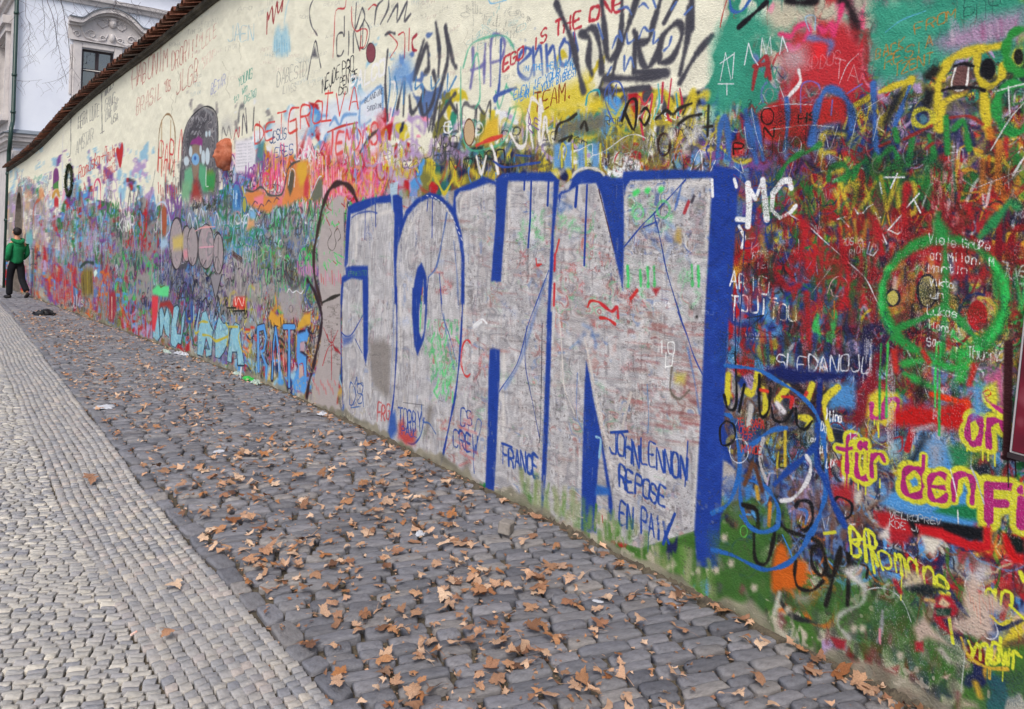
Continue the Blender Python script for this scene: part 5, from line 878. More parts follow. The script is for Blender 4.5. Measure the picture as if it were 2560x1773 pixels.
# ---------------------------------------------------------------- bare, dirty plaster where the paint stops at the paving
fr_ = int(.62/HT*NZ); Xf, Zf, Hf = XG[:fr_], ZG[:fr_], HG[:fr_]
nz = lattice(Xf, Zf, .22, .5, 61)*.6+lattice(Xf, Zf, .06, .09, 62)*.4
foot = np.clip((.03+.14*(nz-.3)-Hf)/.025, 0, 1)*.92
fc = hexc('9c9684')*(.75+.35*lattice(Xf, Zf, .05, .05, 63))[..., None]
gm = (np.clip(lattice(Xf, Zf, .3, .08, 64)-.5, 0, 1)*1.1*np.clip(1-Hf/.12, 0, 1))[..., None]
fc = fc*(1-gm)+hexc('4c5438')*gm
A[:fr_] += (fc-A[:fr_])*foot[..., None]
chip = np.clip((lattice(Xf, Zf, .018, .02, 71)*.55+lattice(Xf, Zf, .16, .12, 72)*.45-.74)/.03, 0, 1)*np.clip(1.2-Hf*2.2, .0, 1)
A[:fr_] += (hexc('b8b0a0')-A[:fr_])*(chip*.7)[..., None]
np.clip(A, 0, 1, out=A)
del foot, fc, gm, chip, nz
pig = np.where(A <= .04045, A/12.92, ((A+.055)/1.055)**2.4)*ALB
buf = np.ones((NZ, NX, 4), np.float32)
buf[..., :3] = pig
img = bpy.data.images.new('wall_pigment', NX, NZ, float_buffer=True, alpha=False)
img.colorspace_settings.name = 'Linear Rec.709'
img.pixels.foreach_set(buf.ravel())
img.update()
img.pack()
del buf, pig, A, XG, ZG, HG, GRAIN

# ================================================================== MATERIALS
def srgb(h):
    c = hexc(h).astype(float)
    return tuple(float(x/12.92 if x <= .04045 else ((x+.055)/1.055)**2.4) for x in c)
def mat(name, cols, rough=.8, scale=6.0, detail=5, bump=.0, bscale=60, metal=0, src='noise', spec=.3):
    """procedural material: colours spread over noise / per-object random / a per-stone attribute"""
    m = bpy.data.materials.new(name); m.use_nodes = True
    nt = m.node_tree; N = nt.nodes; Lk = nt.links
    b = N['Principled BSDF']
    b.inputs['Roughness'].default_value = rough; b.inputs['Metallic'].default_value = metal
    b.inputs['Specular IOR Level'].default_value = spec
    tc = N.new('ShaderNodeTexCoord')
    cr = N.new('ShaderNodeValToRGB')
    els = cr.color_ramp.elements
    while len(els) < len(cols): els.new(.5)
    for i, c in enumerate(cols):
        els[i].position = i/max(len(cols)-1, 1) if src != 'noise' else .28+.44*i/max(len(cols)-1, 1)
        els[i].color = (*srgb(c), 1)
    nz = N.new('ShaderNodeTexNoise'); nz.inputs['Scale'].default_value = scale; nz.inputs['Detail'].default_value = detail; nz.inputs['Roughness'].default_value = .65
    Lk.new(tc.outputs['Object'], nz.inputs['Vector'])
    if src == 'noise':
        Lk.new(nz.outputs['Fac'], cr.inputs['Fac']); Lk.new(cr.outputs['Color'], b.inputs['Base Color'])
    else:
        if src == 'object':
            oi = N.new('ShaderNodeObjectInfo'); v = oi.outputs['Random']
        else:
            at = N.new('ShaderNodeAttribute'); at.attribute_name = 'tone'; v = at.outputs['Fac']
        Lk.new(v, cr.inputs['Fac'])
        mx = N.new('ShaderNodeMix'); mx.data_type = 'RGBA'; mx.blend_type = 'MULTIPLY'; mx.inputs['Factor'].default_value = 1
        g = N.new('ShaderNodeValToRGB'); g.color_ramp.elements[0].position = .3; g.color_ramp.elements[0].color = (.62, .61, .6, 1); g.color_ramp.elements[1].position = .7; g.color_ramp.elements[1].color = (1.18, 1.17, 1.15, 1)
        Lk.new(nz.outputs['Fac'], g.inputs['Fac']); Lk.new(cr.outputs['Color'], mx.inputs[6]); Lk.new(g.outputs['Color'], mx.inputs[7])
        Lk.new(mx.outputs[2], b.inputs['Base Color'])
    if bump:
        n2 = N.new('ShaderNodeTexNoise'); n2.inputs['Scale'].default_value = bscale; n2.inputs['Detail'].default_value = 6
        Lk.new(tc.outputs['Object'], n2.inputs['Vector'])
        bp = N.new('ShaderNodeBump'); bp.inputs['Strength'].default_value = bump; bp.inputs['Distance'].default_value = .01
        Lk.new(n2.outputs['Fac'], bp.inputs['Height']); Lk.new(bp.outputs['Normal'], b.inputs['Normal'])
    return m
M = {}
M['render_white'] = mat('pale_render', ['ced4e1', 'd6dce8', 'dce2ec'], .9, .8, bump=.15, bscale=20)
M['stone_trim'] = mat('stone_trim', ['a8a4a6', 'bcb8b8', 'c8c4c2'], .85, 3, bump=.3, bscale=30)
M['slate'] = mat('slate_ledge', ['5c646c', '78808a'], .6, 5, bump=.2)
M['zinc'] = mat('green_pipe_paint', ['122c28', '183630', '20403a'], .45, 8, spec=.5)
M['frame_dark'] = mat('dark_window_frame', ['2c2428', '3a3034'], .5, 10)
M['white_paint'] = mat('white_window_paint', ['d8d4cc', 'e6e2da'], .5, 10)
M['wood_door'] = mat('old_door_wood', ['2a221c', '382c24', '463a30'], .8, 12, bump=.5, bscale=40)
M['door_stone'] = mat('door_surround_stone', ['5c5650', '746c66', '8a827c'], .9, 8, bump=.4)
M['coping'] = mat('weathered_coping', ['2e2b26', '48443c', '625c52'], .9, 5, bump=.5, bscale=30)
M['tile'] = mat('roof_tile_clay', ['3c261d', '563326', '663d2c', '44332a', '2a2520', '5e3828', '36241d'], .85, 18, bump=.5, bscale=60, src='object')
M['dirt'] = mat('joint_dirt', ['3a352f', '4b443b', '5e5648', '514a42'], .95, 30, detail=8, bump=.8, bscale=120)
STONE = ['66686f', '717279', '7d7e85', '6b6d75', '838389', '5d5f67', '8c8988', '74767d', '7a7a7e', '64666e']
SETT = ['a3a19d', 'aeaba6', '94959a', 'b9b5ac', '8a8b92', 'c4bfb5', '9e9da0', 'b4b0a9', '909196', 'cac5ba', '98989c', 'b6b2aa']
SETTG = ['98989b', 'a4a2a1', '8c8e93', 'b0aca6', '9c9c9f', 'a7a4a1', 'b4aba6', '878990', 'b8b2a9']
for k, pal_, b in (('cobble', STONE, .55), ('sett', SETT, .4), ('settg', SETTG, .4)):
    q_ = .055 if k == 'cobble' else .026
    M[k] = mat(k+'_stone', pal_, .6, 26*q_, detail=8, bump=b, bscale=130*q_, src='object', spec=.28)
    M[k+'_many'] = mat(k+'_stone_many', pal_, .6, 26, detail=8, bump=b, bscale=130, src='attr', spec=.28)
LEAFC = ['a87e62', 'bc9a80', '8a6048', 'c8ac94', 'a07c62', '6c4a38', 'b08a6c', 'c6a48a', '9c683f', 'b2835e', '5c4032', 'bc987c', 'd2b69c', '84522f']
M['leaf'] = mat('dry_leaf', LEAFC, .75, 14, detail=4, bump=.35, bscale=40, src='object')
M['leaf_many'] = mat('dry_leaf_many', LEAFC, .75, 14, detail=4, bump=.35, bscale=40, src='attr')
M['bark'] = mat('bare_bark', ['4a464e', '5a545a', '6a6468'], .9, 8, bump=.4)
def glass_mat():
    m = bpy.data.materials.new('window_glass'); m.use_nodes = True
    b = m.node_tree.nodes['Principled BSDF']
    b.inputs['Base Color'].default_value = (.02, .025, .03, 1); b.inputs['Roughness'].default_value = .04; b.inputs['Specular IOR Level'].default_value = 1.0; b.inputs['IOR'].default_value = 1.9
    nz = m.node_tree.nodes.new('ShaderNodeTexNoise'); nz.inputs['Scale'].default_value = 2.5
    bp = m.node_tree.nodes.new('ShaderNodeBump'); bp.inputs['Strength'].default_value = .25; bp.inputs['Distance'].default_value = .02
    m.node_tree.links.new(nz.outputs['Fac'], bp.inputs['Height']); m.node_tree.links.new(bp.outputs['Normal'], b.inputs['Normal'])
    return m
M['glass'] = glass_mat()
def wall_mat():
    m = bpy.data.materials.new('painted_plaster'); m.use_nodes = True
    nt = m.node_tree; N = nt.nodes; Lk = nt.links; b = N['Principled BSDF']
    uv = N.new('ShaderNodeUVMap'); uv.uv_map = 'wall'
    ti = N.new('ShaderNodeTexImage'); ti.image = img; ti.extension = 'EXTEND'; ti.interpolation = 'Linear'
    Lk.new(uv.outputs['UV'], ti.inputs['Vector']); Lk.new(ti.outputs['Color'], b.inputs['Base Color'])
    tc = N.new('ShaderNodeTexCoord')
    n1 = N.new('ShaderNodeTexNoise'); n1.inputs['Scale'].default_value = 130; n1.inputs['Detail'].default_value = 5
    n2 = N.new('ShaderNodeTexNoise'); n2.inputs['Scale'].default_value = 7; n2.inputs['Detail'].default_value = 5
    ad = N.new('ShaderNodeMath'); ad.operation = 'MULTIPLY_ADD'; ad.inputs[1].default_value = 4.0
    Lk.new(tc.outputs['Object'], n1.inputs['Vector']); Lk.new(tc.outputs['Object'], n2.inputs['Vector'])
    Lk.new(n2.outputs['Fac'], ad.inputs[0]); Lk.new(n1.outputs['Fac'], ad.inputs[2])
    bp = N.new('ShaderNodeBump'); bp.inputs['Strength'].default_value = .75; bp.inputs['Distance'].default_value = .006
    Lk.new(ad.outputs[0], bp.inputs['Height']); Lk.new(bp.outputs['Normal'], b.inputs['Normal'])
    rr = N.new('ShaderNodeMapRange'); rr.inputs['To Min'].default_value = .5; rr.inputs['To Max'].default_value = .8
    Lk.new(n2.outputs['Fac'], rr.inputs['Value']); Lk.new(rr.outputs['Result'], b.inputs['Roughness'])
    b.inputs['Specular IOR Level'].default_value = .14
    return m
M['wall'] = wall_mat()

# ================================================================== BUILD HELPERS
def link(o, parent=None):
    COL.objects.link(o)
    if parent is not None: o.parent = parent
    return o
def mesh(name, v, f, m=None, parent=None, smooth=False, uv=None, tone=None):
    me = bpy.data.meshes.new(name); me.from_pydata([tuple(map(float, q)) for q in v], [], f)
    if m is not None: me.materials.append(M[m] if isinstance(m, str) else m)
    if smooth: me.polygons.foreach_set('use_smooth', [True]*len(me.polygons))
    if uv is not None:
        u = me.uv_layers.new(name='wall'); li = np.empty(len(me.loops), np.int32); me.loops.foreach_get('vertex_index', li)
        u.data.foreach_set('uv', np.asarray(uv, np.float32)[li].ravel())
    if tone is not None:
        at = me.attributes.new('tone', 'FLOAT', 'POINT'); at.data.foreach_set('value', np.asarray(tone, np.float32))
    me.update()
    return link(bpy.data.objects.new(name, me), parent)
def empty(name, loc=(0, 0, 0), rz=0, parent=None):
    o = bpy.data.objects.new(name, None); o.location = loc; o.rotation_euler = (0, 0, rz); o.empty_display_size = .2
    return link(o, parent)
def tag(o, label=None, cat=None, group=None, kind=None):
    if label: o['label'] = label
    if cat: o['category'] = cat
    if group: o['group'] = group
    if kind: o['kind'] = kind
    return o
class MB:
    """collects boxes, prisms and tubes for ONE mesh object"""
    def __init__(s): s.v = []; s.f = []
    def add(s, v, f):
        n = len(s.v); s.v += [tuple(q) for q in v]; s.f += [tuple(i+n for i in q) for q in f]; return s
    def box(s, x0, x1, y0, y1, z0, z1, bev=0):
        b = bev
        if not b:
            return s.add([(x0, y0, z0), (x1, y0, z0), (x1, y1, z0), (x0, y1, z0), (x0, y0, z1), (x1, y0, z1), (x1, y1, z1), (x0, y1, z1)],
                         [(3, 2, 1, 0), (4, 5, 6, 7), (0, 1, 5, 4), (1, 2, 6, 5), (2, 3, 7, 6), (3, 0, 4, 7)])
        bm = bmesh.new(); bmesh.ops.create_cube(bm, size=1)
        for q in bm.verts: q.co = Vector(((x0+x1)/2+q.co.x*(x1-x0), (y0+y1)/2+q.co.y*(y1-y0), (z0+z1)/2+q.co.z*(z1-z0)))
        bmesh.ops.bevel(bm, geom=list(bm.edges), offset=b, segments=1, affect='EDGES')
        bm.verts.index_update()
        s.add([q.co[:] for q in bm.verts], [[q.index for q in f.verts] for f in bm.faces]); bm.free(); return s
    def tube(s, pts_, r, n=6):
        P_ = [Vector(q) for q in pts_]; R_ = r if isinstance(r, (list, tuple)) else [r]*len(P_)
        base = len(s.v); ref = Vector((0, 0, 1))
        for i, q in enumerate(P_):
            t = (P_[min(i+1, len(P_)-1)]-P_[max(i-1, 0)]).normalized()
            if i == 0: a = t.cross(ref if abs(t.z) < .9 else Vector((1, 0, 0))).normalized()
            else: a = (a-t*a.dot(t)).normalized()
            b = t.cross(a)
            for k in range(n):
                an = 2*math.pi*k/n; s.v.append(tuple(q+(a*math.cos(an)+b*math.sin(an))*R_[i]))
        for i in range(len(P_)-1):
            for k in range(n):
                s.f.append((base+i*n+k, base+i*n+(k+1) % n, base+(i+1)*n+(k+1) % n, base+(i+1)*n+k))
        s.f.append(tuple(base+k for k in range(n))[::-1]); s.f.append(tuple(base+(len(P_)-1)*n+k for k in range(n)))
        return s
    def sweep(s, prof, path, closed=True):
        """prof: list of points already placed per path step: fn(i)->list of xyz"""
        base = len(s.v); n = len(prof(0))
        for i in range(path): s.v += [tuple(q) for q in prof(i)]
        for i in range(path-1):
            for k in range(n if closed else n-1):
                s.f.append((base+i*n+k, base+i*n+(k+1) % n, base+(i+1)*n+(k+1) % n, base+(i+1)*n+k))
        if closed:
            s.f.append(tuple(base+k for k in range(n))[::-1]); s.f.append(tuple(base+(path-1)*n+k for k in range(n)))
        return s
    def build(s, name, m, parent=None, smooth=False): return mesh(name, s.v, s.f, m, parent, smooth)

# ================================================================== GROUND
def border(x):
    """where the small setts meet the big cobbles"""
    return np.interp(x, [-3, 2.5, 4.7, 7.7, 16.7, 22, 30], [-1.14, -1.13, -1.11, -1.23, -1.68, -1.87, -2.1])
gx = np.concatenate([[-400, -60, -20], np.linspace(-8, 34, 85), [45, 70, 120, 600]])
gy = [-400, -60, -12, -3.3, -2.5, -1.8, -1, 0, 2, 6, 20, 80, 400]
zz = np.where(gx > 34, ground(34.), ground(gx))-.045
gv = [(x, y, z) for x, z in zip(gx, zz) for y in gy]
n = len(gy)
gf = [(i*n+j, (i+1)*n+j, (i+1)*n+j+1, i*n+j+1) for i in range(len(gx)-1) for j in range(n-1)]
M['street'] = mat('street_paving_far', ['6c6a6a', '807c78', '948e86'], .8, 14, bump=.6, bscale=24)
tag(mesh('ground', gv, gf, 'street', None, True), kind='structure')
def strip(name, x0, x1, ya, yb, dz, m):
    xs = np.linspace(x0, x1, 90); v = []; f = []
    for x in xs:
        v += [(x, ya(x), ground(x)+dz), (x, yb(x), ground(x)+dz)]
    for i in range(len(xs)-1): f.append((2*i, 2*i+1, 2*i+3, 2*i+2))
    return tag(mesh(name, v, f, m, None, True), kind='structure')
lane = strip('cobbled_lane', -1.6, 29.2, lambda x: -D+.02, lambda x: border(x)+.02, -.019, 'dirt')
pave = strip('sett_pavement', -1.6, 26, lambda x: border(x)+.02, lambda x: .55 if x < 6 else .12, -.0135, 'dirt')

def stone_tpl(rs):
    """rounded block, unit footprint; 8-sided rings"""
    ang = [(1, .72), (.72, 1), (-.72, 1), (-1, .72), (-1, -.72), (-.72, -1), (.72, -1), (1, -.72)]
    j = [(a+rs.uniform(-.10, .08), b+rs.uniform(-.12, .08)) for a, b in ang]
    v = []
    for sc, z in ((1.0, -.9), (.985, .05), (.93, .42), (.6, .66)):
        v += [(a*sc+rs.uniform(-.03, .03), b*sc+rs.uniform(-.03, .03), z+rs.uniform(-.12, .12)*(z > 0)) for a, b in j]
    v.append((rs.uniform(-.1, .1), rs.uniform(-.1, .1), .7))
    f = []
    for r in range(3):
        for k in range(8): f.append((r*8+k, r*8+(k+1) % 8, r*8+8+(k+1) % 8, r*8+8+k))
    for k in range(8): f.append((24+k, 24+(k+1) % 8, 32))
    return np.array(v), f
def sett_tpl(rs):
    ang = [(1, .84), (.84, 1), (-.84, 1), (-1, .84), (-1, -.84), (-.84, -1), (.84, -1), (1, -.84)]
    j = [(a+rs.uniform(-.13, .04), b+rs.uniform(-.15, .04)) for a, b in ang]
    v = []; tx, ty = rs.uniform(-.2, .2), rs.uniform(-.2, .2)
    for sc, z in ((1.0, -.9), (.99, .42), (.94, .66)):
        v += [(a*sc, b*sc, z+(tx*a+ty*b)*(z > 0)) for a, b in j]
    f = []
    for r in range(2):
        for k in range(8): f.append((r*8+k, r*8+(k+1) % 8, r*8+8+(k+1) % 8, r*8+8+k))
    f.append(tuple(16+k for k in range(8)))
    return np.array(v), f
rs = random.Random(5)
COB = [stone_tpl(rs) for _ in range(14)]; SET = [sett_tpl(rs) for _ in range(14)]
def project(x, y, z):
    d = np.stack([x, y, z-EYE], -1); k = d@NW
    return PCX+FPX*(d@NR)/np.maximum(k, .05), PCY-FPX*(d@NU)/np.maximum(k, .05), k
def lay_stones(stones, tpls, name, plural, bed, m, many, count):
    """stones: rows of x, y, z, half length along local x, half along local y, half height, yaw, tone, template"""
    st = np.array(stones)
    px, py, k = project(st[:, 0], st[:, 1], st[:, 2])
    vis = (px > 5) & (px < 2555) & (py > 300) & (py < 1768) & (k > .3)
    key = np.where(vis, k, 1e6)
    order = np.argsort(key); single = set(order[:count].tolist())
    mes = []
    for t, (v, f) in enumerate(tpls):
        me = bpy.data.meshes.new(name); me.from_pydata([tuple(q) for q in v], [], f); me.materials.append(M[m])
        me.polygons.foreach_set('use_smooth', [True]*len(f)); mes.append(me)
    for i in order[:count]:
        x, y, z, a, b, c, yaw, tone, t = st[i]
        o = bpy.data.objects.new(name, mes[int(t)]); o.location = (x, y, z); o.rotation_euler = (rs.uniform(-.05, .05), rs.uniform(-.05, .05), yaw); o.scale = (a, b, c)
        link(o, bed)
    V = []; Fc = []; To = []; nn = 0
    for i in range(len(st)):
        if i in single: continue
        x, y, z, a, b, c, yaw, tone, t = st[i]; v, f = tpls[int(t)]
        q = v*[a, b, c]; q[:, 2] += q[:, 0]*rs.uniform(-.05, .05)+q[:, 1]*rs.uniform(-.05, .05); cs, sn = math.cos(yaw), math.sin(yaw)
        V.append(np.stack([x+q[:, 0]*cs-q[:, 1]*sn, y+q[:, 0]*sn+q[:, 1]*cs, z+q[:, 2]], 1)); To.append(np.full(len(v), tone))
        Fc += [tuple(k_+nn for k_ in ff) for ff in f]; nn += len(v)
    o = mesh(plural, np.concatenate(V), Fc, many, bed, True, tone=np.concatenate(To)); tag(o, kind='stuff')
SK = .36
cob = []
x0 = -1.2
while x0 < 29:
    pitch = rs.uniform(.06, .079)*(1 if x0 < 14 else 1.25)
    yb = float(border(x0))-.092; y = yb-rs.uniform(-.012, .015)
    while y > -D+.05:
        ln = min(rs.uniform(.10, .205)*(1 if x0 < 14 else 1.25), y+D)
        if ln > .05:
            yc = y-ln/2; x = x0+SK*(yc+1.9)+rs.uniform(-.006, .006)+.012*math.sin(yc*5+x0*.8)
            if x > -1.5:
                cob.append((x, yc, float(ground(x))-.004+rs.uniform(-.007, .005), pitch/2-.0042, ln/2-.005, rs.uniform(.017, .026), math.atan(-SK)*-1*-1+rs.uniform(-.05, .05), rs.random(), rs.randrange(14)))
        y -= ln
    x0 += pitch
x0 = -1.2
while x0 < 26:                                     # the row of longer stones that edges the lane
    ln = rs.uniform(.09, .19); x = x0+ln/2; y = float(border(x))-.045
    cob.append((x, y+rs.uniform(-.014, .010), float(ground(x))-.006+rs.uniform(-.004, .003), ln/2-.005, rs.uniform(.034, .054), rs.uniform(.014, .02), rs.uniform(-.16, .16), rs.random(), rs.randrange(14))); x0 += ln
lay_stones(cob, COB, 'cobblestone', 'cobblestones', lane, 'cobble', 'cobble_many', 300)
setA = []; setB = []
for j in range(10):                                # courses that run along the street
    w = .041; off = .023+j*w; x0 = -1.2+rs.random()*.05
    while x0 < 25.5:
        ln = rs.uniform(.032, .05)*(1 if x0 < 9 else 1.4); x = x0+ln/2
        setA.append((x, float(border(x))+off+rs.uniform(-.003, .003)+.006*math.sin(x*2.1)+.003*math.sin(x*7+j), float(ground(x))-.004+rs.uniform(-.003, .002), ln/2-.0014, w/2-.0014, .012, rs.uniform(-.1, .1)-.12, min(max(rs.random()+.1*math.sin(x*1.9), 0), 1), rs.randrange(14))); x0 += ln
x0 = -1.8
while x0 < 25:                                     # the rest: courses across the pavement
    f_ = 1 if x0 < 8 else 1.4
    pitch = rs.uniform(.027, .036)*f_; y = float(border(x0+.46*(float(border(x0))+1.02)))+.416+rs.uniform(-.012, .004)
    yend = .5 if x0 < 5 else .05
    while y < yend:
        ln = rs.uniform(.036, .064)*f_; yc = y+ln/2; x = x0+.46*(yc+.6)+.010*math.sin(yc*6+x0*1.3)+rs.uniform(-.003, .003)
        setB.append((x, yc, float(ground(x))-.004+rs.uniform(-.003, .002)+.003*math.sin(x*3.1+yc*5), pitch/2-.0013, ln/2-.0016, .012, rs.uniform(-.08, .08)-.43, rs.random(), rs.randrange(14))); y += ln
    x0 += pitch
lay_stones(setA, SET, 'grey_sett', 'grey_setts', pave, 'settg', 'settg_many', 300)
lay_stones(setB, SET, 'pale_sett', 'pale_setts', pave, 'sett', 'sett_many', 300)

# ================================================================== THE GRAFFITI WALL
wall = empty('graffiti_wall', (0, 0, 0))
tag(wall, 'long plastered garden wall covered in graffiti, topped with red clay tiles', 'wall')
DX0, DX1 = 25.55, 26.95                           # arched doorway near the far end
def arch_z(x):
    t = (x-(DX0+DX1)/2)/((DX1-DX0)/2); zs = 1.05
    return zs+.75*np.sqrt(np.clip(1-t*t, 0, 1))
cols = [float(x) for x in D/np.tan(np.linspace(PH0, PH1, 250))]
cols = [x for x in cols if not (DX0-.05 < x < DX1+.05)]
dcol = [float((DX0+DX1)/2+(DX1-DX0)/2*math.cos(a)) for a in np.linspace(0, math.pi, 17)]
v = []; f = []; uv = []
def add_strip(xa, xb, za, zb_):
    R_ = 14; b0 = len(v)
    for x, zl in ((xa, za), (xb, zb_)):
        zt = float(wall_top(x))+.03
        for r in range(R_+1):
            z = zl+(zt-zl)*r/R_
            v.append((x, -D, z)); uv.append((float(u_of(x)), (z-(float(ground(x))-.15))/HT))
    for r in range(R_): f.append((b0+r, b0+R_+1+r, b0+R_+2+r, b0+r+1))
left = [x for x in cols if x > DX1]+[DX1]; right = [DX0]+[x for x in cols if x < DX0]
for xs in (left, right):
    for a, b in zip(xs[:-1], xs[1:]): add_strip(a, b, float(ground(a))-.25, float(ground(b))-.25)
for a, b in zip(dcol[:-1], dcol[1:]): add_strip(a, b, float(arch_z(a)), float(arch_z(b)))
bb = len(v)                                        # back, ends and reveals
for x in (XFAR, 15., 6., XNEAR):
    v += [(x, -D-.42, float(ground(x))-.25), (x, -D-.42, float(wall_top(x))+.03)]; uv += [(.3, .9), (.3, .9)]
for i in range(3): f.append((bb+2*i, bb+2*i+1, bb+2*i+3, bb+2*i+2))
b2 = len(v)
for x in (XFAR, XNEAR):
    for y, z in ((-D, -.25), (-D-.42, -.25), (-D-.42, 0), (-D, 0)):
        v.append((x, y, float(ground(x))-.25 if z < 0 else float(wall_top(x))+.03)); uv.append((.3, .9))
f += [(b2, b2+1, b2+2, b2+3), (b2+7, b2+6, b2+5, b2+4)]
mesh('plaster', v, f, 'wall', wall, uv=uv)
# crumbly dirt banked against the foot of the wall
xs = [float(x) for x in D/np.tan(np.linspace(PH0+.02, PH1, 700))]
wv = []; wf_ = []; dr = random.Random(4)
for i, x in enumerate(xs):
    k_ = .5+.5*math.sin(x*5)*math.sin(x*2.3+1); wv += [(x, -D-.001, float(ground(x))+.008+.03*k_*dr.random()), (x, -D+.018+.02*dr.random(), float(ground(x))+.004+.012*k_*dr.random()), (x, -D+.04+.05*k_*dr.random(), float(ground(x))-.018)]
for i in range(len(xs)-1):
    for j in range(2): wf_.append((i*3+j, i*3+j+1, i*3+4+j, i*3+3+j))
tag(mesh('dirt_fillet', wv, wf_, 'dirt', lane, True), kind='stuff')
# reveal + stone surround + boarded door
rev = MB(); path = [(DX1, float(ground(DX1))-.1)]+[(x, float(arch_z(x))) for x in dcol]+[(DX0, float(ground(DX0))-.1)]
cx_ = (DX0+DX1)/2
def ring(i):
    x, z = path[i]; s_ = 1.0; ox = (x-cx_)*1.16+cx_; oz = z+(.16*max(0, (z-1.0)/.75) if z > 1.0 else 0)
    return [(x, -D-.28, z), (x, -D+.025, z), (ox, -D+.025, oz), (ox, -D-.02, oz)]
rev.sweep(ring, len(path)); rev.build('door_surround', 'door_stone', wall)
door = empty('door', (0, 0, 0), parent=wall)
wb = (DX1-DX0)/7
for i in range(7):
    xa = DX0+i*wb+.006; xb = DX0+(i+1)*wb-.006; za = float(ground(cx_))-.1; zt = float(max(arch_z(xa+.01), arch_z(xb-.01)))+.02
    MB().box(xa, xb, -D-.25, -D-.21, za, zt, .006).build('plank', 'wood_door', door)
MB().box(DX0, DX1, -D-.215, -D-.19, .95, 1.07).build('door_rail', 'wood_door', door)
# moulded coping under the tiles
xs = [float(x) for x in D/np.tan(np.linspace(PH0, PH1, 120))]
cop = MB()
cop.sweep(lambda i: [(xs[i], -D-.2, wall_top(xs[i])-.0), (xs[i], -D+.03, wall_top(xs[i])), (xs[i], -D+.04, wall_top(xs[i])+.02), (xs[i], -D+.075, wall_top(xs[i])+.03), (xs[i], -D+.08, wall_top(xs[i])+.07), (xs[i], -D+.02, wall_top(xs[i])+.085), (xs[i], -D-.2, wall_top(xs[i])+.15)], len(xs))
cop.sweep(lambda i: [(xs[i], -D-.2, wall_top(xs[i])+.145), (xs[i], -D-.2, wall_top(xs[i])+.01), (xs[i], -D-.52, wall_top(xs[i])+.03), (xs[i], -D-.55, wall_top(xs[i])+.09)], len(xs))
cop.build('coping', 'coping', wall)
def tile_mesh():
    v = []; f = []; L0, L1 = .20, -.22; nseg = 7
    for s_, (y, z, r) in enumerate(((.21, .085, .078), (-.05, .155, .072), (-.22, .20, .066))):
        for rr in (r, r-.016):
            for k in range(nseg+1):
                a = math.pi*k/nseg; v.append((rr*math.cos(a), y, z+rr*math.sin(a)*.9))
    q = nseg+1
    for s_ in range(2):
        for k in range(nseg):
            a = s_*2*q+k; f.append((a, a+1, a+2*q+1, a+2*q)); b = a+q; f.append((b+1, b, b+2*q, b+2*q+1))
    for k in range(nseg): f.append((k+1, k, q+k, q+k+1))
    me = bpy.data.meshes.new('roof_tile'); me.from_pydata(v, [], f); me.materials.append(M['tile'])
    me.polygons.foreach_set('use_smooth', [True]*len(f)); return me
tm = tile_mesh(); x = -1.0
while x < 29.1:
    sl = float(wall_top(x+.1)-wall_top(x-.1))/.2
    o = bpy.data.objects.new('roof_tile', tm); o.location = (x, -D+rs.uniform(-.012, .012), float(wall_top(x))+rs.uniform(-.008, .008)); o.rotation_euler = (rs.uniform(-.03, .03), -math.atan(sl), rs.uniform(-.05, .05)); link(o, wall)
    x += .19
# ridge tiles that close the top of the coping, seen only from behind and above
rg = MB(); rg.sweep(lambda i: [(xs[i], -D-.2+.1*math.cos(a), wall_top(xs[i])+.215+.07*math.sin(a)) for a in np.linspace(0, math.pi, 6)], len(xs)); rg.build('ridge', 'coping', wall)

# ================================================================== THE PALACE BEHIND THE WALL
BX = 29.55
pal_o = empty('palace', (BX, -2.85, float(ground(BX))))
tag(pal_o, 'pale baroque palace with carved window pediment and stone cornice behind the wall', 'building')
pal_o.location = (0, 0, 0)
YC = -2.85                                         # its street corner
wy0, wy1, wz0, wz1 = -5.70, -4.72, 4.75, 6.83     # window opening in the facade that looks up the street
fv = MB()
fv.add([(BX, YC, -2), (BX, wy1, -2), (BX, wy1, 14), (BX, YC, 14)], [(0, 1, 2, 3)])
fv.add([(BX, wy1, -2), (BX, wy0, -2), (BX, wy0, wz0), (BX, wy1, wz0)], [(0, 1, 2, 3)])
fv.add([(BX, wy1, wz1), (BX, wy0, wz1), (BX, wy0, 14), (BX, wy1, 14)], [(0, 1, 2, 3)])
fv.add([(BX, wy0, -2), (BX, -22, -2), (BX, -22, 14), (BX, wy0, 14)], [(0, 1, 2, 3)])
fv.add([(BX, wy0, wz0), (BX, wy1, wz0), (BX, wy1, wz1), (BX, wy0, wz1), (BX+.3, wy0, wz0), (BX+.3, wy1, wz0), (BX+.3, wy1, wz1), (BX+.3, wy0, wz1)],
       [(0, 4, 5, 1), (1, 5, 6, 2), (2, 6, 7, 3), (3, 7, 4, 0)])
fv.add([(BX, YC, 14), (BX, -22, 14), (BX+22, -22, 14), (BX+22, YC, 14)], [(0, 1, 2, 3)])
fv.build('facade_wall', 'render_white', pal_o)
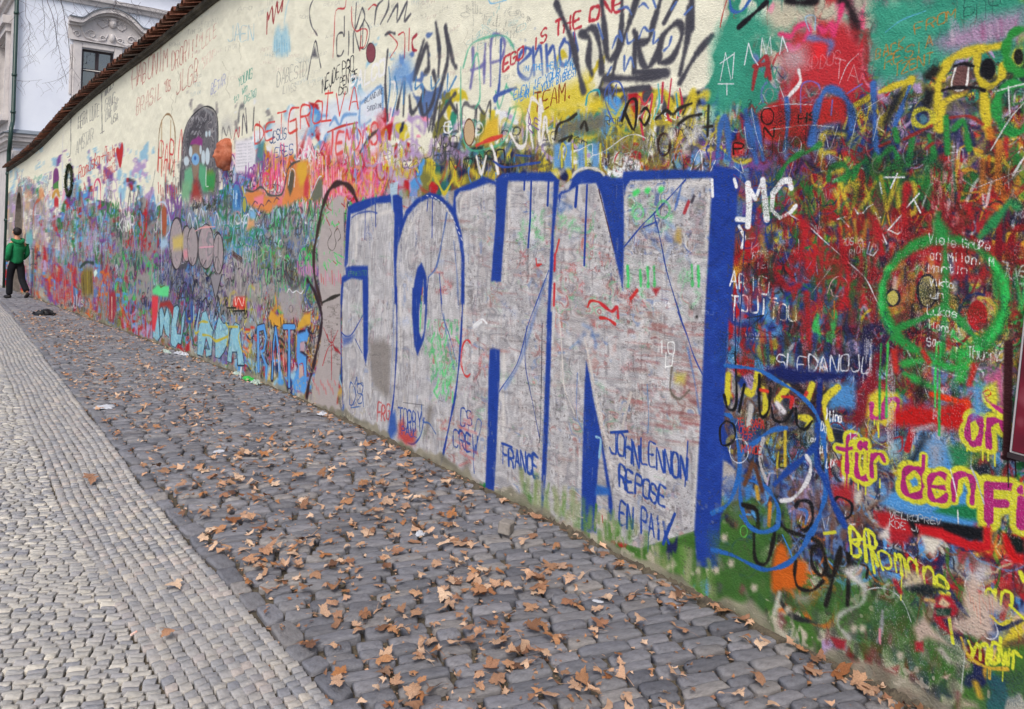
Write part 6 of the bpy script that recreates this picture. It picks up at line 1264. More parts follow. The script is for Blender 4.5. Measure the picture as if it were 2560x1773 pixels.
# side that runs on down the street, with a tall window
sx0, sx1, sz0, sz1 = 31.75, 34.6, 4.6, 7.25
sv = MB()
sv.add([(BX, YC, -2), (BX, YC, 14), (sx0, YC, 14), (sx0, YC, -2)], [(0, 1, 2, 3)])
sv.add([(sx0, YC, -2), (sx0, YC, sz0), (sx1, YC, sz0), (sx1, YC, -2)], [(0, 1, 2, 3)]); sv.add([(sx0, YC, sz1), (sx0, YC, 14), (sx1, YC, 14), (sx1, YC, sz1)], [(0, 1, 2, 3)])
sv.add([(sx1, YC, -2), (sx1, YC, 14), (BX+22, YC, 14), (BX+22, YC, -2)], [(0, 1, 2, 3)])
sv.add([(sx0, YC, sz0), (sx1, YC, sz0), (sx1, YC, sz1), (sx0, YC, sz1), (sx0, YC-.2, sz0), (sx1, YC-.2, sz0), (sx1, YC-.2, sz1), (sx0, YC-.2, sz1)], [(0, 1, 5, 4), (1, 2, 6, 5), (2, 3, 7, 6), (3, 0, 4, 7)])
sv.build('street_side_wall', 'stone_trim', pal_o)
sw = MB().box(sx0, sx1, YC-.2, YC-.13, sz0, sz0+.09).box(sx0, sx1, YC-.2, YC-.13, sz1-.09, sz1).box(sx0, sx0+.09, YC-.2, YC-.13, sz0+.09, sz1-.09).box(sx1-.09, sx1, YC-.2, YC-.13, sz0+.09, sz1-.09).box(sx0+1.38, sx0+1.47, YC-.2, YC-.13, sz0+.09, sz1-.09).build('side_window', 'white_paint', pal_o)
MB().box(sx0, sx1, YC-.23, YC-.205, sz0, sz1).build('pane', 'glass', sw)
MB().box(sx0-.28, sx0-.02, YC+.003, YC+.12, sz0-.1, sz1+.1).box(sx1+.02, sx1+.28, YC+.003, YC+.12, sz0-.1, sz1+.1).box(sx0-.4, sx1+.4, YC+.004, YC+.2, sz0-.32, sz0-.1).build('side_window_surround', 'stone_trim', pal_o)
MB().box(sx0-.45, sx1+.45, YC+.004, YC+.26, sz1+.35, sz1+.62).box(sx0-.36, sx1+.36, YC+.004, YC+.16, sz1+.1, sz1+.35).build('side_window_hood', 'stone_trim', pal_o)
# string cornice that wraps the corner: a profile swept along both sides
def wrap(prof, name, m):
    o = MB()
    def ringp(i):
        out = []
        for d_, z in prof:
            if i == 0: out.append((BX-d_, -22, z))
            elif i == 1: out.append((BX-d_, YC+d_, z))
            else: out.append((BX+22, YC+d_, z))
        return out
    return o.sweep(ringp, 3).build(name, m, pal_o)
wrap([(0, 3.27), (.05, 3.27), (.06, 3.34), (.1, 3.36), (.12, 3.45), (.21, 3.47), (.23, 3.58), (.28, 3.62), (.28, 3.70), (0, 3.70)], 'cornice', 'stone_trim')
wrap([(0, 3.703), (.32, 3.703), (.33, 3.73), (.05, 3.86), (0, 3.86)], 'cornice_ledge', 'slate')
wrap([(0, 8.30), (.08, 8.30), (.1, 8.42), (.2, 8.46), (.22, 8.58), (0, 8.62)], 'upper_cornice', 'stone_trim')
wrap([(0, 9.3), (.2, 9.3), (.5, 9.7), (.5, 9.85), (0, 9.85)], 'eaves_cornice', 'stone_trim')
# window: frame, casements, panes
wx = BX+.13
wf = empty('window', (0, 0, 0), parent=pal_o)
fr = MB(); ym = (wy0+wy1)/2; zt_ = 6.12
for a, b, c, d_ in ((wy0, wy0+.07, wz0, wz1), (wy1-.07, wy1, wz0, wz1), (wy0+.07, wy1-.07, wz1-.08, wz1), (wy0+.07, wy1-.07, wz0, wz0+.08), (ym-.05, ym+.05, wz0+.08, zt_-.04), (ym-.05, ym+.05, zt_+.04, wz1-.08), (wy0+.07, wy1-.07, zt_-.04, zt_+.04)):
    fr.box(wx, wx+.08, a, b, c, d_)
fr.build('frame', 'frame_dark', wf)
MB().box(wx-.015, wx-.002, wy0+.07, wy1-.07, zt_-.012, zt_+.012).build('transom_bead', 'white_paint', wf)
MB().box(wx-.01, wx-.003, wy0, wy1, wz1-.012, wz1).build('head_bead', 'white_paint', wf)
for a, b in ((wy0+.07, ym-.05), (ym+.05, wy1-.07)):
    for c, d_ in ((wz0+.08, zt_-.04), (zt_+.04, wz1-.08)):
        MB().box(wx+.05, wx+.06, a, b, c, d_).build('pane', 'glass', wf)
        if b > ym and c > zt_:
            MB().box(wx+.062, wx+.085, a, a+.05, c, d_).box(wx+.062, wx+.085, b-.05, b, c, d_).box(wx+.062, wx+.085, a+.05, b-.05, d_-.07, d_).build('casement', 'white_paint', wf)
su = MB()
for a, b, c, d_ in ((wy1+.005, wy1+.27, 4.4, wz1+.2), (wy0-.27, wy0-.005, 4.4, wz1+.2), (wy0-.005, wy1+.005, wz1+.005, wz1+.2)):
    su.box(BX-.09, BX-.003, a, b, c, d_, .02)
su.box(BX-.05, BX-.002, wy1+.275, wy1+.36, 5.2, 6.9, .02)
su.build('window_surround', 'stone_trim', pal_o)
# pediment: straight shoulders and a swung hood, tympanum with reliefs
PYc = -5.60
def hood(n=40):
    out = [(-4.28, 7.62), (-4.50, 7.61), (-4.66, 7.62)]
    for t in np.linspace(.03, .97, 24): out.append((-4.72-1.76*t, 7.62+.50*math.sin(math.pi*t)**.75))
    return out+[(-6.54, 7.62), (-6.70, 7.61), (-6.92, 7.62)]
hp = hood()
for nm, off, h_, dep, m_ in (('pediment_hood', .0, .15, .34, 'stone_trim'), ('pediment_capping', .152, .035, .38, 'slate'), ('pediment_moulding', -.075, .07, .2, 'stone_trim')):
    o = MB(); o.sweep(lambda i: [(BX-.003, hp[i][0], hp[i][1]+off), (BX-dep, hp[i][0], hp[i][1]+off), (BX-dep, hp[i][0], hp[i][1]+off+h_), (BX-.003, hp[i][0], hp[i][1]+off+h_)], len(hp)); o.build(nm, m_, pal_o)
tym = MB(); base = [(y, z-.005) for y, z in hp]
tv = [(BX-.06, y, z) for y, z in base]+[(BX-.06, y, 7.08) for y, z in base]; nb = len(base)
tym.add(tv, [(i, i+1, nb+i+1, nb+i) for i in range(nb-1)]); tym.box(BX-.16, BX-.004, -6.85, -4.36, 7.045, 7.075).build('tympanum', 'stone_trim', pal_o)
orn = MB()
def scroll(y, z, r, s_, turns=1.4):
    orn.tube([(BX-.075, y+s_*r*(1-t*.75)*math.cos(t*turns*6.28), z+r*(1-t*.75)*math.sin(t*turns*6.28)) for t in np.linspace(0, 1, 22)], [.028*(1-t*.5) for t in np.linspace(0, 1, 22)], 6)
for s_ in (1, -1):
    scroll(PYc+s_*.62, 7.33, .15, s_); scroll(PYc+s_*.28, 7.24, .1, -s_); scroll(PYc+s_*.2, 7.86, .09, s_); scroll(PYc+s_*1.05, 7.27, .11, s_)
    orn.tube([(BX-.07, PYc+s_*y, z) for y, z in ((.95, 7.55), (.8, 7.2), (.45, 7.12), (.2, 7.2), (.12, 7.4))], [.03, .04, .045, .035, .02], 6)
    orn.tube([(BX-.07, PYc+s_*y, z) for y, z in ((.1, 7.75), (.3, 7.6), (.45, 7.72), (.4, 7.85))], .025, 6)
orn.build('relief_scrolls', 'stone_trim', pal_o, True)
def blob(cx, cy, cz, rx, ry, rz, n=10, fn=None):
    v = []; f = []
    for i in range(n+1):
        a = math.pi*i/n
        for k in range(2*n):
            b = math.pi*k/n; d_ = Vector((math.sin(a)*math.cos(b), math.sin(a)*math.sin(b), math.cos(a))); s_ = fn(d_) if fn else 1
            v.append((cx+d_.x*rx*s_, cy+d_.y*ry*s_, cz+d_.z*rz*s_))
    m_ = 2*n
    for i in range(n):
        for k in range(m_): f.append((i*m_+k, (i+1)*m_+k, (i+1)*m_+(k+1) % m_, i*m_+(k+1) % m_))
    return v, f
mk = MB(); mk.add(*blob(BX-.1, PYc-.02, 7.80, .1, .12, .16, 10)); mk.add(*blob(BX-.19, PYc-.02, 7.78, .04, .025, .05, 6)); mk.add(*blob(BX-.09, PYc-.02, 7.93, .1, .16, .07, 8)); MB().add(*blob(BX-.08, PYc-.02, 7.3, .08, .1, .15, 8)).build('relief_boss', 'stone_trim', pal_o, True); mk.build('relief_mask', 'stone_trim', pal_o, True)
# corner downpipe with collars, swan-neck under the cornice
pp = [on_x(32, -60, BX-.16), on_x(32.3, 0, BX-.16), on_x(29.5, 240, BX-.16), on_x(25.5, 326, BX-.16), on_x(22.5, 352, BX-.42), on_x(20, 372, BX-.16), on_x(18.5, 410, BX-.16), on_x(10, 560, BX-.16)]
pp = [(BX-.14, -2.80, 13), (BX-.14, -2.80, 4.12), (BX-.2, -2.78, 4.0), (BX-.40, -2.74, 3.88), (BX-.43, -2.73, 3.76), (BX-.42, -2.72, 3.45), (BX-.36, -2.72, 3.30), (BX-.18, -2.72, 3.16), (BX-.14, -2.72, 3.02), (BX-.14, -2.72, -1.35)]
dp = MB().tube(pp, .062, 10).build('drainpipe', 'zinc', pal_o, True)
for z in (7.6, 5.6, 4.4, 2.4, .9): MB().tube([(BX-.14, -2.80 if z > 3.8 else -2.72, z-.04), (BX-.14, -2.80 if z > 3.8 else -2.72, z+.04)], .078, 10).build('pipe_collar', 'zinc', dp, True)
qn = MB()
for k in range(9):
    z = -1.3+k*.5; qn.box(BX-.05, BX-.004, YC-.42-(k % 2)*.12, YC+.045, z, z+.47, .02)
qn.build('corner_quoins', 'stone_trim', pal_o)

# ================================================================== BARE TREE BEHIND THE WALL
tree = empty('bare_tree', (0, 0, 0))
tag(tree, 'leafless tree behind the wall, thin twigs hanging in front of the palace', 'tree')
tb = Vector((13.0, -6.2, -.4))
MB().tube([tb, tb+Vector((.1, 0, 2.5)), tb+Vector((.3, .1, 5)), tb+Vector((.6, .2, 7.5)), tb+Vector((1, .3, 9.5))], [.30, .25, .22, .18, .12], 12).build('trunk', 'bark', tree, True)
TX = 22.0
def tw(view, s): return [on_x(q[0], q[1], TX) for q in pts(view, s)]
VIEW['t1'] = (0, 0, 6.65); VIEW['t4'] = (160, 0, 6.65)
mains = [('t1', '960,-400 1010,0 1050,160 1080,350 1130,600 1160,880 1195,1125', 1.5), ('t1', '700,-380 780,0 860,220 920,470 940,650 990,860 1020,1060 1080,1240 1110,1400', 1.25), ('t1', '430,-350 430,0 425,260 480,380 500,570 465,680 490,850 475,920 350,955', .8),
         ('t1', '680,-300 700,0 740,300 740,470 725,560 770,680 830,640', .8), ('t1', '1195,1125 1090,1250 910,1345 700,1390', .7), ('t1', '1195,1125 1300,1280 1370,1350', .6), ('t1', '230,1325 380,1350 540,1345 700,1325', .6), ('t1', '860,-60 940,200 960,300 940,700 930,860', .8), ('t1', '300,0 480,80 720,180', .5),
         ('t1', '1050,160 1140,310 1220,540', .7), ('t1', '1060,150 1260,240 1300,270', .5), ('t1', '1210,-300 1210,0 1270,240', .6), ('t1', '1310,-300 1330,0 1440,180 1490,230', .5), ('t4', '840,-400 850,0 870,50 820,150 820,190 950,210 1050,270 1130,360 1260,400', 1.3), ('t4', '700,-350 880,20 1050,60 1220,100 1400,125 1596,170 1800,260', 1.2),
         ('t4', '1270,40 1220,130 1215,250 1200,330', .7), ('t4', '1030,60 1070,180 1090,260', .5), ('t4', '600,10 540,110 480,200', .6), ('t4', '880,60 890,300', .5), ('t4', '1110,-40 1140,60 1250,100', .7), ('t4', '1500,180 1450,230 1440,330 1460,420', .4), ('t1', '420,180 330,230 350,380 370,530', .4), ('t1', '930,560 1100,600 1130,620', .4), ('t1', '820,690 700,780 660,850', .4), ('t1', '640,60 700,150 780,240', .4)]
tips = []
twm = MB(); trs = random.Random(3)
for vw, s_, w_ in mains:
    q = geom(pts(vw, s_)); q = [on_x(a, b, TX+.6*math.sin(i*.4+len(s_))) for i, (a, b) in enumerate(q)]
    o = MB().tube(q, [.0075*w_*(1-.55*i/len(q)) for i in range(len(q))], 5)
    (o.build('branch', 'bark', tree, True) if w_ > 1.1 else twm.add(o.v, o.f))
    for i in range(2, len(q)-1):
        if trs.random() < .5:
            a = trs.choice([-1, 1])*trs.uniform(.5, 1.2); dirv = (q[i+1]-q[i]).normalized(); ln = trs.uniform(.15, .5)
            lat = Vector((0, a*.6, -.55)); p1 = q[i]+(dirv*.4+lat).normalized()*ln*.5; p2 = p1+(dirv*.7+lat*.5+Vector((0, 0, trs.uniform(-.3, .3)))).normalized()*ln*.6
            twm.tube([q[i], p1, p2], [.003, .0024, .0015], 4)
            if trs.random() < .6: twm.tube([p1, p1+Vector((0, -a*.12, -.1)), p1+Vector((0, -a*.18, -.22))], [.0022, .0018, .0014], 4)
for y_, z_ in ((-4.2, 10.2), (-3.4, 10.0), (-2.6, 9.6), (-5.2, 9.8)):
    MB().tube([tb+Vector((.6, .2, 7.5)), Vector((16.5, -5.6, 9.5)), Vector((20, (y_-5.6)/2, 10.2)), Vector((TX, y_, z_))], [.1, .07, .05, .02], 8).build('limb', 'bark', tree, True)
for k in range(5):
    a = k*1.3; MB().tube([tb+Vector((.8, .25, 8.5)), tb+Vector((1+math.cos(a)*1.5, math.sin(a)*1.2-.8, 10.5)), tb+Vector((1+math.cos(a)*2.6, math.sin(a)*2-1.2, 12.5))], [.09, .06, .02], 7).build('limb', 'bark', tree, True)
twm.build('twigs', 'bark', tree, True)

# ================================================================== THINGS ON THE WALL
def sm(x, a, b):
    t = min(max((x-a)/(b-a), 0), 1); return t*t*(3-2*t)
def head_fn(d):
    """radius factor of a head whose face looks along +x"""
    az = math.atan2(d.y, d.x); h = d.z
    g = lambda c, w, v: math.exp(-((v-c)/w)**2)
    s = 1.0
    s -= .10*sm(-h, .25, .95)*(1-sm(abs(az), .2, 1.4))*0
    nose = g(0, .16, az)*(g(-.13, .10, h)*.22+g(.04, .16, h)*.11)
    brow = g(.25, .08, h)*g(0, .75, az)*.08
    eye = -g(.10, .085, h)*(g(.40, .2, az)+g(-.40, .2, az))*.15
    ball = g(.09, .045, h)*(g(.38, .10, az)+g(-.38, .10, az))*.05
    cheek = g(-.15, .15, h)*(g(.55, .25, az)+g(-.55, .25, az))*.035
    lip = g(-.40, .05, h)*g(0, .28, az)*.07+g(-.50, .05, h)*g(0, .25, az)*.065-g(-.45, .022, h)*g(0, .26, az)*.05
    chin = g(-.72, .13, h)*g(0, .42, az)*.12
    hair = sm(h, .50, .58)*.10*(1+.35*math.sin(az*9)*math.cos(h*14))+(.06*(1+.35*math.sin(az*11+h*9))*sm(abs(az), 1.0, 1.3)*sm(h, -.55, -.3))
    jaw = -.10*sm(-h, .35, .9)*sm(abs(az), .7, 1.8)
    return s+nose+brow+eye+ball+cheek+lip+chin+hair+jaw
TC = mat('terracotta', ['8c4630', 'a05a40', 'b87860'], .75, 14, bump=.4, bscale=60)
hx, hz = 8.25, 2.150
hd = empty('sculpted_head', (hx, -D+.035, hz), rad(92)); tag(hd, 'terracotta sculpted head in profile fixed to the wall beside the dark painted arch', 'sculpture')
v_, f_ = blob(0, 0, 0, .112, .092, .158, 40, head_fn); mesh('head', v_, f_, TC, hd, True)
MB().tube([(-.03, 0, -.16), (-.02, 0, -.10), (-.02, 0, -.03)], [.055, .06, .07], 14).build('neck', TC, hd, True)
for s_ in (1, -1): MB().add(*blob(-.015, s_*.088, -.005, .022, .012, .034, 8)).build('ear', TC, hd, True)
MB().box(-.11, -.04, -.05, .05, -.06, .06).build('wall_bracket', TC, hd)
# wreath
GR = mat('dark_fir_green', ['1c2616', '2a3620', '3c4428', '1a2014'], .8, 40, src='noise')
wr = empty('wreath', (17.93, -D+.03, 2.02)); tag(wr, 'dark green oval fir wreath hanging on the far part of the wall', 'wreath')
wm = MB(); wrs = random.Random(9)
wm.tube([(.36*math.cos(t), 0, .29*math.sin(t)) for t in np.linspace(0, 6.2832, 33)], .03, 8); wm.v = [(a, b*.45, c) for a, b, c in wm.v]; wm.build('ring', GR, wr, True)
sp = MB()
for k in range(900):
    t = wrs.random()*6.2832; a = wrs.random()*6.2832; c = Vector(((.36+.03*math.cos(a))*math.cos(t), .012*math.sin(a), (.29+.03*math.cos(a))*math.sin(t)))
    dv = Vector((math.cos(t)*math.cos(a)+wrs.uniform(-.6, .6)-math.sin(t)*.7, (math.sin(a)+wrs.uniform(-.3, .5))*.3, math.sin(t)*math.cos(a)+wrs.uniform(-.6, .6)+math.cos(t)*.7)).normalized()
    sd_ = dv.cross(Vector((wrs.random(), wrs.random(), wrs.random()))).normalized()*.006; e2 = c+dv*wrs.uniform(.03, .07)
    sp.add([c-sd_, c+sd_, e2+sd_*.3, e2-sd_*.3], [(0, 1, 2, 3)])
sp.build('needles', GR, wr)
MB().tube([(0, -.03, .28), (0, -.03, .42)], .006, 5).build('hanging_wire', 'frame_dark', wr)
# painted board at the near end
MAR = mat('maroon_and_white_paint', ['4c0c1c', '5c1024', '6c1428', '9c5864', 'dcd0d0'], .5, 5, detail=2)
WB = mat('white_board_edge', ['c8c0c0', 'dcd6d4'], .6, 12)
bd = empty('painted_board', (.845, -D+.004, .935), 0); bd.rotation_euler = (0, rad(-3.0), 0); tag(bd, 'maroon and white painted board fixed to the wall at its near end', 'board')
MB().box(-.62, 0, 0, .028, 0, .47, .003).build('board', WB, bd)
MB().box(-.612, -.008, .0285, .034, .008, .462, .002).build('painted_face', MAR, bd)
MB().box(-.63, .004, .001, .03, -.016, -.001).build('lower_batten', 'frame_dark', bd)

# ================================================================== FALLEN LEAVES
def leaf_mesh(seed, lo=False):
    r = random.Random(seed); out = []
    lobes = [(-2.25, .55), (-1.25, .86), (-.02, 1.0), (1.22, .88), (2.2, .58)]
    if r.random() < .6: k0 = r.randint(0, 2); lobes = lobes[k0:k0+r.randint(2, 3)]      # torn pieces
    nl = len(lobes); pts_ = []
    for i, (a, L) in enumerate(lobes):
        L *= r.uniform(.6, 1.15); a += r.uniform(-.22, .22)
        if lo: pts_ += [(a-.28, L*.62), (a, L), (a+.28, L*.62)]
        else: pts_ += [(a-.45, L*.62), (a-.30, L*.80), (a-.2, L*.76), (a-.02, L), (a+.2, L*.78), (a+.31, L*.82), (a+.45, L*.62)]
        if i < nl-1: pts_.append(((a+lobes[i+1][0])/2, .52*r.uniform(.85, 1.1)))
    n_ = len(pts_)
    cu, cv, tw_ = r.uniform(-1.9, 2.2), r.uniform(-1.2, 1.8), r.uniform(-1.1, 1.1); fold = r.uniform(-.3, .7); th = r.uniform(0, 3.14)
    def bend(x, y):
        c_, s_ = math.cos(th), math.sin(th); p_, q_ = x*c_+y*s_, -x*s_+y*c_
        kk_ = 1.1*cu                                # curl round one axis, like a drying leaf
        if abs(kk_) > .05: px2, z = math.sin(kk_*p_)/kk_, (1-math.cos(kk_*p_))/kk_
        else: px2, z = p_, 0
        z += .22*cv*q_*q_+.2*tw_*p_*q_+fold*.3*abs(y)+.07*math.sin(6*x+seed)*math.cos(5*y+seed)
        return (px2*c_-q_*s_, px2*s_+q_*c_, z)
    v = [bend(0, 0)]; f = []
    rings = [1.0] if lo else [.5, 1.0]
    for s_ in rings:
        for a, L in pts_: v.append(bend(L*s_*math.cos(a), L*s_*math.sin(a)))
    for k in range(n_-1): f.append((0, 1+k, 2+k))
    if not lo:
        for k in range(n_-1): f.append((1+k, 1+n_+k, 2+n_+k, 2+k))
    if not lo:
        b = len(v); L0 = r.uniform(.5, .9); s_ = .018
        for t in (0, .5, 1): 
            x = -t*L0; z = .05*math.sin(t*3); v += [(x, -s_, z), (x, s_, z)]
        f += [(b, b+1, b+3, b+2), (b+2, b+3, b+5, b+4)]
    v = np.array(v); v[:, 2] -= v[:, 2].min(); return v, f
LV = [leaf_mesh(s_) for s_ in range(28)]; LVL = [leaf_mesh(50+s_, True) for s_ in range(24)]
lms = []
for v_, f_ in LV:
    me = bpy.data.meshes.new('plane_leaf'); me.from_pydata([tuple(q) for q in v_], [], f_); me.materials.append(M['leaf']); me.polygons.foreach_set('use_smooth', [True]*len(f_)); lms.append(me)
lr = random.Random(21); GRP = 'fallen plane leaves on the cobbles'
def put_leaf(x, y, size, label, yaw=None, k=None, lift=.014):
    o = bpy.data.objects.new('fallen_leaf', lms[lr.randrange(28) if k is None else k]); s_ = size*.5
    o.location = (x, y, float(ground(x))+lift); o.rotation_euler = (lr.uniform(-.3, .3), lr.uniform(-.3, .3), lr.uniform(0, 6.28) if yaw is None else yaw); o.scale = (s_, s_*lr.uniform(.75, 1.1), s_*lr.uniform(.6, 1.1))
    link(o); tag(o, label, 'leaf')
    return o
single = [((232, 1207), .16, 'brown plane leaf lying alone on the setts, farthest of three left of the lane'), ((438, 1470), .12, 'curled brown leaf on the setts beside the edge of the cobbled lane'), ((428, 1597), .12, 'upturned brown leaf on the setts, nearest to the bottom of the picture'),
          ((1893, 1528), .12, 'curled tan leaf standing upright against the foot of the wall below the orange spot'), ((2080, 1690), .15, 'broad tan plane leaf near the wall, left of the dark rust leaf'), ((2155, 1722), .13, 'dark rust-brown leaf at the foot of the wall near the granite stub')]
for (px_, py_), sz, lb in single:
    p = on_ground(px_, py_); o = put_leaf(p.x, p.y, sz, lb)
cand = []
def dens(x, y):
    b = float(border(x)); t = (b-y)/(b+D)         # 0 at border, 1 at wall
    return (.35+.75*math.exp(-((t-.35)/.35)**2)+.25*(t > .9))*(1.1 if 2 < x < 9 else .75)
while len(cand) < 3500:
    x = .8+(lr.random()**1.5)*17; b = float(border(x)); y = lr.uniform(-D+.03, b-.03)
    cl = .5+.5*math.sin(x*3.1+y*4.3+math.sin(y*7))*math.cos(x*1.7-y*2.9)
    if lr.random() < dens(x, y)*(.25+.85*cl): cand.append((x, y, (.03+.088*lr.random()**1.35)*(1 if x < 5 else .85)))
arr = np.array(cand); px_, py_, kz = project(arr[:, 0], arr[:, 1], ground(arr[:, 0]))
vis = (px_ > 10) & (px_ < 2545) & (py_ < 1760) & (kz > .3)
rank = np.argsort(np.where(vis, -arr[:, 2]/kz, 9)); top_ = set(rank[:294].tolist())
for i in sorted(top_):
    o = put_leaf(cand[i][0], cand[i][1], cand[i][2]*1.12, 'dry tan plane leaf lying loose on the dark cobbles of the lane', lift=lr.uniform(.012, .028)); o['group'] = GRP
def leaf_heap(name, items, tpls):
    V = []; Fc = []; To = []; nn = 0
    for x, y, s_, lift in items:
        v_, f_ = tpls[lr.randrange(len(tpls))]; e = Euler((lr.uniform(-.35, .35), lr.uniform(-.35, .35), lr.uniform(0, 6.28))).to_matrix(); q = (v_*s_*.5)@np.array(e).T
        V.append(q+[x, y, float(ground(x))+lift]); To.append(np.full(len(v_), lr.random())); Fc += [tuple(k_+nn for k_ in ff) for ff in f_]; nn += len(v_)
    o = mesh(name, np.concatenate(V), Fc, 'leaf_many', None, True, tone=np.concatenate(To)); return o
rest = [(c[0], c[1], c[2], lr.uniform(.01, .02)) for i, c in enumerate(cand) if i not in top_]
for k in range(260):                               # a drift along the foot of the wall
    x = .9+lr.random()**1.3*24; rest.append((x, -D+.03+abs(lr.gauss(0, .05)), lr.uniform(.04, .09), lr.uniform(.005, .03)))
for k in range(1000):                              # crushed pieces down the middle of the lane
    x = 1+lr.random()**1.3*17; b = float(border(x)); y = b+(-D-b)*min(max(lr.gauss(.42, .22), .03), .97); rest.append((x, y, lr.uniform(.018, .05), lr.uniform(.004, .014)))
tag(leaf_heap('leaf_litter', rest, LVL), 'scattered dry brown leaves all over the cobbled lane', 'leaves', kind='stuff')
bits = []
for k in range(11000):
    x = .8+(lr.random()**1.4)*16; b = float(border(x)); y = lr.uniform(-D+.02, b) if lr.random() < .93 else lr.uniform(b, b+.9)
    bits.append((x, y, lr.uniform(.008, .03), lr.uniform(-.014, -.003)))
tri = [(np.array([(-1, -.6, 0), (.9, -.5, .2), (.7, .7, 0), (-.6, .6, .25)]), [(0, 1, 2, 3)]), (np.array([(-1, -.2, 0), (1, -.3, .1), (.2, .5, .3)]), [(0, 1, 2)])]
tag(leaf_heap('leaf_crumbs', bits, tri), 'small broken leaf crumbs caught between the stones', 'leaf crumbs', kind='stuff')

# ================================================================== LITTER AND LOOSE STONES
def crumple(name, px_, py_, sx, sy, sz, mname, label, cat, seed, yaw=0., lift=.01, n=9):
    p = on_ground(px_, py_); r = random.Random(seed); v = []; f = []
    for i in range(n):
        for j in range(n):
            u, w = i/(n-1)*2-1, j/(n-1)*2-1
            e = 1-.25*(u*u*w*w)
            v.append((u*sx*.5*e+r.uniform(-.07, .07)*sx, w*sy*.5*e+r.uniform(-.07, .07)*sy, sz*(.25+.75*(1-max(abs(u), abs(w))**2))*r.uniform(.35, 1.0) if 0 < i < n-1 and 0 < j < n-1 else sz*r.uniform(0, .3)))
    for i in range(n-1):
        for j in range(n-1): f.append((i*n+j, (i+1)*n+j, (i+1)*n+j+1, i*n+j+1))
    o = mesh(name, v, f, mname, None); o.location = (p.x, p.y, p.z+lift); o.rotation_euler = (0, 0, yaw); tag(o, label, cat)
    return o
M['paper'] = mat('white_paper', ['a4a8b0', 'bcc0c8'], .8, 10); M['black_cloth'] = mat('black_plastic', ['0e0f11', '1a1b1e'], .5, 10); M['green_film'] = mat('green_plastic', ['1f8a34', '3cb04c', '2c6a38'], .35, 14); M['mint_film'] = mat('pale_green_wrapper', ['84a090', 'a8b4ac', '608470'], .4, 18); M['loose_stone'] = mat('loose_granite', ['6c6864', '86807a', '948e88'], .8, 20, bump=.6)
crumple('black_bag', 112, 789, .36, .34, .13, 'black_cloth', 'small crumpled black bag lying far down the cobbled lane', 'bag', 1, .4)
crumple('crumpled_paper', 262, 1022, .15, .13, .02, 'paper', 'long crumpled white paper lying at the edge of the setts', 'paper', 2, 1.1)
crumple('paper_scrap', 547, 1133, .06, .07, .01, 'paper', 'flat white paper scrap in the middle of the cobbled lane', 'paper', 3, .5)
crumple('crumpled_foil', 1050, 1343, .045, .04, .03, 'paper', 'small crumpled white foil among leaves on the near cobbles', 'foil', 4, .3)
crumple('crushed_wrapper', 415, 883, .26, .07, .04, 'mint_film', 'pale green crushed wrapper at the foot of the wall under the light blue letters', 'wrapper', 5, .1)
crumple('torn_packaging', 453, 889, .28, .08, .05, 'paper', 'torn white packaging at the wall foot right of the pale green wrapper', 'packaging', 6, .2)
crumple('paper_cup_lid', 590, 938, .13, .06, .03, 'mint_film', 'flattened pale cup lid at the wall foot below the blue letters', 'lid', 7, .2)
crumple('green_bag', 621, 953, .15, .07, .05, 'green_film', 'bright green crushed plastic bag at the foot of the wall', 'bag', 8, .2)
crumple('clear_film', 640, 962, .12, .08, .05, 'mint_film', 'crumpled clear plastic film touching the bright green bag', 'plastic film', 12, .2)
crumple('paper_tissue', 806, 1040, .09, .06, .03, 'paper', 'white crumpled tissue at the wall foot left of the big blue letters', 'tissue', 9, .3)
crumple('small_paper_flake', 1495, 1510, .05, .022, .006, 'paper', 'pale oval paper flake beside a tan leaf on the near cobbles', 'paper', 10, .6)
crumple('white_shard', 1690, 1524, .018, .013, .006, 'paper', 'tiny white shard on the cobbles close to the wall', 'shard', 11, .3)
crumple('white_chip', 1660, 1768, .03, .02, .006, 'paper', 'white chip on the cobbles at the bottom edge of the picture', 'chip', 13, .3)
p = on_ground(600, 950); o = MB().tube([(p.x, p.y, p.z+.01), (p.x+.03, p.y-.02, p.z+.12)], .008, 6).build('paper_stick', 'paper'); tag(o, 'short white stick standing beside the bright green bag', 'stick')
p = on_ground(327, 1593); o = MB().tube([(p.x, p.y, p.z+.008), (p.x+.012, p.y-.022, p.z+.008)], .0045, 8).build('cigarette_end', mat('cigarette_paper', ['e8e0d8', 'd89078'], .7, 60)); tag(o, 'small cigarette end lying on the near setts', 'cigarette end')
p = on_ground(1262, 1338); o = MB().box(-.035, .03, -.035, .035, 0, .062, .006).build('loose_cobble', 'loose_stone'); o.location = (p.x, p.y, p.z+.012); o.rotation_euler = (.05, -.08, .5); tag(o, 'loose cube-shaped paving stone sitting on top of the cobbles', 'stone')
p = on_ground(2340, 1772); o = MB().box(-.045, .045, -.045, .045, -.05, .075, .012).build('granite_stub', 'loose_stone'); o.location = (p.x, p.y-.02, p.z); o.rotation_euler = (0, 0, .45); tag(o, 'short granite stub against the wall at the bottom right', 'stone')

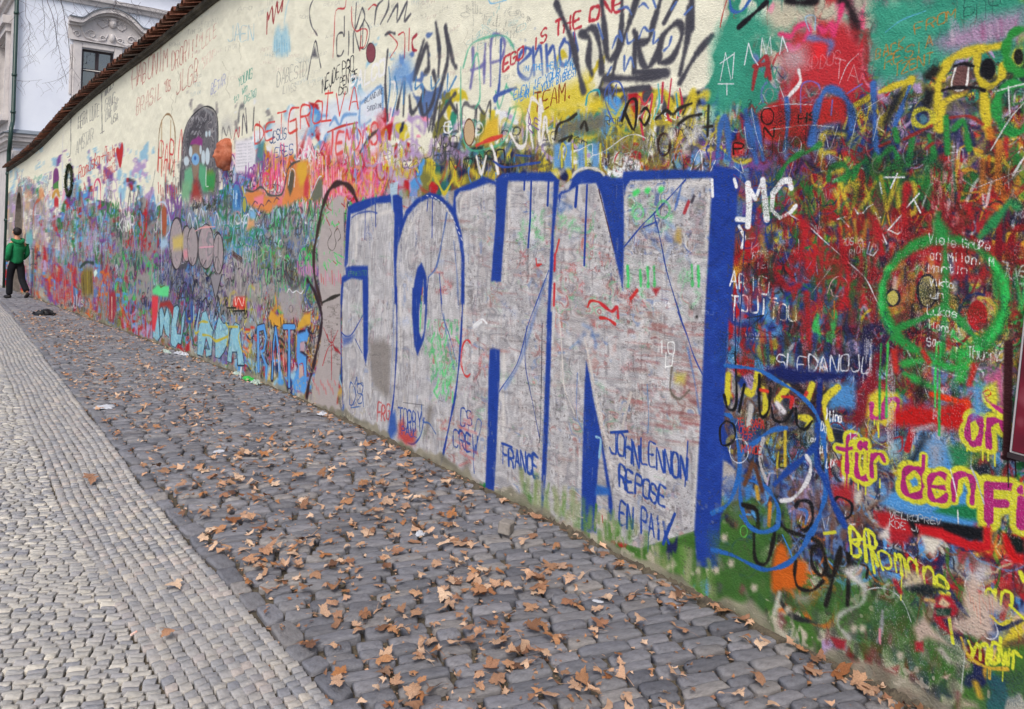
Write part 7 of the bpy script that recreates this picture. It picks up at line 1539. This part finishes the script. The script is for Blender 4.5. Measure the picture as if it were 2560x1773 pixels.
# ================================================================== THE WALKER
def skin(name, chains, m, parent, sub=2):
    """chains: list of lists of (x,y,z,r); chains share points with equal coordinates"""
    idx = {}; vs = []; rr = []; es = []
    for ch in chains:
        prev = None
        for x, y, z, r in ch:
            key = (round(x, 4), round(y, 4), round(z, 4))
            if key not in idx: idx[key] = len(vs); vs.append((x, y, z)); rr.append(r)
            i = idx[key]
            if prev is not None and prev != i: es.append((prev, i))
            prev = i
    me = bpy.data.meshes.new(name); me.from_pydata(vs, es, []); o = bpy.data.objects.new(name, me); COL.objects.link(o)
    md = o.modifiers.new('skin', 'SKIN'); sv_ = me.skin_vertices[0].data
    for i, r in enumerate(rr):
        sv_[i].radius = r if isinstance(r, tuple) else (r, r); sv_[i].use_root = (i == 0)
    s2 = o.modifiers.new('sub', 'SUBSURF'); s2.levels = sub; s2.render_levels = sub
    bpy.context.view_layer.update()
    dg = bpy.context.evaluated_depsgraph_get(); ev = bpy.data.meshes.new_from_object(o.evaluated_get(dg))
    bpy.data.objects.remove(o); ev.name = name; ev.materials.clear(); ev.materials.append(M[m] if isinstance(m, str) else m)
    ev.polygons.foreach_set('use_smooth', [True]*len(ev.polygons))
    return link(bpy.data.objects.new(name, ev), parent)
M['skin'] = mat('skin', ['b88468', 'c8947a'], .6, 20); M['hair'] = mat('dark_hair', ['141012', '221a1a'], .6, 60, bump=.6, bscale=90)
M['hoodie'] = mat('green_hoodie_cotton', ['0b5c38', '0f6c42', '14784a'], .9, 9, bump=.5, bscale=18); M['denim'] = mat('dark_denim', ['08090f', '0c0e16', '11131c'], .9, 10, bump=.4, bscale=20); M['shoe'] = mat('dark_shoes', ['1c1a1c', '2a2626'], .6, 20)
wp = on_ground(38, 746)
man = empty('person', wp, rad(24)); tag(man, 'person in green hooded top and dark trousers walking away along the wall', 'person')
# local axes: +x is where he walks, +y his left
S_ = 1.0
legL = [(0, .085, .92, .08), (.06, .09, .70, .07), (.10, .095, .50, .055), (.09, .10, .28, .05), (.08, .10, .09, .042)]
legR = [(0, -.085, .92, .08), (-.06, -.09, .70, .07), (-.10, -.09, .50, .055), (-.23, -.09, .32, .05), (-.35, -.09, .17, .042)]
arms = lambda s_, r: [(0, s_*.155, 1.42, r[0]), (-.05, s_*.205, 1.28, r[1]), (-.07, s_*.222, 1.14, r[2]), (.05, s_*.20, 1.01, r[3]), (.12, s_*.15, .97, r[4])]
torso = [(0, 0, .95, .08), (0, 0, 1.08, .07), (0, 0, 1.22, .07), (-.01, 0, 1.36, .07), (0, 0, 1.44, .07)]
neck = [(0, 0, 1.44, .07), (.01, 0, 1.53, .056), (.02, 0, 1.58, .056)]
head = [(.02, 0, 1.58, .056), (.03, 0, 1.64, .088), (.03, 0, 1.71, .09), (.025, 0, 1.755, .06)]
fingers = []
for s_ in (1, -1):
    for k, (dy, L) in enumerate(((.024, .055), (.008, .065), (-.008, .06), (-.022, .045))):
        fingers.append([(.12, s_*.15, .97, .025), (.16, s_*(.13+dy), .955, .012), (.16+L*.6, s_*(.11+dy), .935, .009), (.16+L, s_*(.10+dy), .915, .008)])
    fingers.append([(.12, s_*.15, .97, .025), (.145, s_*.12, .99, .012), (.18, s_*.10, .985, .009)])
bodych = [torso, neck+head[1:], [torso[0], legL[0]]+legL[1:], [torso[0], legR[0]]+legR[1:]]+[[(0, 0, 1.44, .07)]+arms(s_, (.035, .03, .03, .028, .024)) for s_ in (1, -1)]+fingers
skin('body', bodych, 'skin', man, 1)
fc_ = MB(); fc_.add(*blob(.115, 0, 1.675, .022, .016, .03, 8))
for s_ in (1, -1): fc_.add(*blob(.025, s_*.092, 1.68, .024, .012, .034, 8))
fc_.build('ears_and_nose', 'skin', man, True)
hv, hf = blob(.008, 0, 1.695, .108, .1, .108, 14, lambda d: (1+.03*math.sin(17*d.y+9*d.z))*(1.0 if d.z > .1 or d.x < .1 else .84)); mesh('hair', hv, hf, 'hair', man, True)
HT_ = [(0, 0, .86, .155), (0, 0, .95, .168), (0, 0, 1.10, .165), (-.005, 0, 1.25, .172), (-.01, 0, 1.37, .165), (0, 0, 1.45, .10), (.0, 0, 1.50, .085)]
hoodt = [HT_]+[[(-.01, 0, 1.37, .165), (-.01, s_*.12, 1.385, .105), (-.02, s_*.19, 1.33, .082), (-.05, s_*.222, 1.22, .074), (-.06, s_*.23, 1.12, .068), (.03, s_*.205, 1.02, .06), (.10, s_*.15, .975, .055)] for s_ in (1, -1)]
skin('hooded_top', hoodt, 'hoodie', man, 2)
hb = MB(); hb.tube([(.05, .10, 1.50), (-.04, .125, 1.485), (-.115, .07, 1.44), (-.135, 0, 1.405), (-.115, -.07, 1.44), (-.04, -.125, 1.485), (.05, -.10, 1.50)], [.03, .042, .05, .056, .05, .042, .03], 10)
hb.add(*blob(-.105, 0, 1.36, .05, .10, .09, 10)); hb.build('hood', 'hoodie', man, True)
trL = [(0, 0, 1.02, .125), (.01, .03, .90, .12), (.04, .09, .80, .105), (.07, .092, .66, .094), (.10, .095, .48, .084), (.09, .10, .26, .08), (.08, .10, .08, .078)]
trR = [(0, 0, 1.02, .125), (-.01, -.03, .90, .12), (-.03, -.09, .80, .105), (-.06, -.09, .66, .094), (-.10, -.09, .48, .084), (-.23, -.09, .31, .08), (-.34, -.09, .18, .078)]
skin('trousers', [trL, trR], 'denim', man, 2)
skin('shoe', [[(.03, .10, .055, .048), (.09, .10, .05, .05), (.19, .105, .042, .046), (.28, .11, .035, .036)]], 'shoe', man, 2)
skin('shoe', [[(-.39, -.09, .17, .048), (-.37, -.09, .115, .05), (-.30, -.095, .06, .046), (-.23, -.10, .03, .034)]], 'shoe', man, 2)
